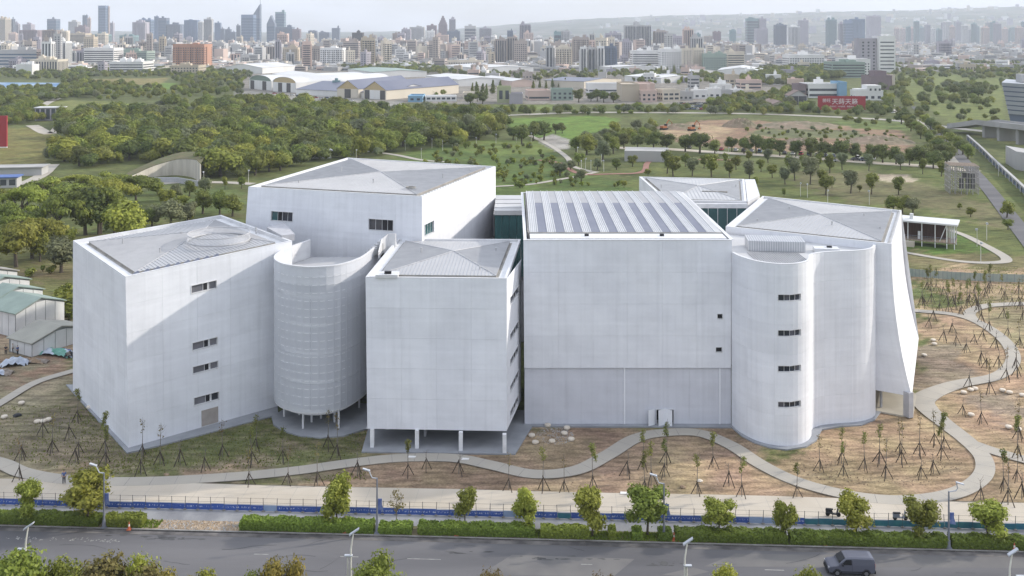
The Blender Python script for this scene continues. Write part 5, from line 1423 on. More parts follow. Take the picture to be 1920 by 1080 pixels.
def building(px0, px1, ytop, Y, col, style='grid', label='building', group=None, depth=None, rz=0.0, win='win', top='box', name='city_building', cat='building', seed=None, lobes=0, floor=3.4, bay=3.6, z0=0.0, crown=None):
    """block whose front spans photo columns px0..px1 at distance Y and whose top reaches row ytop"""
    g = random.Random(seed if seed is not None else BCOUNT[0]); BCOUNT[0] += 1
    x0, x1 = D(px0, Y), D(px1, Y); w = abs(x1 - x0); h = max(3.0, ZT(ytop, Y))
    dp = depth or max(8, min(w * g.uniform(.7, 1.1), 40))
    c, s = abs(math.cos(rz)), abs(math.sin(rz))
    hx = w / 2 if rz == 0 else max(3, (w - dp * s) / (2 * max(c, .3))) if w > dp * s * 1.4 else w / (2 * (c + s)); hy = dp / 2 if rz == 0 else min(dp / 2, hx * 1.2)
    root = empty(name, ((x0 + x1) / 2, Y + dp / 2, z0), rz, label, cat, group)
    mb = MB(); mb.box(-hx, hx, -hy, hy, -1, h)
    if lobes:                                                  # vertical piers and balcony stacks standing proud of the front and sides
        for i in range(lobes):
            a = -hx + 2 * hx * (i + .5) / lobes
            mb.box(a - hx / lobes * .5, a + hx / lobes * .5, -hy - 1.6, -hy, 0, h - 2 - (i % 2) * 3)
        for sx in (-1, 1):
            mb.box(sx * hx if sx > 0 else -hx - 1.2, hx + 1.2 if sx > 0 else -hx, -hy * .5, hy * .5, 0, h - 3)
    mb.build('wall', M[col], root)
    wb = MB(); windows(wb, hx, hy + (1.6 if lobes else 0), 0, h, style, floor, bay)
    if lobes: wb.f = wb.f; 
    o = wb.build('window', M[win], root); o['kind'] = 'stuff'
    rb = MB()
    rb.box(-hx - .15, hx + .15, -hy - .15, -hy + .25, h, h + 1.1); rb.box(-hx - .15, hx + .15, hy - .25, hy + .15, h, h + 1.1)
    rb.box(-hx - .15, -hx + .25, -hy + .25, hy - .25, h, h + 1.1); rb.box(hx - .25, hx + .15, -hy + .25, hy - .25, h, h + 1.1)
    if top != 'none':
        n = 1 if w < 18 else g.randint(1, 3)
        for k in range(n):
            a = g.uniform(-.55, .55) * hx; b = g.uniform(-.3, .4) * hy; rw = hx * g.uniform(.14, .3); hh = g.uniform(2.5, 6.0) * (1.5 if h > 70 else 1)
            rb.box(a - rw, a + rw, b - hy * .25, b + hy * .25, h, h + hh)
            if g.random() < .5: rb.box(a - rw * .4, a + rw * .4, b - hy * .1, b + hy * .1, h + hh, h + hh + 2)
    ro = rb.build('roof_structure', M[col], root)
    if crown == 'gable':
        cb = MB(); cb.face([(-hx, -hy, h), (hx, -hy, h), (0, -hy, h + hx * 2.2)]); cb.face([(hx, hy, h), (-hx, hy, h), (0, hy, h + hx * 2.2)]); cb.face([(-hx, hy, h), (-hx, -hy, h), (0, -hy, h + hx * 2.2), (0, hy, h + hx * 2.2)]); cb.face([(hx, -hy, h), (hx, hy, h), (0, hy, h + hx * 2.2), (0, -hy, h + hx * 2.2)])
        cb.build('pointed_top', M[col], root)
    if crown == 'spire':
        cb = MB(); t = h + 45; cb.prism([(-hx * .9, -hy), (hx, -hy), (hx, hy), (-hx * .9, hy)], h, [h + 3, t, t, h + 3]); cb.tube([(hx * .9, 0, t - 2), (hx * .9, 0, t + 20)], [1.2, .4], 5); cb.build('pointed_top', M[col], root)
    if crown == 'dome':
        cb = MB()
        for k in range(4): cb.box(-hx * (.85 - .2 * k), hx * (.85 - .2 * k), -hy * (.85 - .2 * k), hy * (.85 - .2 * k), h + k * 8, h + (k + 1) * 8)
        cb.build('stepped_top', M[col], root)
    return root

SK_L, SK_C, SK_R = 'far towers of the skyline at the left', 'towers of the skyline at the centre', 'hazy towers at the right'
TOWERS = [
    (-6, 10, 35, 3300, 'sand', 'band', 'tall sandy tower at the left edge of the skyline', {}), (10, 18, 36, 3350, 'cream', 'vert', 'cream sunlit tower strip beside the sandy edge tower', {}),
    (18, 25, 36, 3400, 'slate', 'vert', 'narrow grey tower with a flat top near the left edge', {}), (24, 34, 45, 3450, 'lilac', 'vert', 'pale lilac tower near the left edge', {}),
    (36, 70, 57, 2900, 'plum', 'grid', 'broad dark plum apartment tower under the cranes at the left', dict(lobes=4)), (42, 58, 46, 3100, 'lilac', 'grid', 'unfinished tower top behind the dark plum block', {}),
    (88, 105, 36, 3600, 'slate', 'glass', 'slanted slate office tower left of the tall blue one', dict(win='winblue')), (79, 106, 57, 2500, 'brown', 'wide', 'dark apartment block with cream piers at the left', dict(lobes=4)), (107, 125, 58, 2520, 'cream', 'grid', 'cream and dark paired block right of the dark piers', dict(lobes=3)),
    (128, 145, 41, 3500, 'grey', 'grid', 'grey tower with an uneven top left of the twin spires', {}), (126, 160, 63, 2600, 'sand', 'band', 'wide sandy block with pale bands at the left', {}), (140, 160, 51, 3300, 'plum', 'grid', 'dark tower with domed top below the twin spires', {}),
    (154.5, 158.5, 29, 3900, 'slate', 'vert', 'left one of two slim dark spires', dict(win='winblue')), (159.5, 163.5, 29, 3900, 'slate', 'vert', 'right one of two slim dark spires', dict(win='winblue')), (163.5, 169, 34, 3880, 'pink', 'vert', 'slim pink tower right of the two spires', {}),
    (184, 198, 11, 3700, 'blue', 'glass', 'very tall blue glass tower, highest of the left skyline', dict(win='winblue', top='none')), (198, 204, 12, 3720, 'pink', 'vert', 'pale pink side slab of the very tall blue tower', dict(top='none')), (204, 212, 43, 3800, 'lilac', 'grid', 'rounded pale tower beside the very tall blue one', {}),
    (170, 200, 65, 2700, 'teal', 'band', 'low teal glass hall below the very tall blue tower', {}), (248, 272, 42, 3200, 'lilac', 'grid', 'broad mauve apartment tower before the blue slab', dict(lobes=4)), (260, 283, 37, 3600, 'blue', 'glass', 'blue slab tower with a raised left corner', dict(win='winblue')), (289, 296, 31, 3500, 'blue', 'vert', 'slim blue tower, narrow half of a dark pair', dict(win='winblue')), (296.5, 312, 34, 3500, 'slate', 'glass', 'wide dark blue tower right half of a dark pair', dict(win='winblue')),
    (224, 250, 67, 2700, 'teal', 'band', 'low teal block left of the slim white slabs', {}), (313, 338, 46, 3500, 'slate', 'grid', 'dark slate apartment cluster left of the white framed towers', dict(lobes=4)), (345, 370, 38, 3600, 'blue', 'grid', 'blue grey stepped tower left of the thin white one', dict(lobes=3, win='winblue')), (371, 380, 41, 3300, 'white', 'vert', 'thin white tower beside the framed tower', {}), (382, 396, 36, 3200, 'grey', 'vert', 'grey tower with a white top frame', dict(lobes=2)),
    (402, 413, 43, 3700, 'blue', 'grid', 'dark blue tower with a peaked top', {}), (413, 420, 54, 3700, 'slate', 'grid', 'small slate tower stepping down right of the peaked one', {}), (422, 432, 55, 3800, 'slate', 'grid', 'short slate tower in the gap of the skyline', {}), (432, 441, 60, 3800, 'slate', 'grid', 'shortest slate tower in the gap of the skyline', {}),
    (443, 450, 48, 3600, 'slate', 'vert', 'thin dark tower left of the blue glass slab', {}), (452, 475, 28, 3500, 'blue', 'glass', 'broad blue glass slab beside the spired tower', dict(win='winblue', top='none')), (473, 487, 30, 3650, 'slate', 'glass', 'dark blue tower rising to a sharp slanted spire', dict(win='winblue', crown='spire', top='none')),
    (500, 515, 45, 3600, 'slate', 'glass', 'dark tower with a pointed gable top', dict(win='winblue', crown='gable', top='none')), (516, 533, 23, 3750, 'teal', 'glass', 'pale teal tower behind the pointed gable tower', dict(win='winblue')), (516, 548, 51, 3300, 'slate', 'grid', 'wide dark block below the pale teal tower', dict(lobes=4)), (548, 562, 55, 3300, 'plum', 'grid', 'plum block at the right end of the dark tower group', {}),
    (578, 593, 58, 3600, 'slate', 'grid', 'squat dark building under a crane', {}), (598, 617, 61, 3600, 'slate', 'band', 'flat dark slab under a crane', {}), (622, 636, 53, 3500, 'slate', 'grid', 'dark stepped building at the right end of the far group', {}),
    (324, 383, 84, 1480, 'orange', 'grid', 'orange brick apartment block with cream fronts', dict(lobes=5)),
]
for q in TOWERS:
    building(*q[:6], label=q[6], group=SK_L, **q[7])
CT = [
    (643, 672, 78, 1800, 'taupe_w', 'band', 'dark banded office block with a tall sign frame', {}), (660, 680, 62, 2200, 'dark_w', 'wide', 'tower with a black roof frame behind the dark banded office', {}),
    (736, 752, 63, 2800, 'brown', 'grid', 'plain brown tower in the middle distance', {}), (753, 769, 55, 3000, 'lilac', 'grid', 'mauve tower beside the brown tower', dict(lobes=2)), (768, 795, 51, 3200, 'grey', 'grid', 'pale grey tower wall left of the domed dark tower', dict(lobes=4)),
    (800, 818, 48, 3400, 'plum', 'grid', 'dark tower with a jagged top under construction', {}), (800, 814, 58, 2900, 'white', 'grid', 'white tower in front of the jagged dark tower', {}), (822, 838, 46, 3500, 'plum', 'grid', 'tall dark tower with a stepped dome', dict(crown='dome', top='none')), (842, 854, 36, 3500, 'lilac', 'vert', 'tapering pale tower right of the stepped dome', {}), (838, 862, 59, 3000, 'slate', 'grid', 'slate block below the tapering tower', {}),
    (871, 892, 49, 3300, 'grey', 'glass', 'grey blue slab with a flat top', {}), (899, 921, 53, 3400, 'lilac', 'vert', 'lilac twin ribbed slab', dict(lobes=3)), (815, 840, 66, 2600, 'pink', 'grid', 'pink block in front of the stepped dome', {}), (796, 815, 73, 2500, 'grey', 'grid', 'grey block left of the pink block', {}),
    (928, 950, 74, 1750, 'taupe_w', 'vert', 'big taupe residential tower, left half', dict(lobes=3)), (951, 970, 70, 1760, 'taupe_w', 'vert', 'big taupe residential tower, right half with a higher top', dict(lobes=3)), (951, 962, 58, 2300, 'slate', 'grid', 'slate tower peeking above the big taupe towers', {}),
    (975, 995, 46, 2600, 'lilac', 'vert', 'tall mauve tower with stepped shoulders', dict(lobes=3)), (982, 1000, 62, 2550, 'pink', 'grid', 'pinkish shoulder block of the tall mauve tower', {}),
    (1039, 1052, 60, 2500, 'teal', 'glass', 'teal glass tower left of a grey pair', {}), (1053, 1068, 58, 2500, 'grey', 'grid', 'grey tower with a dark cap right of the teal tower', dict(lobes=2)), (1030, 1072, 90, 1500, 'cream', 'grid', 'wide cream apartment block with many balconies', dict(lobes=6)), (1028, 1060, 82, 1600, 'taupe_w', 'grid', 'brown roofed block rising behind the cream balconies', {}),
    (1075, 1104, 71, 1700, 'taupe_w', 'grid', 'brown grey residential tower beside the cream balconies', dict(lobes=3)), (1105, 1125, 76, 1700, 'pink', 'grid', 'pink tower behind the striped dark and white blocks', dict(lobes=2)),
    (1088, 1100, 89, 1380, 'white', 'vert', 'leftmost of four dark and white striped blocks', dict(lobes=2)), (1102, 1117, 90, 1390, 'grey', 'vert', 'second of four dark and white striped blocks', dict(lobes=2)), (1120, 1133, 88, 1390, 'white', 'vert', 'third of four dark and white striped blocks', dict(lobes=2)), (1135, 1156, 88, 1400, 'slate', 'grid', 'darkest and rightmost of the striped blocks', dict(lobes=3)),
    (1136, 1165, 63, 2400, 'lilac', 'grid', 'mauve tower group above the striped blocks', dict(lobes=4)), (1173, 1221, 48, 2300, 'grey', 'vert', 'massive ribbed grey tower with six dark roof caps', dict(lobes=6)), (1228, 1253, 59, 2300, 'taupe_w', 'vert', 'taupe tower right of the massive ribbed tower', dict(lobes=3)), (1160, 1185, 78, 1900, 'lilac', 'grid', 'lilac block below the massive ribbed tower', {}),
    (1186, 1235, 96, 1500, 'white', 'band', 'white office block with long window bands', {}), (1240, 1282, 93, 1450, 'white', 'grid', 'white office block with a dark top storey', {}), (1258, 1279, 68, 2200, 'lilac', 'grid', 'lilac tower left of the pink beige tower', {}), (1282, 1300, 55, 2000, 'pink', 'vert', 'pink beige tower above the beige window blocks', dict(lobes=2)), (1280, 1298, 92, 1400, 'cream', 'grid', 'beige block with small windows, left of a pair', {}), (1300, 1320, 91, 1410, 'cream', 'grid', 'beige block with small windows, right of a pair', {}),
    (1318, 1362, 102, 1400, 'green_w', 'grid', 'white and green school block', {}), (1364, 1396, 98, 1420, 'cream', 'band', 'cream hall with a dark roof strip', {}),
    (1480, 1546, 104, 1500, 'white', 'wide', 'white block with dark blue windows above the trees', {}), (1560, 1622, 118, 1200, 'green_w', 'band', 'green glazed building left of the white tower', {}), (1583, 1632, 112, 1250, 'white', 'grid', 'white stepped block behind the green glazed building', {}),
    (835, 905, 115, 1500, 'cream', 'wide', 'long cream building with red brown balconies', {}), (1500, 1518, 118, 1400, 'cream', 'band', 'small cream block left of the dark blue windows', {}),
]
for q in CT:
    building(*q[:6], label=q[6], group=SK_C, **q[7])
RT = [
    (1401, 1422, 35, 3600, 'teal', 'glass', 'teal glass tower, left of a hazy pair', {}), (1424, 1437, 35, 3600, 'lilac', 'grid', 'mauve tower, right of a hazy pair', {}), (1418, 1440, 54, 3300, 'lilac', 'grid', 'lilac block below the hazy pair', {}), (1455, 1475, 47, 3200, 'slate', 'vert', 'slate and cream tower standing alone', {}), (1480, 1500, 50, 3400, 'white', 'vert', 'white ribbed tower among the hazy right towers', dict(lobes=3)), (1500, 1516, 38, 3700, 'lilac', 'grid', 'mauve tower behind the white ribbed one', {}),
    (1553, 1569, 37, 3500, 'teal', 'vert', 'dark teal tower with a bright left strip', {}), (1574, 1585, 44, 3600, 'lilac', 'vert', 'lilac tower between two teal towers', {}), (1585, 1600, 38, 3500, 'blue', 'glass', 'blue tower left of the grey blue pair', dict(win='winblue')), (1599, 1622, 36, 3500, 'blue', 'vert', 'grey blue ribbed tower pair', dict(win='winblue', lobes=3)), (1630, 1652, 30, 4200, 'lilac', 'grid', 'pale lilac tower above the white tower block', {}),
    (1338, 1352, 60, 2900, 'plum', 'grid', 'dark mauve tower in front of the hill', {}), (1322, 1336, 68, 2800, 'taupe_w', 'grid', 'brown block in front of the hill', {}), (1369, 1380, 57, 3300, 'teal', 'grid', 'small teal tower left of the hazy pair', {}), (1302, 1314, 64, 3000, 'teal', 'grid', 'pale teal block beside the pink beige tower', {}),
]
for q in RT:
    building(*q[:6], label=q[6], group=SK_R, **q[7])
for k in range(26):
    g = random.Random(400 + k); x = 1680 + k * 9.5 + g.uniform(-3, 3); w = g.uniform(6, 12)
    building(x, x + w, g.uniform(40, 56), g.uniform(4200, 5200), g.choice(['lilac', 'grey', 'white', 'pink', 'teal']), 'vert', 'pale hazy tower in the long row below the right hill', 'hazy tower row below the right hill', seed=k)
LB = [
    (-10, 70, 95, 1500, 'grey', 'band', 'grey office block with white frames at the left edge', dict(floor=5, win='winblue')), (56, 108, 113, 1330, 'cream', 'vert', 'low cream building with rounded end at the left', {}), (70, 141, 97, 1700, 'grey', 'vert', 'grey green terrace of narrow houses', dict(lobes=8)), (143, 160, 96, 1600, 'lilac', 'vert', 'grey end tower of the banded office', {}), (157, 213, 91, 1580, 'white', 'band', 'pale banded office building with a stair tower', {}),
    (214, 275, 97, 1700, 'green_w', 'band', 'long grey green block right of the banded office', {}), (205, 268, 117, 1320, 'white', 'band', 'long white factory with a low tower', {}), (276, 330, 80, 2000, 'grey', 'grid', 'grey apartment wall left of the orange block', dict(lobes=6)), (384, 420, 82, 1900, 'grey', 'grid', 'grey block right of the orange one', dict(lobes=4)), (530, 558, 90, 1700, 'sand', 'grid', 'sand and mauve apartment block', dict(lobes=3)), (560, 600, 88, 1750, 'taupe_w', 'grid', 'taupe apartment block left of the white dark windowed one', dict(lobes=4)), (600, 642, 91, 1650, 'white', 'grid', 'white apartment block with dark windows', dict(lobes=5)),
    (30, 60, 122, 1300, 'white', 'none', 'low pale hall at the left', {}), (183, 196, 118, 1300, 'lilac', 'grid', 'small grey tower house before the factory', {}), (320, 372, 124, 1280, 'sand', 'grid', 'low sandy sheds below the orange block', {}),
]
for q in LB:
    building(*q[:6], label=q[6], group='low blocks at the left edge of the city', name='city_building', **q[7])
# white tower: sunlit right part and shaded left wing painted as separate wall colours
wt = building(1648, 1679, 69, 1330, 'white', 'none', 'tall white tower block with a sunlit striped side', SK_R, depth=26, rz=.0, floor=6)
wb = MB(); hgt = ZT(69, 1330)
for k in range(8): wb.box(-9.5, 9.5, -13.12, -13.02, 6 + k * 5.2, 7.6 + k * 5.2)
wb.build('window', M['win'], wt, kind='stuff')
wing = MB(); wing.box(-37, -12, -6, 12, -1, hgt - 2); wing.build('side_wing', M['lilac'], wt)
wb = MB()
for k in range(9):
    for i in (0, 1, 2): wb.box(-32 + i * 7.5, -29.5 + i * 7.5, -6.12, -6.02, 5 + k * 4.6, 7.2 + k * 4.6)
wb.build('window', M['win'], wt, kind='stuff')
# ordinary mid-rise blocks that fill the city
HUES = [('cream', 'cream'), ('white', 'white'), ('grey', 'grey'), ('taupe_w', 'taupe'), ('pink', 'pink'), ('sand', 'sand coloured'), ('lilac', 'lilac grey'), ('taupe_w', 'taupe'), ('lilac', 'lilac grey'), ('grey', 'grey')]
def zone(x): return 'left' if x < 640 else 'centre' if x < 1290 else 'right'
nfill = 0
g = random.Random(77)
while nfill < 170:
    x = g.uniform(-10, 1930)
    if x > 1300 and g.random() < .45: continue
    Yd = g.choice([1550, 1750, 1950, 2200, 2500, 2900, 3300]) * g.uniform(.93, 1.07)
    if x > 1450 and Yd < 1900: continue
    if Yd < 1850 and 300 < x < 420: continue
    h = g.choice([16, 22, 26, 30, 36, 42, 48, 54]) * (1.0 if x < 1300 else .7)
    w = g.uniform(9, 24) * FOC / Yd
    yt = HOR + (EYE - h) * FOC / Yd
    cl, cn = g.choice(HUES); st = g.choice(['grid', 'grid', 'wide', 'band', 'vert'])
    building(x, x + w, yt, Yd, cl, st, f"{cn} mid rise block with {dict(grid='small windows', wide='wide windows', band='window bands', vert='upright stripes')[st]} {zone(x)} in the city", f'mid rise blocks in the {zone(x)} of the city', seed=nfill, rz=g.uniform(-.5, .5), lobes=g.choice([0, 0, 2, 3]))
    nfill += 1
# the carpet of small houses nobody could count
hb = MB(); g = random.Random(8)
for k in range(5600):
    x = g.uniform(-60, 1980); Yd = 1420 * (5200 / 1420) ** g.random()
    if x > 1420 and Yd < 1750 and g.random() < .8: continue
    w, d_, h = g.uniform(5, 14), g.uniform(5, 12), g.choice([4, 6, 8, 9, 11, 13, 16] if Yd > 1800 else [3, 4, 5, 6, 8]) * g.uniform(.8, 1.2)
    X = D(x, Yd); mi = g.choice([0, 1, 2, 2, 3, 4, 5, 5])
    a = g.uniform(-.6, .6)
    hb.rbox(X, Yd, w, d_, 0, h, a, mi, skip=(0,))
    if g.random() < .6: hb.rbox(X + g.uniform(-.5, .5) * w, Yd, w * .3, d_ * .3, h, h + 3, a, g.choice([0, 1, 2, 5]), skip=(0,))
    if g.random() < .7:
        for q in range(int(h / 3.3)): hb.rbox(X, Yd - .05, w * .85, d_ + .02, 1.2 + q * 3.3, 2.6 + q * 3.3, a, 6, skip=(0, 1, 3, 5))
for k in range(1100):
    x = g.uniform(-40, 1420); Yd = 1850 * (3100 / 1850) ** g.random()
    w, d_, h = g.uniform(6, 11), g.uniform(6, 10), g.uniform(14, 34) * (1.25 if 560 < x < 1200 and g.random() < .4 else 1)
    X = D(x, Yd); mi = g.choice([0, 1, 2, 2, 3, 4, 4, 2]); a = g.uniform(-.5, .5)
    hb.rbox(X, Yd, w, d_, 0, h, a, mi, skip=(0,)); hb.rbox(X + g.uniform(-.4, .4) * w, Yd, w * .3, d_ * .3, h, h + g.uniform(2, 5), a, g.choice([0, 1, 2]), skip=(0,))
    if g.random() < .85:
        if g.random() < .6:
            for q in range(int(h / 3.4)): hb.rbox(X, Yd, w * .82, d_ + .08, 1.3 + q * 3.4, 2.7 + q * 3.4, a, 6, skip=(0, 1, 3, 5))
        else:
            for q in range(3): hb.rbox(X + (q - 1) * w * .6 * math.cos(a), Yd + (q - 1) * w * .6 * math.sin(a), w * .14, d_ + .08, 2, h - 1.5, a, 6, skip=(0, 1, 3, 5))
hb.build('distant_housing', [M['cream'], M['white'], M['grey'], M['pink'], M['taupe_w'], M['roofflat'], M['win']], kind='stuff')

# ------------------------------------------------------------------ low buildings between city and park
def gable_hall(name, label, bl, br, h, rise, depth, wall, roof, group=None, arch=False, face=None, cat='hall', doors=0, panels=0, doormat=None, overhang=.5, band=None):
    """hall with its gable front from ground point bl to br, running away from the camera"""
    bl, br = np.array(bl[:2]), np.array(br[:2]); e = br - bl; w = np.linalg.norm(e); e = e / w; n = np.array((-e[1], e[0]))
    root = empty(name, ((bl + br)[0] / 2, (bl + br)[1] / 2, 0), math.atan2(e[1], e[0]), label, cat, group)
    def prof(ns=12):
        if arch: return [(-w / 2 * math.cos(PI * k / ns), h + rise * math.sin(PI * k / ns)) for k in range(ns + 1)]
        return [(-w / 2, h), (0, h + rise), (w / 2, h)]
    P = prof()
    mb = MB()
    mb.face([(-w / 2, 0, -1), (w / 2, 0, -1)] + [(x, 0, z) for x, z in P[::-1]]); mb.face([(w / 2, depth, -1), (-w / 2, depth, -1)] + [(x, depth, z) for x, z in P])
    mb.face([(-w / 2, depth, -1), (-w / 2, 0, -1), (-w / 2, 0, h), (-w / 2, depth, h)]); mb.face([(w / 2, 0, -1), (w / 2, depth, -1), (w / 2, depth, h), (w / 2, 0, h)])
    mb.build('wall', M[wall], root)
    k = 1 + overhang / (w / 2)
    ns = 2 if not arch else 12
    for side in ((0, 1) if not arch else (0,)):
        rb = MB(); rng = range(side, side + 1) if not arch else range(ns)
        for i in rng:
            (xa, za), (xb, zb_) = P[i], P[i + 1]
            if not arch:
                if side == 0: za -= rise * (k - 1); xa *= k
                else: zb_ -= rise * (k - 1); xb *= k
            rb.box8([(xa, -overhang, za + .02), (xb, -overhang, zb_ + .02), (xb, depth + overhang, zb_ + .02), (xa, depth + overhang, za + .02), (xa, -overhang, za + .2), (xb, -overhang, zb_ + .2), (xb, depth + overhang, zb_ + .2), (xa, depth + overhang, za + .2)])
        rb.build('roof', roof if not isinstance(roof, str) else M[roof], root)
    if face:                                                   # coloured gable above the doors
        fb = MB(); fb.face([(x * .97, -.06, z - .1) for x, z in ([(-w / 2, h)] if arch else []) + P][::-1] if not arch else [(x * .97, -.06, h + (z - h) * .95) for x, z in P][::-1]); fb.build('gable', M[face], root)
    for i in range(doors):
        a = -w / 2 * .92 + i * w * .92 / doors; db = MB(); db.box(a + .15, a + w * .92 / doors - .15, -.14, -.02, 0, h - .4); db.build('door', M[doormat[i] if doormat else 'white'], root)
    if panels:
        for i in range(panels):
            a = -w / 2 + i * w / panels; zt = h + (rise * (1 - abs((a + w / panels / 2)) / (w / 2)) if not arch else 0)
            za, zb_ = h + rise * (1 - abs(a) / (w / 2)), h + rise * (1 - abs(a + w / panels) / (w / 2))
            pb = MB(); pb.box8([(a + .06, -.05, 0), (a + w / panels - .06, -.05, 0), (a + w / panels - .06, -.003, 0), (a + .06, -.003, 0), (a + .06, -.05, za - .3), (a + w / panels - .06, -.05, zb_ - .3), (a + w / panels - .06, -.003, zb_ - .3), (a + .06, -.003, za - .3)])
            pb.build('wall_panel', M['shed_panel'], root)
    return root
M['shed_panel'] = pm('shed_panel_white', (.66, .66, .65), (.56, .56, .56), scale=.4); M['shed_wall'] = pm('shed_frame_grey', (.25, .26, .26), None, scale=.5)
M['gablegreen'] = pm('gable_green', (.21, .27, .22), None); M['gabletan'] = pm('gable_tan', (.50, .39, .22), None)
HG = 'hangars beyond the wood'
dm = ['white', 'white', 'dark_w', 'white', 'white']
gable_hall('hangar', 'arched white hangar with a green gable, leftmost of the hangars', G(468, 166), G(509, 170), 9, 5.2, 110, 'white', 'roofwhite', HG, arch=True, face='gablegreen', doors=5, doormat=['dark_w', 'white', 'white', 'dark_w', 'white'])
gable_hall('hangar', 'arched white hangar with a tan gable, right of the green one', G(512, 171), G(555, 174), 9, 5.2, 115, 'white', 'roofwhite', HG, arch=True, face='gabletan', doors=5, doormat=['white', 'dark_w', 'white', 'dark_w', 'white'])
gable_hall('hangar', 'peaked hangar with a tan gable and dark solar roof, left one', G(632, 183), G(672, 184), 8, 7.0, 105, 'cream', 'roofblue', HG, face='gabletan', doors=3, doormat=['cream', 'dark_w', 'cream'])
gable_hall('hangar', 'peaked hangar with a tan gable and pale doors, right one', G(682, 185), G(724, 187), 8, 7.0, 105, 'cream', 'roofblue', HG, face='gabletan', doors=4, doormat=['dark_w', 'white', 'white', 'dark_w'])
gable_hall('warehouse', 'broad low hall with a solar roof beside the right hangar', G(726, 186), G(820, 178), 5, 6, 110, 'white', 'roofblue', HG, cat='warehouse')
gable_hall('warehouse', 'long white hall behind the arched hangars', G(560, 160), G(640, 158), 8, 3, 120, 'white', 'roofwhite', HG, cat='warehouse')
building(592, 645, 163, 880, 'teal', 'wide', 'two storey green framed hangar office with white panels', HG, depth=14, name='hangar_office', floor=5)
building(765, 792, 182, 780, 'sky', 'grid', 'pale blue end of the long white office by the wood', HG, depth=24, name='office_building', top='none')
building(793, 856, 183, 790, 'white', 'wide', 'long white office with a row of windows by the wood', HG, depth=18, rz=.12, name='office_building', top='none', floor=5)
LOW = 'low buildings before the city'
def hall(px0, px1, y0, y1, h, roof, label, wall='white', rise=2.0, depth=None):
    a, b = G(px0, y0), G(px1, y1)
    return gable_hall('warehouse', label, a, b, h, rise, depth or 60, wall, roof, LOW, cat='warehouse')
hall(895, 1000, 137, 135, 7, 'roofwhite', 'long white roofed hall behind the tree line', depth=130)
hall(860, 945, 162, 160, 7, 'roofwhite', 'white roofed hall behind the pointed evergreens, left', depth=110)
hall(960, 1002, 163, 162, 6, 'roofwhite', 'pale pink walled hall behind the evergreens', wall='pink', depth=90)
hall(700, 800, 146, 144, 7, 'roofgreen', 'pale green roofed hall behind the solar roof', depth=120)
hall(420, 492, 137, 138, 8, 'roofwhite', 'gym hall with a low curved white roof', depth=90, rise=5)
hall(1345, 1430, 142, 143, 7, 'roofwhite', 'wide hall with a pale curved roof at the right', depth=100, rise=4)
hall(1290, 1345, 141, 139, 5, 'roofwhite', 'long thin cream roof right of the beige blocks', depth=40)
hall(1240, 1310, 156, 153, 6, 'roofwhite', 'long white roof above the parking lot', depth=60)
hall(1095, 1165, 166, 160, 7, 'roofblue', 'school wing with a dark roof', wall='cream', depth=50)
hall(1145, 1230, 137, 136, 8, 'roofwhite', 'white stepped hall below the office blocks', depth=50)
hall(1450, 1475, 205, 205, 4, 'tiles', 'low brown walled house left of the red billboard', wall='sand', depth=30)
building(932, 958, 165, 770, 'olive_w', 'vert', 'yellow green ribbed block among the low roofs', LOW, depth=16, name='low_building', top='none')
building(955, 980, 178, 760, 'lilac', 'none', 'plain grey block right of the yellow green one', LOW, depth=18, name='low_building', top='none')
building(985, 1032, 172, 800, 'pink', 'band', 'pinkish school building with a window band', LOW, depth=24, rz=.1, name='low_building', top='none')
building(1034, 1075, 169, 800, 'green_w', 'grid', 'pale green house with two balconies', LOW, depth=16, name='low_building', top='none')
building(1166, 1199, 160, 790, 'sand', 'none', 'plain tan block with three window slots', LOW, depth=40, name='low_building', top='none')
building(1199, 1228, 159, 800, 'pink', 'none', 'pink plain block right of the tan one', LOW, depth=30, name='low_building', top='none')
building(1202, 1232, 172, 780, 'pink', 'grid', 'small pink house before the plain pink block', LOW, depth=12, name='low_building')
building(1234, 1276, 170, 790, 'cream', 'wide', 'cream arcade building with rows of dark arches', LOW, depth=14, rz=.25, name='low_building', top='none')
for k, (a, b, yt, Y_, c) in enumerate([(1272, 1300, 174, 800, 'grey'), (1300, 1326, 171, 820, 'white'), (1328, 1352, 168, 830, 'white'), (1352, 1374, 171, 830, 'grey'), (1374, 1394, 170, 850, 'white'), (1394, 1413, 171, 860, 'cream'), (1335, 1372, 160, 900, 'white')]):
    building(a, b, yt, Y_, c, 'grid', f"{dict(grey='grey', white='white', cream='cream')[c]} flat roofed house in the row above the parking lot", LOW, depth=12, name='low_building', seed=k)
building(1388, 1428, 152, 950, 'pink', 'band', 'peach school building at the right end of the house row', LOW, depth=20, name='low_building')
building(1100, 1160, 158, 900, 'white', 'band', 'white school wing with long balconies', LOW, depth=14, rz=.1, name='low_building', top='none')
building(868, 905, 176, 820, 'cream', 'wide', 'low cream canopy building by the dark tree', LOW, depth=20, name='low_building', top='none')
wbld = building(1513, 1572, 159, 830, 'white', 'band', 'white office with dark window bands and stacks behind the billboard', LOW, depth=22, rz=.05, name='office_building', floor=4.6)
building(1573, 1588, 156, 825, 'sky', 'none', 'bright blue end wall of the white office behind the billboard', LOW, depth=22, name='office_building', top='none')
building(1496, 1512, 160, 830, 'plum', 'band', 'dark stair block at the left end of the white office', LOW, depth=18, name='office_building', top='none')
gable_hall('house', 'grey stone house with a pinkish tiled roof left of the billboard', G(1480, 196), G(1514, 196), 7, 4, 12, 'grey', 'tiles', LOW, cat='house', doors=2, doormat=['win', 'win'])
wh = building(1605, 1656, 172, 800, 'white', 'grid', 'white villa with scattered dark windows right of the billboard', LOW, depth=14, name='villa', top='none', floor=4.5, bay=5)
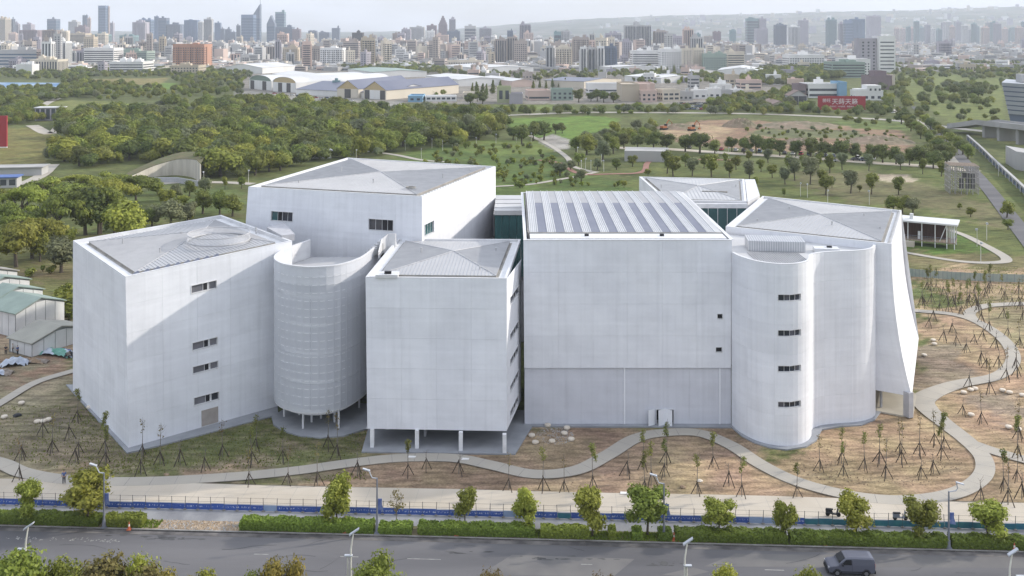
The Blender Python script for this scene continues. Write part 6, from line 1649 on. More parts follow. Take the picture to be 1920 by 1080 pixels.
mb = MB(); mb.prism([(-2, -7.2), (9.5, -7.2), (9.5, 6), (-2, 6)], ZT(172, 800) + .01, [ZT(160, 800)] * 4); mb.prism([(-10, -6.9), (-2.01, -6.9), (-2.01, 6), (-10, 6)], ZT(172, 800) + .01, ZT(167, 800)); mb.build('upper_storey', M['white'], wh)
mb = MB()
for a in (0, 4, 7.5): mb.box(a, a + 1.6, -7.32, -7.22, ZT(170, 800), ZT(166, 800))
mb.build('window', M['win'], wh, kind='stuff')
building(1632, 1672, 144, 950, 'plum', 'none', 'windowless plum brown box behind the white villa', LOW, depth=25, name='low_building', top='none')
building(1673, 1678, 142, 955, 'cream', 'none', 'narrow cream strip wall beside the plum brown box', LOW, depth=25, name='low_building', top='none')
mb = MB(); x, y, _ = G(1650, 150, 5); building(1640, 1662, 135, 960, 'plum', 'none', 'smaller plum box on the plum brown box', LOW, depth=16, name='low_building', top='none')
for k in range(26):
    g = random.Random(900 + k); px = g.uniform(850, 1480); Yd = g.uniform(950, 1330)
    c, cn = g.choice(HUES)
    building(px, px + g.uniform(14, 34), HOR + (EYE - g.uniform(5, 12)) * FOC / Yd, Yd, c, g.choice(['band', 'grid', 'wide']), f'low {cn} building between the tree lines before the city', 'low buildings between the tree lines', seed=k, name='low_building', rz=g.uniform(-.3, .3))
for k in range(12):
    g = random.Random(1900 + k); px = g.uniform(1690, 1910); Yd = g.uniform(1350, 1700)
    c, cn = g.choice(HUES)
    building(px, px + g.uniform(12, 30), HOR + (EYE - g.uniform(5, 12)) * FOC / Yd, Yd, c, g.choice(['band', 'grid', 'wide']), f'low {cn} building in the green belt at the right', 'low buildings in the right green belt', seed=k, name='low_building', rz=g.uniform(-.3, .3))

# red billboard with lettering
bx0, _, _ = G(1535, 209); Yb = 690.0
bb = empty('billboard', (D(1578, Yb), Yb, 0), -.10, 'red roadside billboard with white Chinese lettering', 'billboard')
W_, H0, H1 = (1622 - 1535) / FOC * Yb / 2, ZT(206, Yb), ZT(180, Yb)
M['red'] = pm('billboard_red', (.36, .035, .045), (.30, .03, .04), scale=.2, rough=.6); M['print'] = pm('print_white', (.75, .72, .70), None)
mb = MB(); mb.box(-W_, W_, -.25, .25, H0, H1); mb.build('board', M['red'], bb)
for k in range(5):
    mb = MB(); a = -W_ * .9 + k * W_ * .45; mb.box(a - .15, a + .15, -.1, .4, -.5, H0); mb.build('post', M['gutter'], bb)
def text(s, size, loc, rz, mat, parent, name='lettering', ext=.02):
    cu = bpy.data.curves.new(name, 'FONT'); cu.body = s; cu.size = size; cu.extrude = ext; cu.align_x = 'CENTER'; cu.resolution_u = 2
    cu.materials.append(mat)
    t = bpy.data.objects.new(name, cu); COL.objects.link(t)
    me = bpy.data.meshes.new_from_object(t.evaluated_get(bpy.context.evaluated_depsgraph_get())); bpy.data.objects.remove(t)
    me.materials.clear(); me.materials.append(mat)
    o = link(name, me, parent, loc); o.rotation_euler = (PI / 2, 0, rz)
    return o
text('天蒔天籟', 4.6, (2.2, -.30, H0 + 4.3), 0, M['print'], bb); text('勝旺', 3.0, (-10.5, -.30, H0 + 5.6), 0, M['print'], bb); text('全新完工 · 水湳經貿 · 景觀首排', 1.25, (0, -.30, H0 + 2.0), 0, M['print'], bb)
rb_ = empty('billboard', (D(0, 470), 470, 0), .05, 'plain red billboard cut by the left edge above the yellow field', 'billboard')
mb = MB(); mb.box(-8, 3.4, -.5, .5, ZT(275, 470), ZT(217, 470)); mb.build('board', M['red'], rb_); mb = MB(); mb.box(-8, 3.4, -.5, .5, -.5, ZT(275, 470)); mb.build('footing', M['white'], rb_)

# hills closing the horizon at the centre and right
hx = [-400, 200, 500, 640, 760, 870, 940, 1000, 1060, 1120, 1180, 1240, 1300, 1360, 1420, 1480, 1540, 1600, 1660, 1720, 1780, 1840, 1900, 1960, 2400]
hy = [60, 58, 60, 60, 58, 53, 47, 42, 37, 34, 32, 29, 28, 27, 26, 24, 22, 21, 20, 19, 16, 14, 12, 12, 10]
nxh, nyh = 240, 26
px = np.linspace(-400, 2400, nxh); top = np.interp(px, hx, hy)
V = []; g = random.Random(4)
for j in range(nyh):
    t = j / (nyh - 1); Yd = 5200 + 3600 * t
    for i in range(nxh):
        ridge = (HOR - top[i]) * 8800 / FOC + EYE
        z = ridge * (t ** 0.8) * (1 + .05 * math.sin(i * .9 + j) * (1 - t)) + 5 * math.sin(i * .37 + j * 1.3) * t * (1 - t) * 4 + 2.0 * math.sin(i * 1.7) * t
        V.append((D(px[i], Yd), Yd, max(z, -1) - 1.2))
F = [(j * nxh + i, j * nxh + i + 1, (j + 1) * nxh + i + 1, (j + 1) * nxh + i) for j in range(nyh - 1) for i in range(nxh - 1)]
me = bpy.data.meshes.new('hills'); me.from_pydata(V, [], F); me.polygons.foreach_set('use_smooth', [True] * len(F)); me.materials.append(pm('hill_cover', (.045, .062, .035), (.13, .125, .10), scale=.004, detail=9, contrast=(.42, .6)))
hillV = np.array(V).reshape(nyh, nxh, 3)
prop(link('hills', me), kind='structure')
hb = MB()
for k in range(420):                                            # houses strewn over the slope
    i = int(g.uniform(135, nxh - 1)) if g.random() < .8 else int(g.uniform(110, nxh - 1)); j = int(g.uniform(0, nyh - 1) * (1 if g.random() < .6 else .6))
    x, y, z = hillV[j, i]; s = g.uniform(6, 22)
    hb.rbox(x + g.uniform(-20, 20), y + g.uniform(-40, 40), s, s * .6, z - 6, z + g.choice([8, 12, 16, 24, 40]) * g.uniform(.5, 1.1), 0, g.randint(0, 3), skip=(0,))
hb.build('hillside_housing', [M['white'], M['cream'], M['lilac'], M['grey']], kind='stuff')
# ------------------------------------------------------------------ things along the road
def ext_uv(px, v):
    """u on the line v whose photo column is px"""
    lo, hi = -90.0, 90.0
    for _ in range(50):
        m_ = (lo + hi) / 2; x, y, _z = R(m_, v)
        if 960 + x / y * FOC < px: lo = m_
        else: hi = m_
    return (lo + hi) / 2
# clipped hedges
HD = [(-40, 190, 'long clipped hedge at the left corner beneath two street trees', .95), (199, 271, 'short clipped hedge right of the left grey lamp post', .95), (453, 701, 'clipped hedge under the full round tree left of the second lamp post', .95), (711, 773, 'small low hedge right of the second grey lamp post', .75),
      (785, 1002, 'long clipped hedge under the thin browning tree', .9), (1014, 1104, 'clipped hedge piece left of the mown grass gap', .85), (1140, 1154, 'single clipped box shrub on the grass, left one', .9), (1185, 1203, 'single clipped box shrub on the grass, right one', .85), (1234, 1258, 'pair of low shrubs at the foot of the third grey lamp post', .9),
      (1265, 1474, 'long clipped hedge right of the third lamp post and the cones', .95), (1480, 1773, 'longest clipped hedge behind the grey van', .95), (1781, 1990, 'clipped hedge at the right edge past the last lamp post', .95)]
for i, (a, b, lb, h) in enumerate(HD):
    v = 1.15; u0, u1 = ext_uv(a, v), ext_uv(b, v); L = u1 - u0; c = (u0 + u1) / 2
    rgn = np.random.default_rng(i); nl = int(L * 620)
    x = rgn.uniform(-L / 2, L / 2, nl); face = rgn.random(nl); y = np.where(face < .5, rgn.uniform(-.72, .72, nl), np.where(face < .8, -.74, .74)); zc = np.where(face < .5, h, rgn.uniform(.05, h, nl))
    zc = zc + .09 * np.sin(x * 1.7) + .06 * np.sin(x * 4.1 + y * 3) + rgn.normal(0, .05, nl); y = y + rgn.normal(0, .05, nl)
    Pn = np.stack([x, y, zc], 1); nn = np.stack([rgn.normal(0, .5, nl), np.where(face < .5, 0, np.sign(y)) + rgn.normal(0, .4, nl), np.where(face < .5, 1, .5) + rgn.normal(0, .3, nl)], 1); nn /= np.linalg.norm(nn, axis=1)[:, None]
    t1 = np.cross(nn, rgn.normal(size=nn.shape)); t1 /= np.linalg.norm(t1, axis=1)[:, None]; t2 = np.cross(nn, t1); s = rgn.uniform(.08, .16, (nl, 1))
    V = np.stack([Pn - t1 * s, Pn - t2 * s * .7, Pn + t1 * s, Pn + t2 * s * .7], 1).reshape(-1, 3)
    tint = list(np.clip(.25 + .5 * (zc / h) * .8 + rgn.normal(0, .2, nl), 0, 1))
    cb = MB(); ns = max(2, int(L / 1.2))
    for k in range(ns):
        xa, xb = -L / 2 + L * k / ns, -L / 2 + L * (k + 1) / ns; hh = h * .92 + .09 * math.sin((xa + xb) / 2 * 1.7)
        cb.box(xa, xb, -.68, .68, -.05, hh)
    V = np.concatenate([V, np.array(cb.v)]); F = [tuple(q) for q in np.arange(nl * 4).reshape(-1, 4)] + [tuple(k + nl * 4 for k in f) for f in cb.f]; tint += [.35] * len(cb.f)
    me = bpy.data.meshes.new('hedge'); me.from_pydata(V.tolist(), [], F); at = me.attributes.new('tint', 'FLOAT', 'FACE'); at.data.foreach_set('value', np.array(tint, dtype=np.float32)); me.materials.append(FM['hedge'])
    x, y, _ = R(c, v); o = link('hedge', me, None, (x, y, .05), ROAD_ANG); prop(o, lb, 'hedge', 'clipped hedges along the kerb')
# mown grass in the gaps: short tufts
tuft = MB(); g = random.Random(31)
for a, b in ((1104, 1262), (271, 300), (701, 712), (1000, 1016), (1472, 1482)):
    u0, u1 = ext_uv(a, 1.2), ext_uv(b, 1.2)
    for k in range(int((u1 - u0) * 160)):
        x, y, _ = R(g.uniform(u0, u1), g.uniform(.35, 2.1)); s = g.uniform(.05, .13); an = g.uniform(0, PI)
        tuft.face([(x - s * math.cos(an), y - s * math.sin(an), .05), (x + s * math.cos(an), y + s * math.sin(an), .05), (x + g.uniform(-.05, .05), y, .05 + g.uniform(.12, .3))])
o = tuft.build('grass', FM['hedge'], kind='stuff'); o.data.attributes.new('tint', 'FLOAT', 'FACE').data.foreach_set('value', np.array([g.uniform(.2, .9) for _ in o.data.polygons], dtype=np.float32))

# fence of thin posts and wires with a printed blue banner along its foot
fen = empty('banner_fence', R(0, 4.75), ROAD_ANG, 'long thin wire fence with a blue printed banner between pavement and plaza', 'fence')
M['bannerblue'] = pm('banner_blue', (.038, .085, .32), (.055, .115, .38), scale=.8, rough=.5)
_m = M['bannerblue']; N, L_ = _m.node_tree.nodes, _m.node_tree.links; _b = N['Principled BSDF']
tc = N.new('ShaderNodeTexCoord'); mpn = N.new('ShaderNodeMapping'); mpn.inputs['Scale'].default_value = (5.0, 1, 2.2); L_.new(tc.outputs['Object'], mpn.inputs[0])
nzz = N.new('ShaderNodeTexNoise'); nzz.inputs['Scale'].default_value = 1.6; nzz.inputs['Detail'].default_value = 2; L_.new(mpn.outputs[0], nzz.inputs['Vector'])
gtn = N.new('ShaderNodeMath'); gtn.operation = 'GREATER_THAN'; gtn.inputs[1].default_value = .56; L_.new(nzz.outputs[0], gtn.inputs[0])
sepx = N.new('ShaderNodeSeparateXYZ'); L_.new(tc.outputs['Object'], sepx.inputs[0])
cmp_ = N.new('ShaderNodeMath'); cmp_.operation = 'COMPARE'; cmp_.inputs[1].default_value = .48; cmp_.inputs[2].default_value = .10; L_.new(sepx.outputs[2], cmp_.inputs[0])
mu = N.new('ShaderNodeMath'); mu.operation = 'MULTIPLY'; L_.new(gtn.outputs[0], mu.inputs[0]); L_.new(cmp_.outputs[0], mu.inputs[1])
mxx = N.new('ShaderNodeMix'); mxx.data_type = 'RGBA'; old = _b.inputs['Base Color'].links[0].from_socket; L_.new(old, mxx.inputs[6]); mxx.inputs[7].default_value = (.55, .58, .68, 1)
mf = N.new('ShaderNodeMath'); mf.operation = 'MULTIPLY'; mf.inputs[1].default_value = .7; L_.new(mu.outputs[0], mf.inputs[0]); L_.new(mf.outputs[0], mxx.inputs[0]); L_.new(mxx.outputs[2], _b.inputs['Base Color'])
M['bannerteal'] = pm('banner_teal', (.03, .13, .20), (.05, .20, .22), scale=.9, rough=.5); M['bannerpale'] = pm('banner_pale', (.28, .36, .52), (.22, .30, .48), scale=.9, rough=.5)
M['postgrey'] = pm('post_grey', (.10, .105, .115), None); M['block'] = pm('foot_block', (.14, .135, .13), (.3, .28, .25), scale=2)
post = MB(); post.tube([(0, 0, .05), (0, 0, 1.62)], .034, 5); post_me = post.mesh('post', M['postgrey'])
foot = MB(); foot.box(-.16, .16, -.22, .22, .05, .2); foot_me = foot.mesh('foot_block', M['block'])
g = random.Random(12); step = 1.56; n = 94; meshes = {}
for k in range(n):
    u = -73 + k * step
    p = link('post', post_me, fen, (u, 0, 0), g.uniform(-.1, .1)); p.rotation_euler = (g.uniform(-.04, .04), g.uniform(-.05, .05), 0)
    link('foot_block', foot_me, fen, (u, 0, 0), g.uniform(-.2, .2))
    px = 960 + R(u, 4.75)[0] / R(u, 4.75)[1] * FOC
    mt = 'bannerteal' if (px > 1490 or 1035 < px < 1062) else 'bannerpale' if (930 < px < 972 or 1388 < px < 1440 or 492 < px < 512) else 'bannerblue'
    bb_ = MB(); s1, s2 = g.uniform(-.05, .05), g.uniform(-.05, .05); N4 = 4
    for q in range(N4):
        a, b = q / N4, (q + 1) / N4
        f = lambda t: (u + .02 + t * (step - .04), .05 + .05 * math.sin(t * PI) * (1 + s1 * 8))
        (xa, ya_), (xb, yb_) = f(a), f(b)
        za, zb_ = .11 + s2 * .3, .80 + s1
        bb_.face([(xa, ya_ - .08, za), (xb, yb_ - .08, za), (xb, yb_ - .08, zb_ - .03 * math.sin(b * PI)), (xa, ya_ - .08, zb_ - .03 * math.sin(a * PI))])
    bo = bb_.build('banner', M[mt], fen)
wr = MB()
for z in (1.55, 1.05): wr.tube([(-73, 0, z), (-73 + n * step, 0, z)], .012, 4)
w_ = wr.build('wire', M['postgrey'], fen); w_['kind'] = 'stuff'

# street lamps on the far kerb
M['lampgrey'] = pm('lamp_paint_grey', (.20, .21, .24), None, rough=.4); M['lamphead'] = pm('lamp_head_white', (.48, .50, .54), None, rough=.4); M['lampwhite'] = pm('lamp_paint_white', (.68, .66, .60), None, rough=.5); M['flag'] = pm('flag_blue', (.08, .12, .32), (.2, .25, .4), scale=2)
def street_lamp(px, py, hd, lb):
    x, y, _ = G(px, py)
    r = empty('street_lamp', (x, y, .05), ROAD_ANG, lb, 'street lamp', 'grey street lamps along the kerb')
    m1 = MB(); m1.tube([(0, 0, 0), (0, 0, 6.2)], [.13, .08], 8); m1.build('pole', M['lampgrey'], r)
    m1 = MB(); m1.box(-.28, .28, -.28, .28, 0, .12); m1.tube([(0, 0, .1), (0, 0, .9)], [.22, .17], 8); m1.build('base', M['lampgrey'], r)
    sx = hd
    m1 = MB(); m1.tube([(0, 0, 6.15), (-sx * .75, 0, 6.28), (-sx * .95, 0, 6.55), (-sx * .75, -.1, 7.2)] if hd < 0 else [(0, 0, 6.15), (-.55, 0, 6.22), (-.75, 0, 6.6), (-.95, -.1, 7.2)], .06, 6); m1.build('arm', M['lamphead'], r)
    m1 = MB(); cx_ = .75 + .4 if hd < 0 else -1.15
    m1.box8([(cx_ - .42, -.3, 7.22), (cx_ + .38, -.3, 7.0), (cx_ + .38, .0, 7.0), (cx_ - .42, .0, 7.22), (cx_ - .42, -.3, 7.33), (cx_ + .38, -.3, 7.11), (cx_ + .38, .0, 7.11), (cx_ - .42, .0, 7.33)]); m1.build('lamp_head', M['lamphead'], r)
    m1 = MB(); m1.box(.12, .55, -.03, .03, 3.1, 3.9); m1.face([(.12, -.04, 3.9), (.12, -.04, 2.7), (.75, -.06, 2.6), (.5, -.06, 3.5)]); m1.build('flag', M['flag'], r)
street_lamp(195, 990, 1, 'leftmost grey street lamp, beside the big bushy tree'); street_lamp(707, 1001, 1, 'grey street lamp standing between two hedges left of the bare tree')
street_lamp(1245, 1012, 1, 'grey street lamp beside the darker tree and a pair of cones'); street_lamp(1779, 1029, -1, 'rightmost grey street lamp with a bent arm, between the last hedges')
def median_lamp(px, ptop, px2, ptop2, lb):
    Y = 90.0; x = D(px, Y); z1 = ZT(ptop, Y); z2 = ZT(ptop2, Y); x2 = D(px2, Y)
    r = empty('median_lamp', (x, Y, -.07), 0, lb, 'street lamp', 'white lamps on the near side of the road')
    m1 = MB(); m1.tube([(0, 0, 0), (0, 0, z1 - 1.6), (0.25, 0, z1)], [.12, .08, .06], 7); m1.build('pole', M['lampwhite'], r)
    m1 = MB(); m1.box8([(-.15, -.18, z1 - .35), (.75, -.18, z1 + .25), (.75, .18, z1 + .25), (-.15, .18, z1 - .35), (-.15, -.18, z1 - .22), (.75, -.18, z1 + .38), (.75, .18, z1 + .38), (-.15, .18, z1 - .22)]); m1.build('lamp_head', M['lamphead'], r)
    m1 = MB(); m1.tube([(x2 - x, 0, 0), (x2 - x, 0, z2)], .07, 7); m1.build('low_post', M['lampwhite'], r)
    m1 = MB(); m1.box(x2 - x - .3, x2 - x + .45, -.15, .15, z2, z2 + .1); m1.build('low_lamp', M['lamphead'], r)
median_lamp(48, 985, 39, 1029, 'leftmost white lamp before the road'); median_lamp(658, 996, 652, 1041, 'white lamp before the road beside the round pale tree top'); median_lamp(1284, 1014, 1288, 1060, 'third white lamp, before the patched road'); median_lamp(1893, 1034, 1912, 1080, 'white lamp cut by the right edge')

# traffic cones on the verge
M['orange'] = pm('cone_orange', (.55, .13, .05), (.45, .14, .08), scale=3); M['conewhite'] = pm('cone_band', (.7, .62, .56), None)
cm = MB(); cm.tube([(0, 0, .05), (0, 0, .35)], [.15, .10], 8); cm.tube([(0, 0, .55), (0, 0, .78)], [.07, .03], 8); cone_body = cm.mesh('cone_body', M['orange'])
cm = MB(); cm.tube([(0, 0, .35), (0, 0, .55)], [.10, .07], 8); cone_band = cm.mesh('band', M['conewhite']); cm = MB(); cm.box(-.2, .2, -.2, .2, 0, .05); cone_foot = cm.mesh('foot', M['orange'])
for px, py, lb in ((242, 994, 'pale faded cone on the kerb at the left hedge end'), (647, 999, 'orange cone before the hedge left of the second lamp post'), (856, 1004, 'orange cone before the hedge below the thin browning tree'), (1264, 1014, 'left one of two cones by the third lamp post'), (1273, 1014, 'right one of two cones by the third lamp post'), (1547, 1022, 'orange cone before the hedge above the van'), (1902, 1034, 'orange cone at the right edge hedge')):
    x, y, _ = G(px, py); r = empty('traffic_cone', (x, y, .05), 0, lb, 'traffic cone', 'cones along the kerb'); r.scale = (1.15, 1.15, 1.15)
    for nm, me in (('cone_body', cone_body), ('band', cone_band), ('foot', cone_foot)): link(nm, me, r)

# the van
M['vanpaint'] = pm('van_paint_grey_blue', (.095, .10, .13), (.085, .09, .12), scale=.3, rough=.28, spec=.6); M['vanblack'] = pm('van_black_plastic', (.022, .022, .026), None, rough=.6); M['tyre'] = pm('tyre', (.018, .018, .018), None, rough=.9); M['rim'] = pm('wheel_rim', (.25, .25, .26), None, rough=.35, metal=.6); M['lens'] = pm('lamp_lens', (.7, .7, .72), None, rough=.1); M['redlens'] = pm('tail_lens', (.3, .02, .02), None, rough=.2); M['carglass'] = glassy('car_glass', (.012, .014, .018), rough=.05)
van = empty('panel_van', (35.1, 99.95, -.07), ROAD_ANG + PI, 'grey blue panel van driving on the near lane', 'van')
# section stations along x (front +x): (x, half width, [profile points (y share, z)])
st = [(2.28, .72, .52, .70), (2.22, .84, .36, .90), (2.0, .90, .30, 1.00), (1.45, .92, .28, 1.08), (1.25, .92, .28, 1.13)]
body = MB()
def ring(x, hw, z0, z1, ztop=None, tw=None):
    pts = [(x, -hw * .92, z0), (x, -hw, z0 + .15), (x, -hw, z1 - .08), (x, -hw * .93, z1)]
    if ztop: pts = [(x, -hw * .92, z0), (x, -hw, z0 + .15), (x, -hw, 1.1), (x, -hw * .985, 1.2), (x, -tw * 1.02, ztop - .12), (x, -tw * .86, ztop)]
    return pts + [(p[0], -p[1], p[2]) for p in pts[::-1]]
def loft(mb, rings, mi=0, caps=True):
    for r0, r1 in zip(rings, rings[1:]):
        for i in range(len(r0)):
            j = (i + 1) % len(r0); mb.face([r0[i], r0[j], r1[j], r1[i]], mi)
    if caps: mb.face(rings[0][::-1], mi); mb.face(rings[-1], mi)
loft(body, [ring(*s) for s in st])
loft(body, [ring(1.25, .92, .28, 1.1, 1.22, .90), ring(.55, .92, .26, 1.1, 1.80, .80), ring(.2, .92, .26, 1.1, 1.86, .80), ring(-1.9, .92, .26, 1.1, 1.86, .80), ring(-2.2, .91, .30, 1.1, 1.80, .78), ring(-2.28, .89, .40, 1.1, 1.6, .80)])
body.build('body', M['vanpaint'], van)
b2 = MB(); b2.box8([(1.16, -.78, 1.27), (1.16, .78, 1.27), (.60, .68, 1.77), (.60, -.68, 1.77), (1.20, -.78, 1.29), (1.20, .78, 1.29), (.64, .68, 1.79), (.64, -.68, 1.79)]); b2.build('windscreen', M['carglass'], van)
for sy in (-1, 1):
    q = [(1.02, 1.17), (.0, 1.17), (.0, 1.66), (.50, 1.66)]
    b2 = MB(); yy = lambda z: sy * (.925 - (z - 1.15) * .17)
    b2.box8([(x, yy(z) - .01 * sy, z) for x, z in q] + [(x, yy(z) + .012 * sy, z) for x, z in q]); b2.build('side_window', M['carglass'], van)
    for wx in (1.42, -1.42):
        w = MB(); w.tube([(wx, sy * .72, .32), (wx, sy * .935, .32)], .33, 16); wo_ = w.build('wheel', M['tyre'], van)
        w = MB(); w.tube([(wx, sy * .93, .32), (wx, sy * .95, .32)], .20, 12); w.build('rim', M['rim'], wo_)
        w = MB(); arc = [(wx + .40 * math.cos(t), sy * .915, .32 + .40 * math.sin(t)) for t in np.linspace(0, PI, 9)]; w.tube(arc, .055, 5); w.build('wheel_arch', M['vanblack'], van)
    b2 = MB(); b2.box(2.08, 2.24, sy * .70 - .14, sy * .70 + .14, .72, .90); b2.build('headlight', M['lens'], van)
    b2 = MB(); b2.box(-2.31, -2.2, sy * .80 - .07, sy * .80 + .07, .85, 1.3); b2.build('tail_light', M['redlens'], van)
    b2 = MB(); b2.box(.82, .98, sy * .95 if sy > 0 else -1.14, sy * 1.14 if sy > 0 else -.95, 1.12, 1.3); b2.build('mirror', M['vanblack'], van)
    b2 = MB(); b2.box(-1.02, 1.02, sy * .925 if sy > 0 else -.94, .94 if sy > 0 else -.925, .42, .52); b2.build('side_strip', M['vanblack'], van)
    b2 = MB(); b2.box(-.06, -.04, sy * .922 if sy > 0 else -.93, .93 if sy > 0 else -.922, .5, 1.6); b2.build('door_seam', M['vanblack'], van)
b2 = MB(); b2.box(2.2, 2.33, -.8, .8, .28, .58); b2.build('front_bumper', M['vanblack'], van); b2 = MB(); b2.box(-2.38, -2.24, -.86, .86, .28, .55); b2.build('rear_bumper', M['vanblack'], van); b2 = MB(); b2.box(2.24, 2.31, -.45, .45, .64, .76); b2.build('grille', M['vanblack'], van)
van.scale = (1.04, 1.0, 1.0)

# ------------------------------------------------------------------ staked saplings
g = random.Random(44)
def tripod_mesh(seed):
    r = random.Random(seed); mb = MB()
    a0 = r.uniform(0, 2)
    for k in range(3):
        a = a0 + k * 2.094 + r.uniform(-.2, .2); q = r.uniform(.75, 1.0)
        mb.tube([(math.cos(a) * q, math.sin(a) * q, -.05), (-math.cos(a) * .05, -math.sin(a) * .05, r.uniform(1.7, 1.95))], .058, 5)
    mb.tube([(.09 * math.cos(t), .09 * math.sin(t), 1.55) for t in np.linspace(0, 2 * PI, 9)], .035, 4, cap=False)
    return mb.mesh('stakes', M['stake'])
def stem_mesh(seed, h):
    r = random.Random(seed); mb = MB(); b = (r.uniform(-.15, .15), r.uniform(-.15, .15))
    mb.tube([(0, 0, -.1), (b[0] * .3, b[1] * .3, h * .4), (b[0], b[1], h * .8), (b[0] * 1.4, b[1] * 1.4, h)], [.055, .045, .03, .012], 5)
    for k in range(5):
        z = h * r.uniform(.6, .9); a = r.uniform(0, 6.28); l_ = r.uniform(.3, .7)
        mb.tube([(b[0] * z / h, b[1] * z / h, z), (b[0] + math.cos(a) * l_, b[1] + math.sin(a) * l_, z + r.uniform(.3, .7))], [.02, .008], 4)
    return mb.mesh('stem', M['barkpale'])
def sap_leaves(seed, h, n):
    r = random.Random(seed)
    return leaf_mesh('leaves', [(r.uniform(-.25, .25), r.uniform(-.25, .25), h * (.66 + .3 * k / 4), r.uniform(.3, .55), r.uniform(.3, .55), .45) for k in range(4)], n, .12, seed, core=False, shell=.15)
TRI = [tripod_mesh(k) for k in range(5)]; STM = [stem_mesh(k, 5.6) for k in range(4)]; LV = [sap_leaves(k, 5.6, n) for k, n in enumerate((120, 190, 260, 150))]; LV2 = [sap_leaves(9 + k, 5.6, 34) for k in range(3)]; STS = [stem_mesh(20 + k, 2.9) for k in range(3)]
ZN = [('left', [(36, 901, 1), (80, 815, 0), (98, 848, 1), (129, 822, 0), (147, 853, 0), (141, 866, 0), (197, 850, 2), (198, 870, 2), (267, 856, 1), (264, 889, 0), (300, 869, 1), (338, 871, 0), (383, 881, 0), (417, 856, 1), (472, 870, 2), (467, 909, 1), (480, 843, 2), (530, 866, 2), (540, 909, 1), (595, 909, 1), (615, 841, 1), (632, 858, 1), (145, 790, 2), (40, 860, 0)]),
      ('middle', [(670, 891, 0), (765, 892, 2), (799, 881, 0), (860, 887, 0), (954, 920, 1), (1018, 920, 2), (1058, 922, 1), (1111, 920, 2), (1176, 891, 0), (1206, 880, 2), (1209, 925, 2), (1221, 909, 2), (1246, 893, 2), (1250, 870, 2), (1307, 927, 2), (1337, 875, 2), (1367, 910, 0), (1391, 932, 2)]),
      ('right', [(1494, 932, 2), (1537, 881, 1), (1581, 891, 2), (1578, 868, 2), (1621, 881, 2), (1649, 870, 2), (1661, 897, 1), (1690, 870, 1), (1688, 850, 1), (1724, 854, 1), (1727, 896, 0), (1750, 887, 0), (1765, 859, 2), (1770, 840, 2), (1839, 937, 0), (1890, 947, 1), (1882, 920, 2), (1907, 902, 1), (1916, 935, 0), (1908, 860, 2), (1752, 834, 1)]),
      ('far right', [(1742, 613, 0), (1750, 600, 0), (1785, 623, 0), (1793, 647, 0), (1812, 660, 0), (1827, 643, 0), (1843, 637, 0), (1840, 682, 0), (1850, 690, 0), (1867, 653, 0), (1887, 713, 1), (1907, 707, 1), (1817, 727, 0), (1855, 737, 1), (1805, 777, 0), (1840, 793, 1), (1910, 823, 1), (1762, 582, 1), (1787, 570, 2), (1800, 590, 2), (1770, 640, 0), (1840, 604, 1), (1882, 595, 1), (1855, 620, 2), (1890, 630, 2), (1912, 650, 1), (1872, 690, 0), (1918, 600, 1), (1830, 575, 0), (1905, 690, 0)])]
rr_ = random.Random(90)
ZN.append(('upper right', [(rr_.uniform(1712, 1925), 540 + rr_.uniform(0, 48) , rr_.choice([0, 1, 2, 2])) for _ in range(34)]))
SL = {'left': 'on grass left of the front box', 'middle': 'on soil above the plaza', 'right': 'on soil below the wavy front', 'far right': 'by the curling path', 'upper right': 'below the green fence'}
for zn, lst in ZN:
    for px, py, kind in lst:
        x, y, _ = G(px, py); s = g.uniform(.88, 1.1) * (1.0 if zn != 'upper right' else .95)
        kd = {0: 'short bare', 1: 'thin nearly leafless', 2: 'leafy'}[kind]
        r = empty('staked_sapling', (x, y, -.06), g.uniform(0, 6.28), f'{kd} staked sapling {SL[zn]}', 'sapling', 'staked saplings around the museum'); r.scale = (s, s, s * g.uniform(.9, 1.1))
        link('stakes', g.choice(TRI), r)
        if kind == 0: link('stem', g.choice(STS), r)
        else:
            link('stem', g.choice(STM), r); c = link('leaves', g.choice(LV if kind == 2 else LV2), r)
            c.material_slots[0].link = 'OBJECT'; c.material_slots[0].material = FM['sap'] if kind == 2 else FM['rust']

# pale stone stools
M['stone'] = pm('stool_stone_pale', (.58, .50, .40), (.66, .60, .52), scale=2.0, rough=.8)
sm = MB(); prof = [(.30, -.05), (.42, .08), (.46, .22), (.40, .36), (.22, .42)]
for (r0, z0), (r1, z1) in zip(prof, prof[1:]):
    for k in range(14):
        a, b = 2 * PI * k / 14, 2 * PI * (k + 1) / 14; sm.face([(r0 * math.cos(a), r0 * math.sin(a), z0), (r0 * math.cos(b), r0 * math.sin(b), z0), (r1 * math.cos(b), r1 * math.sin(b), z1), (r1 * math.cos(a), r1 * math.sin(a), z1)])
sm.face([(.22 * math.cos(2 * PI * k / 14), .22 * math.sin(2 * PI * k / 14), .42) for k in range(14)])
stool = sm.mesh('stone_stool', M['stone'], smooth=True)
for lst, lb in (([(1027, 799), (1063, 804), (1058, 814), (1071, 825), (1035, 829), (1004, 831), (997, 818)], 'round pale stool in the ring before the wide box'),
                ([(1750, 639), (1752, 646), (1733, 667), (1820, 732), (1828, 730), (1880, 733), (1893, 737), (1917, 742), (1807, 737), (1821, 779), (1891, 802), (1909, 806)], 'round pale stone stool on the dry ground at the right'),
                ([(70, 792), (81, 791), (91, 788), (40, 757), (8, 783), (155, 738), (168, 765), (147, 740)], 'round pale stone stool near the left box')):
    for px, py in lst:
        x, y, _ = G(px, py); o = link('stone_stool', stool, None, (x, y, -.05), g.uniform(0, 6), (1.05, 1.05, 1.0)); prop(o, lb, 'stool', 'round pale stone stools')
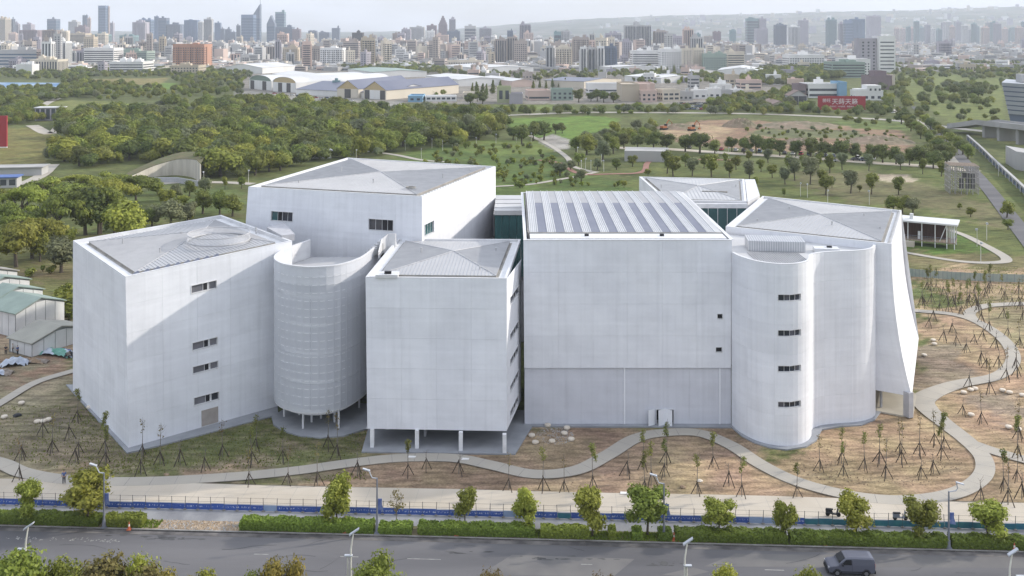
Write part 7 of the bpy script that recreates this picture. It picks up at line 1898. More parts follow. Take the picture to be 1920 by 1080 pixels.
# pebble patch inside the ring of stools, scattered stones and clods
pb = MB()
def pebble(x, y, s, mi):
    a = g.uniform(0, 6); pts = [(x + s * math.cos(a + t) * g.uniform(.7, 1.2), y + s * math.sin(a + t) * g.uniform(.7, 1.2)) for t in np.linspace(0, 5.2, 5)]
    top = (x, y, s * .7 - .06)
    for i in range(5): pb.face([(*pts[i], -.12), (*pts[(i + 1) % 5], -.12), top], mi)
M['pebble'] = pm('pebble_grey', (.30, .29, .28), (.42, .40, .38), scale=3); M['clod'] = pm('soil_clod', (.20, .14, .09), (.30, .22, .15), scale=3)
c0 = G(1040, 815)
for k in range(420):
    t = g.uniform(0, 6.28); q = math.sqrt(g.random()) * 2.6; pebble(c0[0] + q * math.cos(t), c0[1] + q * math.sin(t) * 1.2, g.uniform(.05, .14), 0)
for k in range(2400):
    px, py = g.choice([(g.uniform(700, 1700), g.uniform(845, 935)), (g.uniform(1480, 1800), g.uniform(830, 920)), (g.uniform(0, 700), g.uniform(840, 920)), (g.uniform(1720, 1920), g.uniform(560, 900))])
    x, y, _ = G(px, py)
    if any(((c[:, 0] - x) ** 2 + (c[:, 1] - y) ** 2).min() < (wd * .75) ** 2 for c, wd in PATH_CURVES[:4]) or 106 < y < 119: continue
    pebble(x, y, g.uniform(.04, .13), 1)
pb.build('pebbles', [M['pebble'], M['clod']], kind='stuff')
# sparse dry grass tufts on the planted ground
tf = MB()
for k in range(9000):
    px, py = g.choice([(g.uniform(150, 690), g.uniform(780, 900)), (g.uniform(150, 690), g.uniform(780, 900)), (g.uniform(0, 300), g.uniform(760, 900)), (g.uniform(1700, 1920), g.uniform(500, 580))])
    x, y, _ = G(px, py)
    if any(((c[:, 0] - x) ** 2 + (c[:, 1] - y) ** 2).min() < (wd * .7) ** 2 for c, wd in PATH_CURVES[:4]) or y < 119: continue
    s = g.uniform(.06, .16); an = g.uniform(0, PI)
    tf.face([(x - s * math.cos(an), y - s * math.sin(an), -.13), (x + s * math.cos(an), y + s * math.sin(an), -.13), (x + g.uniform(-.08, .08), y, g.uniform(.02, .16))])
o = tf.build('grass', FM['sap'], kind='stuff'); o.data.attributes.new('tint', 'FLOAT', 'FACE').data.foreach_set('value', np.array([g.uniform(0, .6) for _ in o.data.polygons], dtype=np.float32))
# rubble strip where the hedge is missing, paint flecks on the road
pb = MB()
for k in range(900):
    x, y, _ = R(ext_uv(g.uniform(300, 448), 1.2), g.uniform(.3, 2.2)); n0 = len(pb.v); pebble(x, y, g.uniform(.04, .16), g.choice([0, 1, 1]))
    for q in range(n0, len(pb.v)): pb.v[q] = (pb.v[q][0], pb.v[q][1], pb.v[q][2] + .15)
pb.build('rubble_strip', [M['pebble'], M['soilpale'] if 'soilpale' in M else M.setdefault('soilpale', pm('soil_pale', (.40, .31, .22), (.30, .23, .16), scale=2))], kind='stuff')
mb = MB(); u0_, u1_ = ext_uv(272, 1.2), ext_uv(452, 1.2); mb.face([R(u0_, .26, .056), R(u1_, .26, .056), R(u1_, 2.28, .056), R(u0_, 2.28, .056)]); mb.build('bare_verge', M['soilpale'], kind='structure')
mb = MB()
for k in range(70):
    px = g.choice([g.gauss(48, 14), g.gauss(100, 14), g.gauss(155, 16), g.gauss(205, 10)]); x, y, _ = G(px, 1010 + (px - 100) * .02 + g.gauss(0, 2.0)); a = g.uniform(.04, .13); b_ = g.uniform(.04, .14); mb.face([(x - a, y - b_, -.0655), (x + a, y - b_ * .6, -.0655), (x + a * .7, y + b_, -.0655), (x - a * .6, y + b_ * .8, -.0655)])
mb.build('paint_fleck', M['marking'], kind='stuff')
# rocks lying on the soil
rk = MB(); rk.v = []; 
def rock(px, py, s, lb, mt='clod', flat=.6):
    x, y, _ = G(px, py); mb = MB(); r = random.Random(int(px))
    R_ = [[(math.cos(2 * PI * k / 8) * s * q * r.uniform(.8, 1.2), math.sin(2 * PI * k / 8) * s * q * r.uniform(.7, 1.1), z * s * flat) for k in range(8)] for q, z in ((.9, -.2), (1, .25), (.7, .75), (.3, .95))]
    for a, b in zip(R_, R_[1:]):
        for k in range(8): mb.face([a[k], a[(k + 1) % 8], b[(k + 1) % 8], b[k]])
    mb.face(R_[-1]); o = mb.build('rock', M[mt]); o.location = (x, y, -.06); prop(o, lb, 'rock')
rock(784, 899, .45, 'brown rock on the bare soil left of the pavement trees'); rock(1280, 913, .40, 'brown rock right of the third lamp post'); rock(1312, 901, .38, 'pale rock beside the sapling right of the third lamp post', 'stone'); rock(33, 779, .65, 'dark boulder beside the left path', 'dark'); rock(312, 889, .4, 'flat brown clod on the grass above the plaza', 'clod', .4)
for px, py, lb in ((1170, 926, 'white board lying on the soil at the plaza edge'), (772, 858, 'white sheet scrap on the path near the front box'), (872, 862, 'white bag on the path below the front box')):
    x, y, _ = G(px, py); mb = MB(); mb.box8([(-.5, -.25, .08), (.45, -.3, .08), (.55, .25, .08), (-.4, .3, .08), (-.5, -.25, .13), (.45, -.3, .16), (.55, .25, .12), (-.4, .3, .15)]); o = mb.build('board', M['white']); o.location = (x, y, 0); prop(o, lb, 'board')
# parked motor scooters by the fence
def scooter(px, py, lb, col):
    x, y, _ = G(px, py); r = empty('motor_scooter', (x, y, .06), g.uniform(-.4, .4), lb, 'motor scooter', 'scooters parked by the fence')
    for wx in (-.6, .6):
        m1 = MB(); m1.tube([(wx, -.06, .25), (wx, .06, .25)], .25, 12); m1.build('wheel', M['tyre'], r)
    m1 = MB(); m1.box8([(-.8, -.16, .35), (-.1, -.16, .3), (-.1, .16, .3), (-.8, .16, .35), (-.85, -.12, .75), (-.1, -.14, .7), (-.1, .14, .7), (-.85, .12, .75)]); m1.box(-.15, .4, -.15, .15, .25, .34); m1.box8([(.35, -.18, .25), (.45, -.18, .25), (.45, .18, .25), (.35, .18, .25), (.5, -.14, 1.0), (.62, -.14, 1.0), (.62, .14, 1.0), (.5, .14, 1.0)]); m1.build('body', M[col], r)
    m1 = MB(); m1.box(-.8, 0, -.13, .13, .76, .86); m1.build('seat', M['vanblack'], r); m1 = MB(); m1.tube([(.52, -.32, 1.05), (.56, 0, 1.0), (.52, .32, 1.05)], .025, 5); m1.build('handlebar', M['vanblack'], r)
scooter(1562, 969, 'dark scooter on the plaza behind the teal banner', 'vanblack'); scooter(1688, 976, 'grey scooter behind the fence left of the dense tree', 'lampgrey')

# ------------------------------------------------------------------ sheds and the work yard at the left
def shed(name, lb, bl, rz, w, d_, h, rise, npan, roofm='roofgreen'):
    e = np.array((math.cos(rz), math.sin(rz))); b = np.array(bl[:2])
    o = gable_hall(name, lb, b, b + e * w, h, rise, d_, 'shed_wall', roofm, 'white clad site sheds', cat='shed', panels=npan, overhang=.35)
    for k in range(int(d_ / 2)):
        pb_ = MB(); a = k * 2.0; pb_.box(-w / 2 - .05, -w / 2 - .003, a + .06, a + 1.94, 0, h - .25); pb_.build('wall_panel', M['shed_panel'], o)
    return o
ang = math.atan2(8.8, 5.0)
M['roofsage'] = pm('sheet_roof_sage', (.25, .31, .275), (.20, .25, .225), scale=.3)
shed('site_shed', 'white panelled site shed with a sage roof, nearest of the row', G(29, 633), ang, 10, 8.5, 4.4, 1.7, 5, 'roofsage')
shed('site_shed', 'sage roofed shed directly behind the nearest white shed', (-98.6, 182.0, 0), ang, 10.5, 4.6, 5.0, 1.7, 5, 'roofsage'); shed('site_shed', 'third sage roofed shed of the row, half hidden', (-104.2, 187.0, 0), ang, 11, 4.6, 5.6, 1.7, 5, 'roofsage'); shed('site_shed', 'farthest grey roofed shed of the row', (-109.5, 192.4, 0), ang, 11, 4.6, 6.0, 1.7, 5, 'gutter')
M['roofbeige'] = pm('sheet_roof_beige', (.31, .305, .265), (.26, .255, .225), scale=.3)
shed('site_shed', 'low beige roofed shed beside the left white box', G(60, 669), ang, 11, 6.5, 2.3, 1.5, 5, 'roofbeige')
def heap(name, lb, px, py, L, W, H, mats, seed, cat):
    r = random.Random(seed); x, y, _ = G(px, py); mb = MB(); nx_, ny_ = 14, 9; hs = [[0] * (ny_ + 1) for _ in range(nx_ + 1)]
    for i in range(nx_ + 1):
        for j in range(ny_ + 1):
            a, b = i / nx_ * 2 - 1, j / ny_ * 2 - 1; q = max(0, 1 - (a * a + b * b)); hs[i][j] = H * q ** .6 * r.uniform(.55, 1.15) - .1
    for i in range(nx_):
        for j in range(ny_):
            P = lambda i, j: ((i / nx_ - .5) * L, (j / ny_ - .5) * W, hs[i][j])
            if min(hs[i][j], hs[i + 1][j + 1]) < -.05 and hs[i + 1][j] < -.05: continue
            mb.face([P(i, j), P(i + 1, j), P(i + 1, j + 1), P(i, j + 1)], 0 if len(mats) == 1 else (0 if math.sin(i * .7 + j * .5 + seed) > -.3 else 1))
    o = mb.build(name, [M[m_] for m_ in mats]); o.location = (x, y, 0); o.rotation_euler = (0, 0, r.uniform(-.3, .5)); prop(o, lb, cat)
M['tarpgreen'] = pm('tarp_green', (.10, .26, .20), (.16, .33, .28), scale=.8); M['tarpblue'] = pm('tarp_blue', (.10, .16, .36), None, scale=.8); M['tarpwhite'] = pm('tarp_white', (.46, .50, .56), (.36, .40, .47), scale=.8); M['junk'] = pm('junk_brown', (.14, .12, .10), (.26, .22, .19), scale=1.5)
heap('tarpaulin', 'crumpled green tarpaulin along the low beige shed', 108, 664, 8.5, 3.0, 1.1, ['tarpgreen', 'tarpwhite'], 1, 'tarpaulin'); heap('tarpaulin', 'small blue tarpaulin against the left white box', 122, 661, 3.0, 1.6, .8, ['tarpblue'], 2, 'tarpaulin')
heap('tarpaulin', 'white tarpaulin over a heap by the path', 28, 683, 5.0, 3.2, 1.3, ['tarpwhite'], 3, 'tarpaulin'); heap('rubble_heap', 'brown heap of site rubble behind the white tarpaulin', 58, 678, 7, 2.4, .7, ['junk', 'clod'], 4, 'heap'); heap('rubble_heap', 'low pale heap at the left edge by the path', 4, 700, 4, 3, .7, ['junk', 'tarpwhite'], 5, 'heap'); heap('rubble_heap', 'dark junk heap beside the left white box', 131, 668, 2.2, 2.0, 1.0, ['dark', 'junk'], 6, 'heap')
# workers: one continuous body each, with clothes
def person(px, py, lb, shirt, rz, z=0.0):
    x, y, _ = G(px, py)
    r = link('person', PBODY, None, (x, y, z - .03), rz); prop(r, lb, 'person', 'people in the work yard')
    for nm, me in (('shirt', PSHIRT), ('trousers', PTROU), ('hair', PHAIR)):
        c = link(nm, me, r)
        if nm == 'shirt': c.material_slots[0].link = 'OBJECT'; c.material_slots[0].material = shirt
def skin_mesh(name, verts, edges, rad, mat, sub=1):
    me = bpy.data.meshes.new(name); me.from_pydata(verts, edges, []); o = bpy.data.objects.new(name, me); COL.objects.link(o)
    sk = o.modifiers.new('s', 'SKIN'); sl = me.skin_vertices[0].data
    for i, q in enumerate(rad): sl[i].radius = (q, q) if not hasattr(q, '__len__') else q
    sl[0].use_root = True
    sb = o.modifiers.new('u', 'SUBSURF'); sb.levels = sub; sb.render_levels = sub
    dg = bpy.context.evaluated_depsgraph_get(); out = bpy.data.meshes.new_from_object(o.evaluated_get(dg)); bpy.data.objects.remove(o); out.name = name; out.materials.clear(); out.materials.append(mat); return out
M['skin'] = pm('skin', (.42, .27, .19), None); M['trousers'] = pm('trousers_dark', (.04, .045, .06), None); M['hair'] = pm('hair_black', (.02, .017, .015), None); M['shirtdark'] = pm('shirt_dark', (.05, .05, .06), None); M['shirtblue'] = pm('shirt_blue', (.10, .14, .30), None); M['shirtpale'] = pm('shirt_pale', (.5, .48, .45), None)
bv = [(0, 0, .95), (0, 0, 1.15), (0, 0, 1.38), (0, 0, 1.50), (0, .02, 1.62), (0, .02, 1.70), (.17, 0, 1.40), (.25, .02, 1.14), (.24, .08, .90), (.25, .10, .80), (-.17, 0, 1.40), (-.25, .02, 1.14), (-.22, .10, .92), (-.22, .13, .82), (.09, 0, .88), (.11, .03, .48), (.12, -.02, .08), (.12, .12, .03), (-.09, 0, .88), (-.11, -.02, .48), (-.12, -.06, .08), (-.12, .08, .03)]
be = [(0, 1), (1, 2), (2, 3), (3, 4), (4, 5), (2, 6), (6, 7), (7, 8), (8, 9), (2, 10), (10, 11), (11, 12), (12, 13), (0, 14), (14, 15), (15, 16), (16, 17), (0, 18), (18, 19), (19, 20), (20, 21)]
br_ = [(.14, .10), (.13, .09), (.15, .10), .05, .095, .08, .06, .045, .035, .035, .06, .045, .035, .035, .085, .06, .045, .04, .085, .06, .045, .04]
PBODY = skin_mesh('person', bv, be, br_, M['skin'])
PSHIRT = skin_mesh('shirt', [(0, 0, .92), (0, 0, 1.15), (0, 0, 1.40), (.17, 0, 1.41), (.25, .02, 1.16), (-.17, 0, 1.41), (-.25, .02, 1.16)], [(0, 1), (1, 2), (2, 3), (3, 4), (2, 5), (5, 6)], [(.165, .125), (.155, .115), (.17, .12), .078, .064, .078, .064], M['shirtdark'])
PTROU = skin_mesh('trousers', [(0, 0, .96), (.09, 0, .86), (.11, .03, .48), (.12, -.02, .10), (-.09, 0, .86), (-.11, -.02, .48), (-.12, -.06, .10)], [(0, 1), (1, 2), (2, 3), (0, 4), (4, 5), (5, 6)], [(.16, .12), .105, .08, .062, .105, .08, .062], M['trousers'])
PHAIR = skin_mesh('hair', [(0, 0, 1.66), (0, -.01, 1.73), (0, -.04, 1.68)], [(0, 1), (1, 2)], [.098, .085, .09], M['hair'])
for px, py, lb, sh, rz in ((11, 665, 'person in dark clothes standing alone in the work yard', 'shirtdark', .4), (24, 662, 'person in a pale shirt among the yard group', 'shirtpale', 2.0), (33, 666, 'person in blue in the middle of the yard group', 'shirtblue', 1.2), (38, 660, 'person in dark clothes at the back of the yard group', 'shirtdark', 3.0), (46, 664, 'person in dark clothes at the right of the yard group', 'shirtdark', -1.0), (120, 908, 'person in blue standing on the plaza by the left trees', 'shirtblue', .5)):
    person(px, py, lb, M[sh], rz, .08 if py > 900 else 0)

# ------------------------------------------------------------------ park structures
M['concrete'] = pm('viaduct_concrete', (.40, .39, .375), (.31, .30, .29), scale=.08, stretch=(1, 1, .3))
# curved retaining wall of the sunken court behind the left box
M['rawconcrete'] = pm('raw_concrete', (.60, .56, .48), (.42, .39, .34), scale=.25, stretch=(1, 1, .15), detail=7); M['turf'] = pm('roof_turf', (.09, .105, .035), (.15, .12, .06), scale=.3)
rw = empty('retaining_wall', G(305, 335), 0, 'curved pale concrete retaining wall under a turf bank', 'wall'); o0 = np.array(G(305, 335))
base = catmull([G(222, 346)[:2], G(255, 338)[:2], G(290, 331)[:2], G(330, 328)[:2], G(362, 333)[:2], G(376, 344)[:2]], 6); topz = np.interp(range(len(base)), [0, 8, 18, 26, len(base) - 1], [.8, 3.0, 6.0, 7.2, 7.0])
for i in range(len(base) - 1):
    a, b = base[i] - o0[:2], base[i + 1] - o0[:2]; e = (b - a) / np.linalg.norm(b - a) * .03
    mb = MB(); mb.box8([(*(a + e), -.5), (*(b - e), -.5), (*(b - e + (0, .5)), -.5), (*(a + e + (0, .5)), -.5), (*(a + e), topz[i]), (*(b - e), topz[i + 1]), (*(b - e + (0, .5)), topz[i + 1]), (*(a + e + (0, .5)), topz[i])]); mb.build('wall_panel', M['rawconcrete'], rw)
mb = MB()
for i in range(len(base) - 1):
    a, b = base[i] - o0[:2], base[i + 1] - o0[:2]; f = 18
    mb.face([(a[0], a[1] + .2, topz[i] + .15), (b[0], b[1] + .2, topz[i + 1] + .15), (b[0] - 4, b[1] + f, topz[i + 1] + .8), (a[0] - 4, a[1] + f, topz[i] + .8)]); mb.face([(a[0] - 4, a[1] + f, topz[i] + .8), (b[0] - 4, b[1] + f, topz[i + 1] + .8), (b[0] - 12, b[1] + f + 26, -1), (a[0] - 12, a[1] + f + 26, -1)])
mb.build('turf_bank', M['turf'], rw)
mb = MB(); p = [np.array(q[:2]) - o0[:2] for q in (G(262, 346), G(290, 342), G(330, 342), G(372, 349))]
for a, b in zip(p, p[1:]): mb.box8([(*a, -.4), (*b, -.4), (*(b + (0, .5)), -.4), (*(a + (0, .5)), -.4), (*a, 1.9), (*b, 1.9), (*(b + (0, .5)), 1.9), (*(a + (0, .5)), 1.9)])
mb.build('inner_wall', M['soffit'], rw)
def slab_building(name, lb, px, py, w, d_, h, rz, wall, roof, cat='building', over=.6, win=True):
    x, y, _ = G(px, py); r = empty(name, (x, y, 0), rz, lb, cat)
    mb = MB(); mb.box(-w / 2, w / 2, 0, d_, -.5, h); mb.build('wall', M[wall], r); mb = MB(); mb.box(-w / 2 - over, w / 2 + over, -over, d_ + over, h, h + .4); mb.build('roof', M[roof], r)
    n_ = max(2, int(w / 3)) if win else 0
    for k in range(n_):
        mb = MB(); a = -w / 2 + w * (k + .5) / n_; mb.box(a - w / n_ * .35, a + w / n_ * .35, -.05, 0, .8, h - .6); mb.build('window', M['win'], r)
    return r
slab_building('park_building', 'low white park building hidden in the wood behind the tall box', 598, 297, 11, 6, 3.2, .35, 'white', 'roofwhite'); slab_building('park_building', 'white roofed pumping house at the left road bend', 90, 226, 16, 9, 8, .1, 'lilac', 'roofwhite')
slab_building('park_building', 'low pale concrete court wall building right of the terraces', 1212, 303, 19, 14, 4.2, -.16, 'concrete', 'roofflat', win=False, over=0); slab_building('park_building', 'grey shed with a blue roof at the left edge', 6, 352, 9, 6, 3.5, .2, 'grey', 'tarpblue'); slab_building('park_building', 'long low grey shed left of the small park trees', 12, 330, 26, 8, 3.0, .15, 'grey', 'roofflat', win=False)
slab_building('park_building', 'flat grey roofed hut in the wood', 518, 240, 26, 8, 3.2, 0, 'grey', 'roofflat')
# timber pavilion
pv_ = empty('pavilion', (*G(1752, 460)[:2], 0), -.50, 'small dark timber pavilion with a flat white roof on stilts', 'pavilion')
M['timber'] = pm('timber_dark_red', (.10, .055, .045), (.07, .04, .035), scale=1.5, stretch=(4, 4, .5)); M['deck'] = pm('deck_timber', (.30, .24, .19), (.22, .17, .13), scale=2)
mb = MB(); mb.box(-10.5, 5.8, -3.4, 4.6, 6.1, 6.5); mb.build('roof', M['roofwhite'], pv_); mb = MB(); mb.box(-10.0, 5.2, -2.8, 4.2, 1.3, 1.6); mb.build('deck', M['deck'], pv_)
for k in range(30):
    mb = MB(); a = -9.8 + k * .42; mb.box(a, a + .36, 1.2, 1.35, 1.6, 6.1); mb.build('plank', M['timber'], pv_)
mb = MB(); mb.box(-9.8, 2.4, 1.36, 4.0, 1.6, 6.1); mb.build('wall', M['timber'], pv_)
for a in (-9.6, -6.2, -2.8, .4, 3.2, 5.0):
    for b in (-2.7, 4.0):
        mb = MB(); mb.rbox(a, b, .1, .1, -.1, 6.1); mb.build('post', M['column'], pv_)
for (a, b, c, d_) in ((-9.6, 5.0, -2.75, -2.65), (4.95, 5.05, -2.7, 4.0)):
    mb = MB(); mb.box(a, b, c, d_, 2.6, 2.68); mb.build('rail', M['lampgrey'], pv_)
    for k in range(24):
        mb = MB(); t = (k + .5) / 24; xx = a + (b - a) * t if b - a > 1 else (a + b) / 2; yy_ = (c + d_) / 2 if b - a > 1 else c + (d_ - c) * t; mb.rbox(xx, yy_, .025, .025, 1.6, 2.6); mb.build('baluster', M['lampgrey'], pv_)
for k in range(5):
    mb = MB(); mb.box(2.6 + k * .5, 3.04 + k * .5, -2.6, -2.5, 1.62, 5.9) if k > 2 else mb.box(2.6 + k * .5, 3.04 + k * .5, 4.05, 4.12, 1.62, 5.9); mb.build('pane', M['ringglass'], pv_)
mb = MB(); mb.tube([(1.5, -2.5, 1.7), (3.0, -2.4, 5.8)], .1, 6); mb.build('brace', M['column'], pv_); mb = MB(); mb.box(-6, -5.2, -.5, .6, 6.5, 7.9); mb.build('chimney', M['roofwhite'], pv_); mb = MB(); mb.box(-8.6, -4.5, -4.6, -2.9, -.1, 1.2); mb.build('steps', M['plaza'], pv_)
mb = MB(); mb.box(-3.9, -3.3, -1.5, -.9, 1.6, 3.6); mb.build('stone_pillar', M['column'], pv_)
# scaffold cube
sf = empty('scaffold_tower', (*G(1808, 364)[:2], 0), -.25, 'open cube of steel scaffold with dark panels on the lawn', 'scaffold'); M['steel'] = pm('scaffold_steel', (.42, .40, .38), (.30, .28, .26), scale=1)
mb = MB(); nx_ = 6
for i in range(nx_):
    for j in range(nx_):
        a, b = -4.6 + i * 1.84, j * 1.84
        if i in (0, 5) or j in (0, 5) or (i + j) % 2 == 0: mb.tube([(a, b, -.1), (a, b, 9.8)], .13, 5)
for z in (1.8, 3.7, 5.6, 7.5, 9.5):
    for i in range(nx_):
        a = -4.6 + i * 1.84; mb.tube([(a, -.4, z), (a, 9.6, z)], .12, 4)
        if i in (0, 5, 2): mb.tube([(-5.0, i * 1.84, z), (5.0, i * 1.84, z)], .12, 4)
mb.build('tube_frame', M['steel'], sf, kind='stuff')
for a, z0, z1 in ((-1.6, 1.9, 5.4), (.4, 1.9, 7.3), (2.0, 1.9, 7.2), (-.6, 5.6, 7.4)):
    mb = MB(); mb.box(a, a + 1.4, .25, .32, z0, z1); mb.build('dark_panel', M['dark_w'], sf)
for k in range(6):
    mb = MB(); mb.box(-4.8, 4.8, .1 + k * 1.6, .9 + k * 1.6, 9.75, 9.85); mb.build('plank', M['deck'], sf)
# glass-green boundary fence below the loop path
gf = empty('green_fence', G(1800, 523), 0, 'low grey green mesh fence across the grass below the loop path', 'fence'); M['meshgreen'] = pm('mesh_green', (.26, .32, .29), (.34, .37, .33), scale=.6, rough=.6)
o0 = np.array(G(1800, 523)); lp = catmull([G(1690, 516)[:2], G(1760, 522)[:2], G(1850, 527)[:2], G(1990, 531)[:2]], 10)
for i in range(len(lp) - 1):
    a, b = lp[i] - o0[:2], lp[i + 1] - o0[:2]; mb = MB(); mb.box8([(*a, -.05), (*b, -.05), (b[0], b[1] + .04, -.05), (a[0], a[1] + .04, -.05), (*a, 1.7), (*b, 1.7), (b[0], b[1] + .04, 1.7), (a[0], a[1] + .04, 1.7)]); mb.build('mesh_panel', M['meshgreen'], gf); mb = MB(); mb.tube([(*a, -.1), (*a, 1.8)], .04, 5); mb.build('post', M['lampgrey'], gf)
# viaduct, its parapet wall and the corner building
vd = empty('viaduct', (*G(1880, 300)[:2], 0), 0, 'curved concrete viaduct deck on walls at the right edge', 'viaduct'); o0 = np.array(G(1880, 300)); 
ctr = catmull([(D(1795, 545), 545), (D(1850, 520), 520), (D(1910, 490), 490), (D(2010, 455), 455), (D(2200, 430), 430)], 6); zt = np.interp(range(len(ctr)), [0, 6, len(ctr) - 1], [3.5, 8.0, 11.0])
dk, pr = MB(), MB()
for i in range(len(ctr) - 1):
    a, b = ctr[i] - o0[:2], ctr[i + 1] - o0[:2]; e = (b - a) / np.linalg.norm(b - a); n_ = np.array((-e[1], e[0])) * 6.5
    dk.box8([(*(a - n_), zt[i] - 1.6), (*(b - n_), zt[i + 1] - 1.6), (*(b + n_), zt[i + 1] - 1.6), (*(a + n_), zt[i] - 1.6), (*(a - n_), zt[i]), (*(b - n_), zt[i + 1]), (*(b + n_), zt[i + 1]), (*(a + n_), zt[i])])
    for s in (-1, 1):
        q = n_ * s * .97; q2 = n_ * s * 1.0; pr.box8([(*(a + q), zt[i]), (*(b + q), zt[i + 1]), (*(b + q2), zt[i + 1]), (*(a + q2), zt[i]), (*(a + q), zt[i] + 1.1), (*(b + q), zt[i + 1] + 1.1), (*(b + q2), zt[i + 1] + 1.1), (*(a + q2), zt[i] + 1.1)])
dk.build('deck', M['concrete'], vd); pr.build('parapet', M['concrete'], vd)
for i in (7, 10, 13, 17, 21):
    c = ctr[i] - o0[:2]; mb = MB(); mb.rbox(c[0], c[1], 1.2, 4.5, -.5, zt[i] - 1.6, math.atan2(*(ctr[i + 1] - ctr[i])[::-1])); mb.build('pier', M['concrete'], vd)
mb = MB(); a, b = np.array(G(1905, 318)[:2]) - o0[:2], np.array(G(2050, 345)[:2]) - o0[:2]; mb.box8([(*a, -.5), (*b, -.5), (b[0] + 6, b[1] + 20, -.5), (a[0] + 6, a[1] + 20, -.5), (*a, 7.5), (*b, 7.5), (b[0] + 6, b[1] + 20, 7.5), (a[0] + 6, a[1] + 20, 7.5)]); mb.build('abutment', M['concrete'], vd)
pw = empty('parapet_wall', (*G(1860, 320)[:2], 0), 0, 'slanting panelled wall running down to the right edge beside the viaduct', 'wall'); o0 = np.array(G(1860, 320)); lp = [np.array(G(a, b)[:2]) for a, b in ((1812, 262), (1835, 283), (1860, 308), (1885, 332), (1912, 358), (1945, 392))]; lp = catmull(lp, 4)
for i in range(len(lp) - 1):
    a, b = lp[i] - o0[:2], lp[i + 1] - o0[:2]; mb = MB(); mb.box8([(*a, 1.9), (*b, 1.9), (b[0] + 1.2, b[1] + .5, 1.9), (a[0] + 1.2, a[1] + .5, 1.9), (*a, 2.6), (*b, 2.6), (b[0] + 1.2, b[1] + .5, 2.6), (a[0] + 1.2, a[1] + .5, 2.6)]); mb.build('coping', M['concrete'], pw)
    mb = MB(); f = a + (b - a) * .25; mb.box8([(*a, -.3), (*f, -.3), (f[0] + .4, f[1] + .3, -.3), (a[0] + .4, a[1] + .3, -.3), (*a, 1.9), (*f, 1.9), (f[0] + .4, f[1] + .3, 1.9), (a[0] + .4, a[1] + .3, 1.9)]); mb.build('pier', M['concrete'], pw)
    mb = MB(); mb.face([(a[0] + .5, a[1] + .4, 0), (b[0] + .5, b[1] + .4, 0), (b[0] + .5, b[1] + .4, 1.9), (a[0] + .5, a[1] + .4, 1.9)]); mb.build('panel', M['slate'], pw)
M['clad'] = pm('cladding_grey_blue', (.44, .46, .48), (.36, .38, .41), scale=.06, rough=.5)
cb_ = empty('corner_building', (D(1935, 560), 560, 0), 0, 'tilted grey clad building cut by the right edge', 'building')
Zt = ZT(152, 560); lv = 7
for k in range(lv):
    z0, z1 = 9 + (Zt - 9) * k / lv, 9 + (Zt - 9) * (k + 1) / lv - .7; xl = lambda z_: -12.5 - 6.2 * z_ / Zt
    mb = MB(); mb.box8([(xl(z0), -1, z0), (70, -60, z0 - 5), (70, 40, z0 - 5), (xl(z0) + 24, 40, z0), (xl(z1), -1.6, z1), (70, -60.6, z1 - 5), (70, 40, z1 - 5), (xl(z1) + 24, 40, z1)]); mb.build('cladding_band', M['clad'], cb_)
mb = MB(); mb.box8([(-11.8, -.3, 0), (69, -58, 0), (69, 39, 0), (13, 39, 0), (-18.1, -.9, Zt - .9), (69, -58.6, Zt - 6), (69, 39, Zt - 6), (6.5, 39, Zt - .9)]); mb.build('wall', M['slate'], cb_)
mb = MB(); mb.box(0, 5, 12, 18, Zt - 1.2, Zt + 3.5); mb.box(8, 30, 14, 28, Zt - 3, Zt + 2.0); mb.build('roof_plant', M['grey'], cb_)

# blue tarpaulins over the far field, spoil heaps of the dirt site
mb = MB(); q = [G(-40, 155), G(112, 156), G(128, 164), G(60, 166), G(40, 172), G(-40, 171)]
mb.prism([p[:2] for p in q], -.2, .5); M['fieldtarp'] = pm('field_tarp_blue', (.09, .19, .34), (.30, .38, .46), scale=.03, detail=7, contrast=(.4, .6)); prop(mb.build('field_tarpaulin', M['fieldtarp']), 'wide blue tarpaulin spread over the far left field', 'tarpaulin')
for px, py, L_2, H_, lb in ((1388, 237, 22, 4.5, 'pointed brown spoil heap at the back of the dirt site'), (1500, 236, 50, 2.5, 'long flat brown spoil heap of the dirt site'), (1650, 266, 36, 3, 'rounded brown spoil heap at the right end of the dirt site'), (1505, 268, 22, 2.5, 'brown spoil heap behind the shade trees'), (1270, 240, 30, 2.5, 'rusty heap of site waste at the left of the dirt site')):
    x, y, _ = G(px, py); mb = MB(); r = random.Random(int(px)); n1, n2 = 18, 10
    P = lambda i, j: ((i / n1 - .5) * L_2, (j / n2 - .5) * L_2 * .8, -.3 + H_ * max(0, 1 - ((i / n1 * 2 - 1) ** 2 + (j / n2 * 2 - 1) ** 2)) ** .8 * (1 + .25 * math.sin(i * 1.3 + j * 2.1)))
    for i in range(n1):
        for j in range(n2): mb.face([P(i, j), P(i + 1, j), P(i + 1, j + 1), P(i, j + 1)])
    o = mb.build('spoil_heap', M['spoil'] if 'spoil' in M else M.setdefault('spoil', pm('spoil_earth', (.26, .19, .135), (.14, .125, .07), scale=.12)), smooth=True); o.location = (x, y, 0); prop(o, lb, 'heap', 'earth heaps of the dirt site')
M['digger'] = pm('digger_orange', (.40, .15, .06), None)
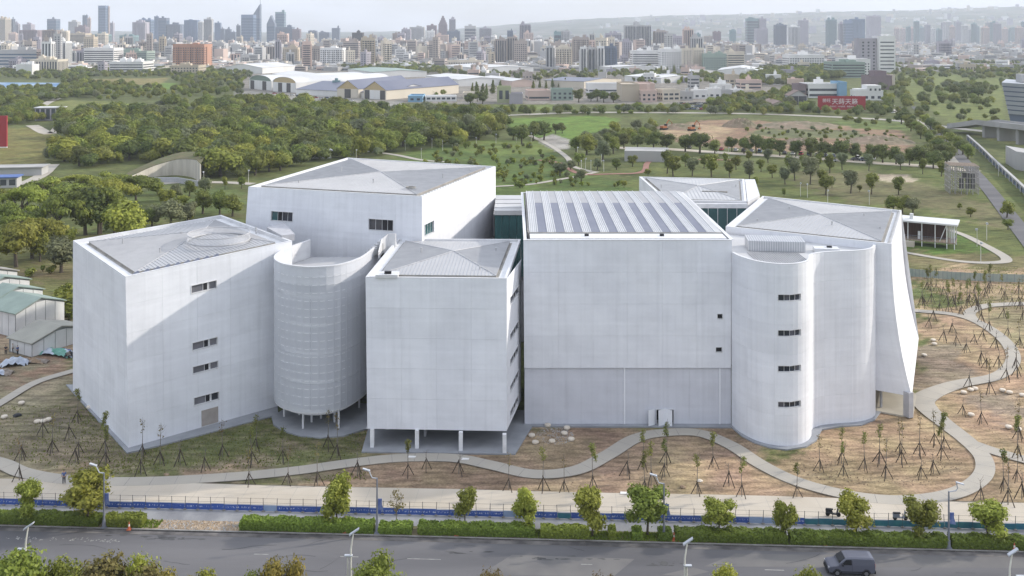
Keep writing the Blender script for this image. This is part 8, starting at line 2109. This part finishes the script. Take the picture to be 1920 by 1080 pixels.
for px, py, lb in ((1245, 243, 'orange excavator at the left end of the dirt site'), (1297, 245, 'rusty excavator among the earth heaps')):
    x, y, _ = G(px, py); r = empty('excavator', (x, y, 0), .6, lb, 'excavator', 'excavators on the dirt site')
    mb = MB(); mb.box(-2, 2, -1.5, -.8, 0, .9); mb.box(-2, 2, .8, 1.5, 0, .9); o = mb.build('track', M['vanblack'], r); o['kind'] = 'stuff'; mb = MB(); mb.box(-1.9, 1.2, -1.3, 1.3, 1.0, 2.2); mb.build('engine_house', M['digger'], r); mb = MB(); mb.box(.2, 1.6, -1.2, 0, 2.2, 3.4); mb.build('cab', M['carglass'], r); mb = MB(); mb.tube([(1.2, .5, 2), (4.5, .5, 5.5), (6.8, .5, 3.5), (6.6, .5, 1.2)], [.35, .35, .28, .2], 5); mb.build('boom', M['digger'], r); mb = MB(); mb.box(6.0, 7.2, 0, 1, .4, 1.3); mb.build('bucket', M['digger'], r)
# white lamp columns of the park
lm = MB(); lm.tube([(0, 0, 0), (0, 0, 4.4)], [.09, .06], 6); lpole = lm.mesh('pole', M['lampwhite']); lm = MB(); lm.box(-.15, .45, -.12, .12, 4.3, 4.75); lhead = lm.mesh('lamp_head', M['lamphead'])
for px, py in ((337, 412), (1501, 368), (1514, 370), (1552, 383), (1630, 384), (1832, 462), (1839, 490), (1850, 450), (668, 300), (790, 298), (810, 278), (830, 282), (893, 275), (930, 268), (968, 268), (996, 266), (1083, 295), (1090, 322), (1098, 318), (1108, 322), (1132, 322), (1128, 310), (848, 274), (760, 282), (382, 345), (466, 342), (1872, 330), (1366, 296), (1672, 300)):
    x, y, _ = G(px, py); r = empty('park_lamp', (x, y, -.05), g.uniform(0, 6), 'slender white lamp column beside the park paths', 'lamp', 'white lamp columns of the park'); link('pole', lpole, r); link('lamp_head', lhead, r)

# parked cars
def car_mesh(kind):
    mb = MB(); L_, hw = 4.3, .86
    rg_ = [(2.1, .30, .62), (1.9, .25, .72), (1.0, .25, .88), (-1.5, .25, .92), (-2.0, .28, .88), (-2.12, .34, .7)]
    R_ = [[(x, -hw * .95, z0), (x, -hw, z0 + .2), (x, -hw * .97, z1), (x, hw * .97, z1), (x, hw, z0 + .2), (x, hw * .95, z0)] for x, z0, z1 in rg_]
    loft(mb, R_, 0)
    top = 1.42 if kind == 0 else 1.62
    c0 = [(1.0, .80, .88), (.3, .66, top), (-1.1, .66, top), (-1.9, .78, .92)] if kind == 0 else [(1.25, .80, .88), (.6, .70, top), (-1.7, .70, top), (-2.05, .78, .92)]
    mb.face([(c0[1][0], -c0[1][1], top), (c0[1][0], c0[1][1], top), (c0[2][0], c0[2][1], top), (c0[2][0], -c0[2][1], top)], 0)
    for a, b in ((0, 1), (2, 3)):
        (xa, ya_, za), (xb, yb_, zb_) = c0[a], c0[b]; mb.face([(xa, -ya_, za), (xa, ya_, za), (xb, yb_, zb_), (xb, -yb_, zb_)], 1)
    for s in (-1, 1): mb.face([(x, s * y_, z) for x, y_, z in c0], 1)
    for x in (1.35, -1.3):
        for s in (-1, 1): mb.tube([(x, s * .68, .31), (x, s * .88, .31)], .31, 10, 2)
    return mb
CARS = ['white', 'white', 'grey', 'dark_w', 'slate', 'white', 'lilac', 'red', 'blue', 'dark_w']
CN = {'white': 'white', 'grey': 'grey', 'dark_w': 'black', 'slate': 'dark blue grey', 'lilac': 'silver', 'red': 'red', 'blue': 'blue'}
CMESH = {}
def car(x, y, rz, lb, grp, seed):
    r = random.Random(seed); kind, col = r.choice([0, 1]), r.choice(CARS)
    if (kind, col) not in CMESH: CMESH[(kind, col)] = car_mesh(kind).mesh('parked_car', [M[col], M['carglass'], M['tyre']])
    o = link('parked_car', CMESH[(kind, col)], None, (x, y, .05), rz); prop(o, f'{CN[col]} {"saloon car" if kind == 0 else "hatchback car"} {lb}', 'car', grp)
rw_ = catmull([G(*p)[:2] for p in ((1180, 275), (1240, 277), (1350, 283), (1500, 292), (1650, 302), (1760, 309))], 10); s = 0
for i in range(len(rw_) - 1):
    e = rw_[i + 1] - rw_[i]; L_1 = np.linalg.norm(e); t = 0
    for q in range(int(L_1 / 2.9)):
        s += 1
        if random.Random(s * 7).random() < .22: continue
        p = rw_[i] + e * (q + .5) * 2.9 / L_1; car(p[0], p[1] + 3.2, math.atan2(e[1], e[0]) + PI / 2 + .1, 'in the row under the shade trees', 'cars parked along the road', s)
for px, py, rz in ((1605, 301, -.1), (1622, 302, -.1), (1560, 303, 3.0)):
    x, y, _ = G(px, py); s += 1; car(x, y, rz, 'standing on the road before the row', 'cars parked along the road', s)
for rw2 in range(3):
    for k in range(9):
        s += 1
        if random.Random(s * 3).random() < .1: continue
        x, y, _ = G(1272 + k * 6.3 + rw2 * 3, 195.5 + rw2 * 5.0); car(x, y, .9, 'in the open lot before the cream arcade', 'cars in the open parking lot', s)
for k in range(14):
    s += 1; x, y, _ = G(515 + k * 11, 176 + k * 1.0 + (k % 3)); car(x, y, random.Random(s).uniform(-.3, .3), 'before the hangars at the wood edge', 'cars before the hangars', s)
for k in range(8):
    s += 1; x, y, _ = G(1655 + k * 5 + (k % 2) * 6, 200 + (k % 4) * 4); car(x, y, random.Random(s).uniform(.5, 1.2), 'by the avenue right of the white villa', 'cars by the avenue', s)
# ------------------------------------------------------------------ air: one closed box of thin haze round camera and scene
hz = MB(); hz.box(-9000, 9000, -280, 9600, -4.0, 420)
ho = hz.build('haze', [], kind='stuff') if False else link('haze', hz.mesh('haze', []))
ho['kind'] = 'stuff'
hm = bpy.data.materials.new('haze'); hm.use_nodes = True
hn = hm.node_tree.nodes; hn.remove(hn['Principled BSDF'])
pv = hn.new('ShaderNodeVolumePrincipled'); pv.inputs['Color'].default_value = (.86, .91, 1.0, 1); pv.inputs['Density'].default_value = HAZE_DENSITY; pv.inputs['Anisotropy'].default_value = 0.0
hm.node_tree.links.new(pv.outputs[0], hn['Material Output'].inputs['Volume'])
ho.data.materials.append(hm)

# repeats that share a description are told apart by their order from the left
def _ord(n): return f"{n}{'th' if 10 <= n % 100 <= 20 else {1: 'st', 2: 'nd', 3: 'rd'}.get(n % 10, 'th')}"
_by = {}
for o in SC.objects:
    if o.parent is None and o.get('label'):
        _by.setdefault(o['label'], []).append(o)
for lb, os_ in _by.items():
    if len(os_) > 1:
        os_.sort(key=lambda o: o.location.x / max(o.location.y, 1))
        for i, o in enumerate(os_):
            o['label'] = f"{lb}, {_ord(i + 1)} from left"
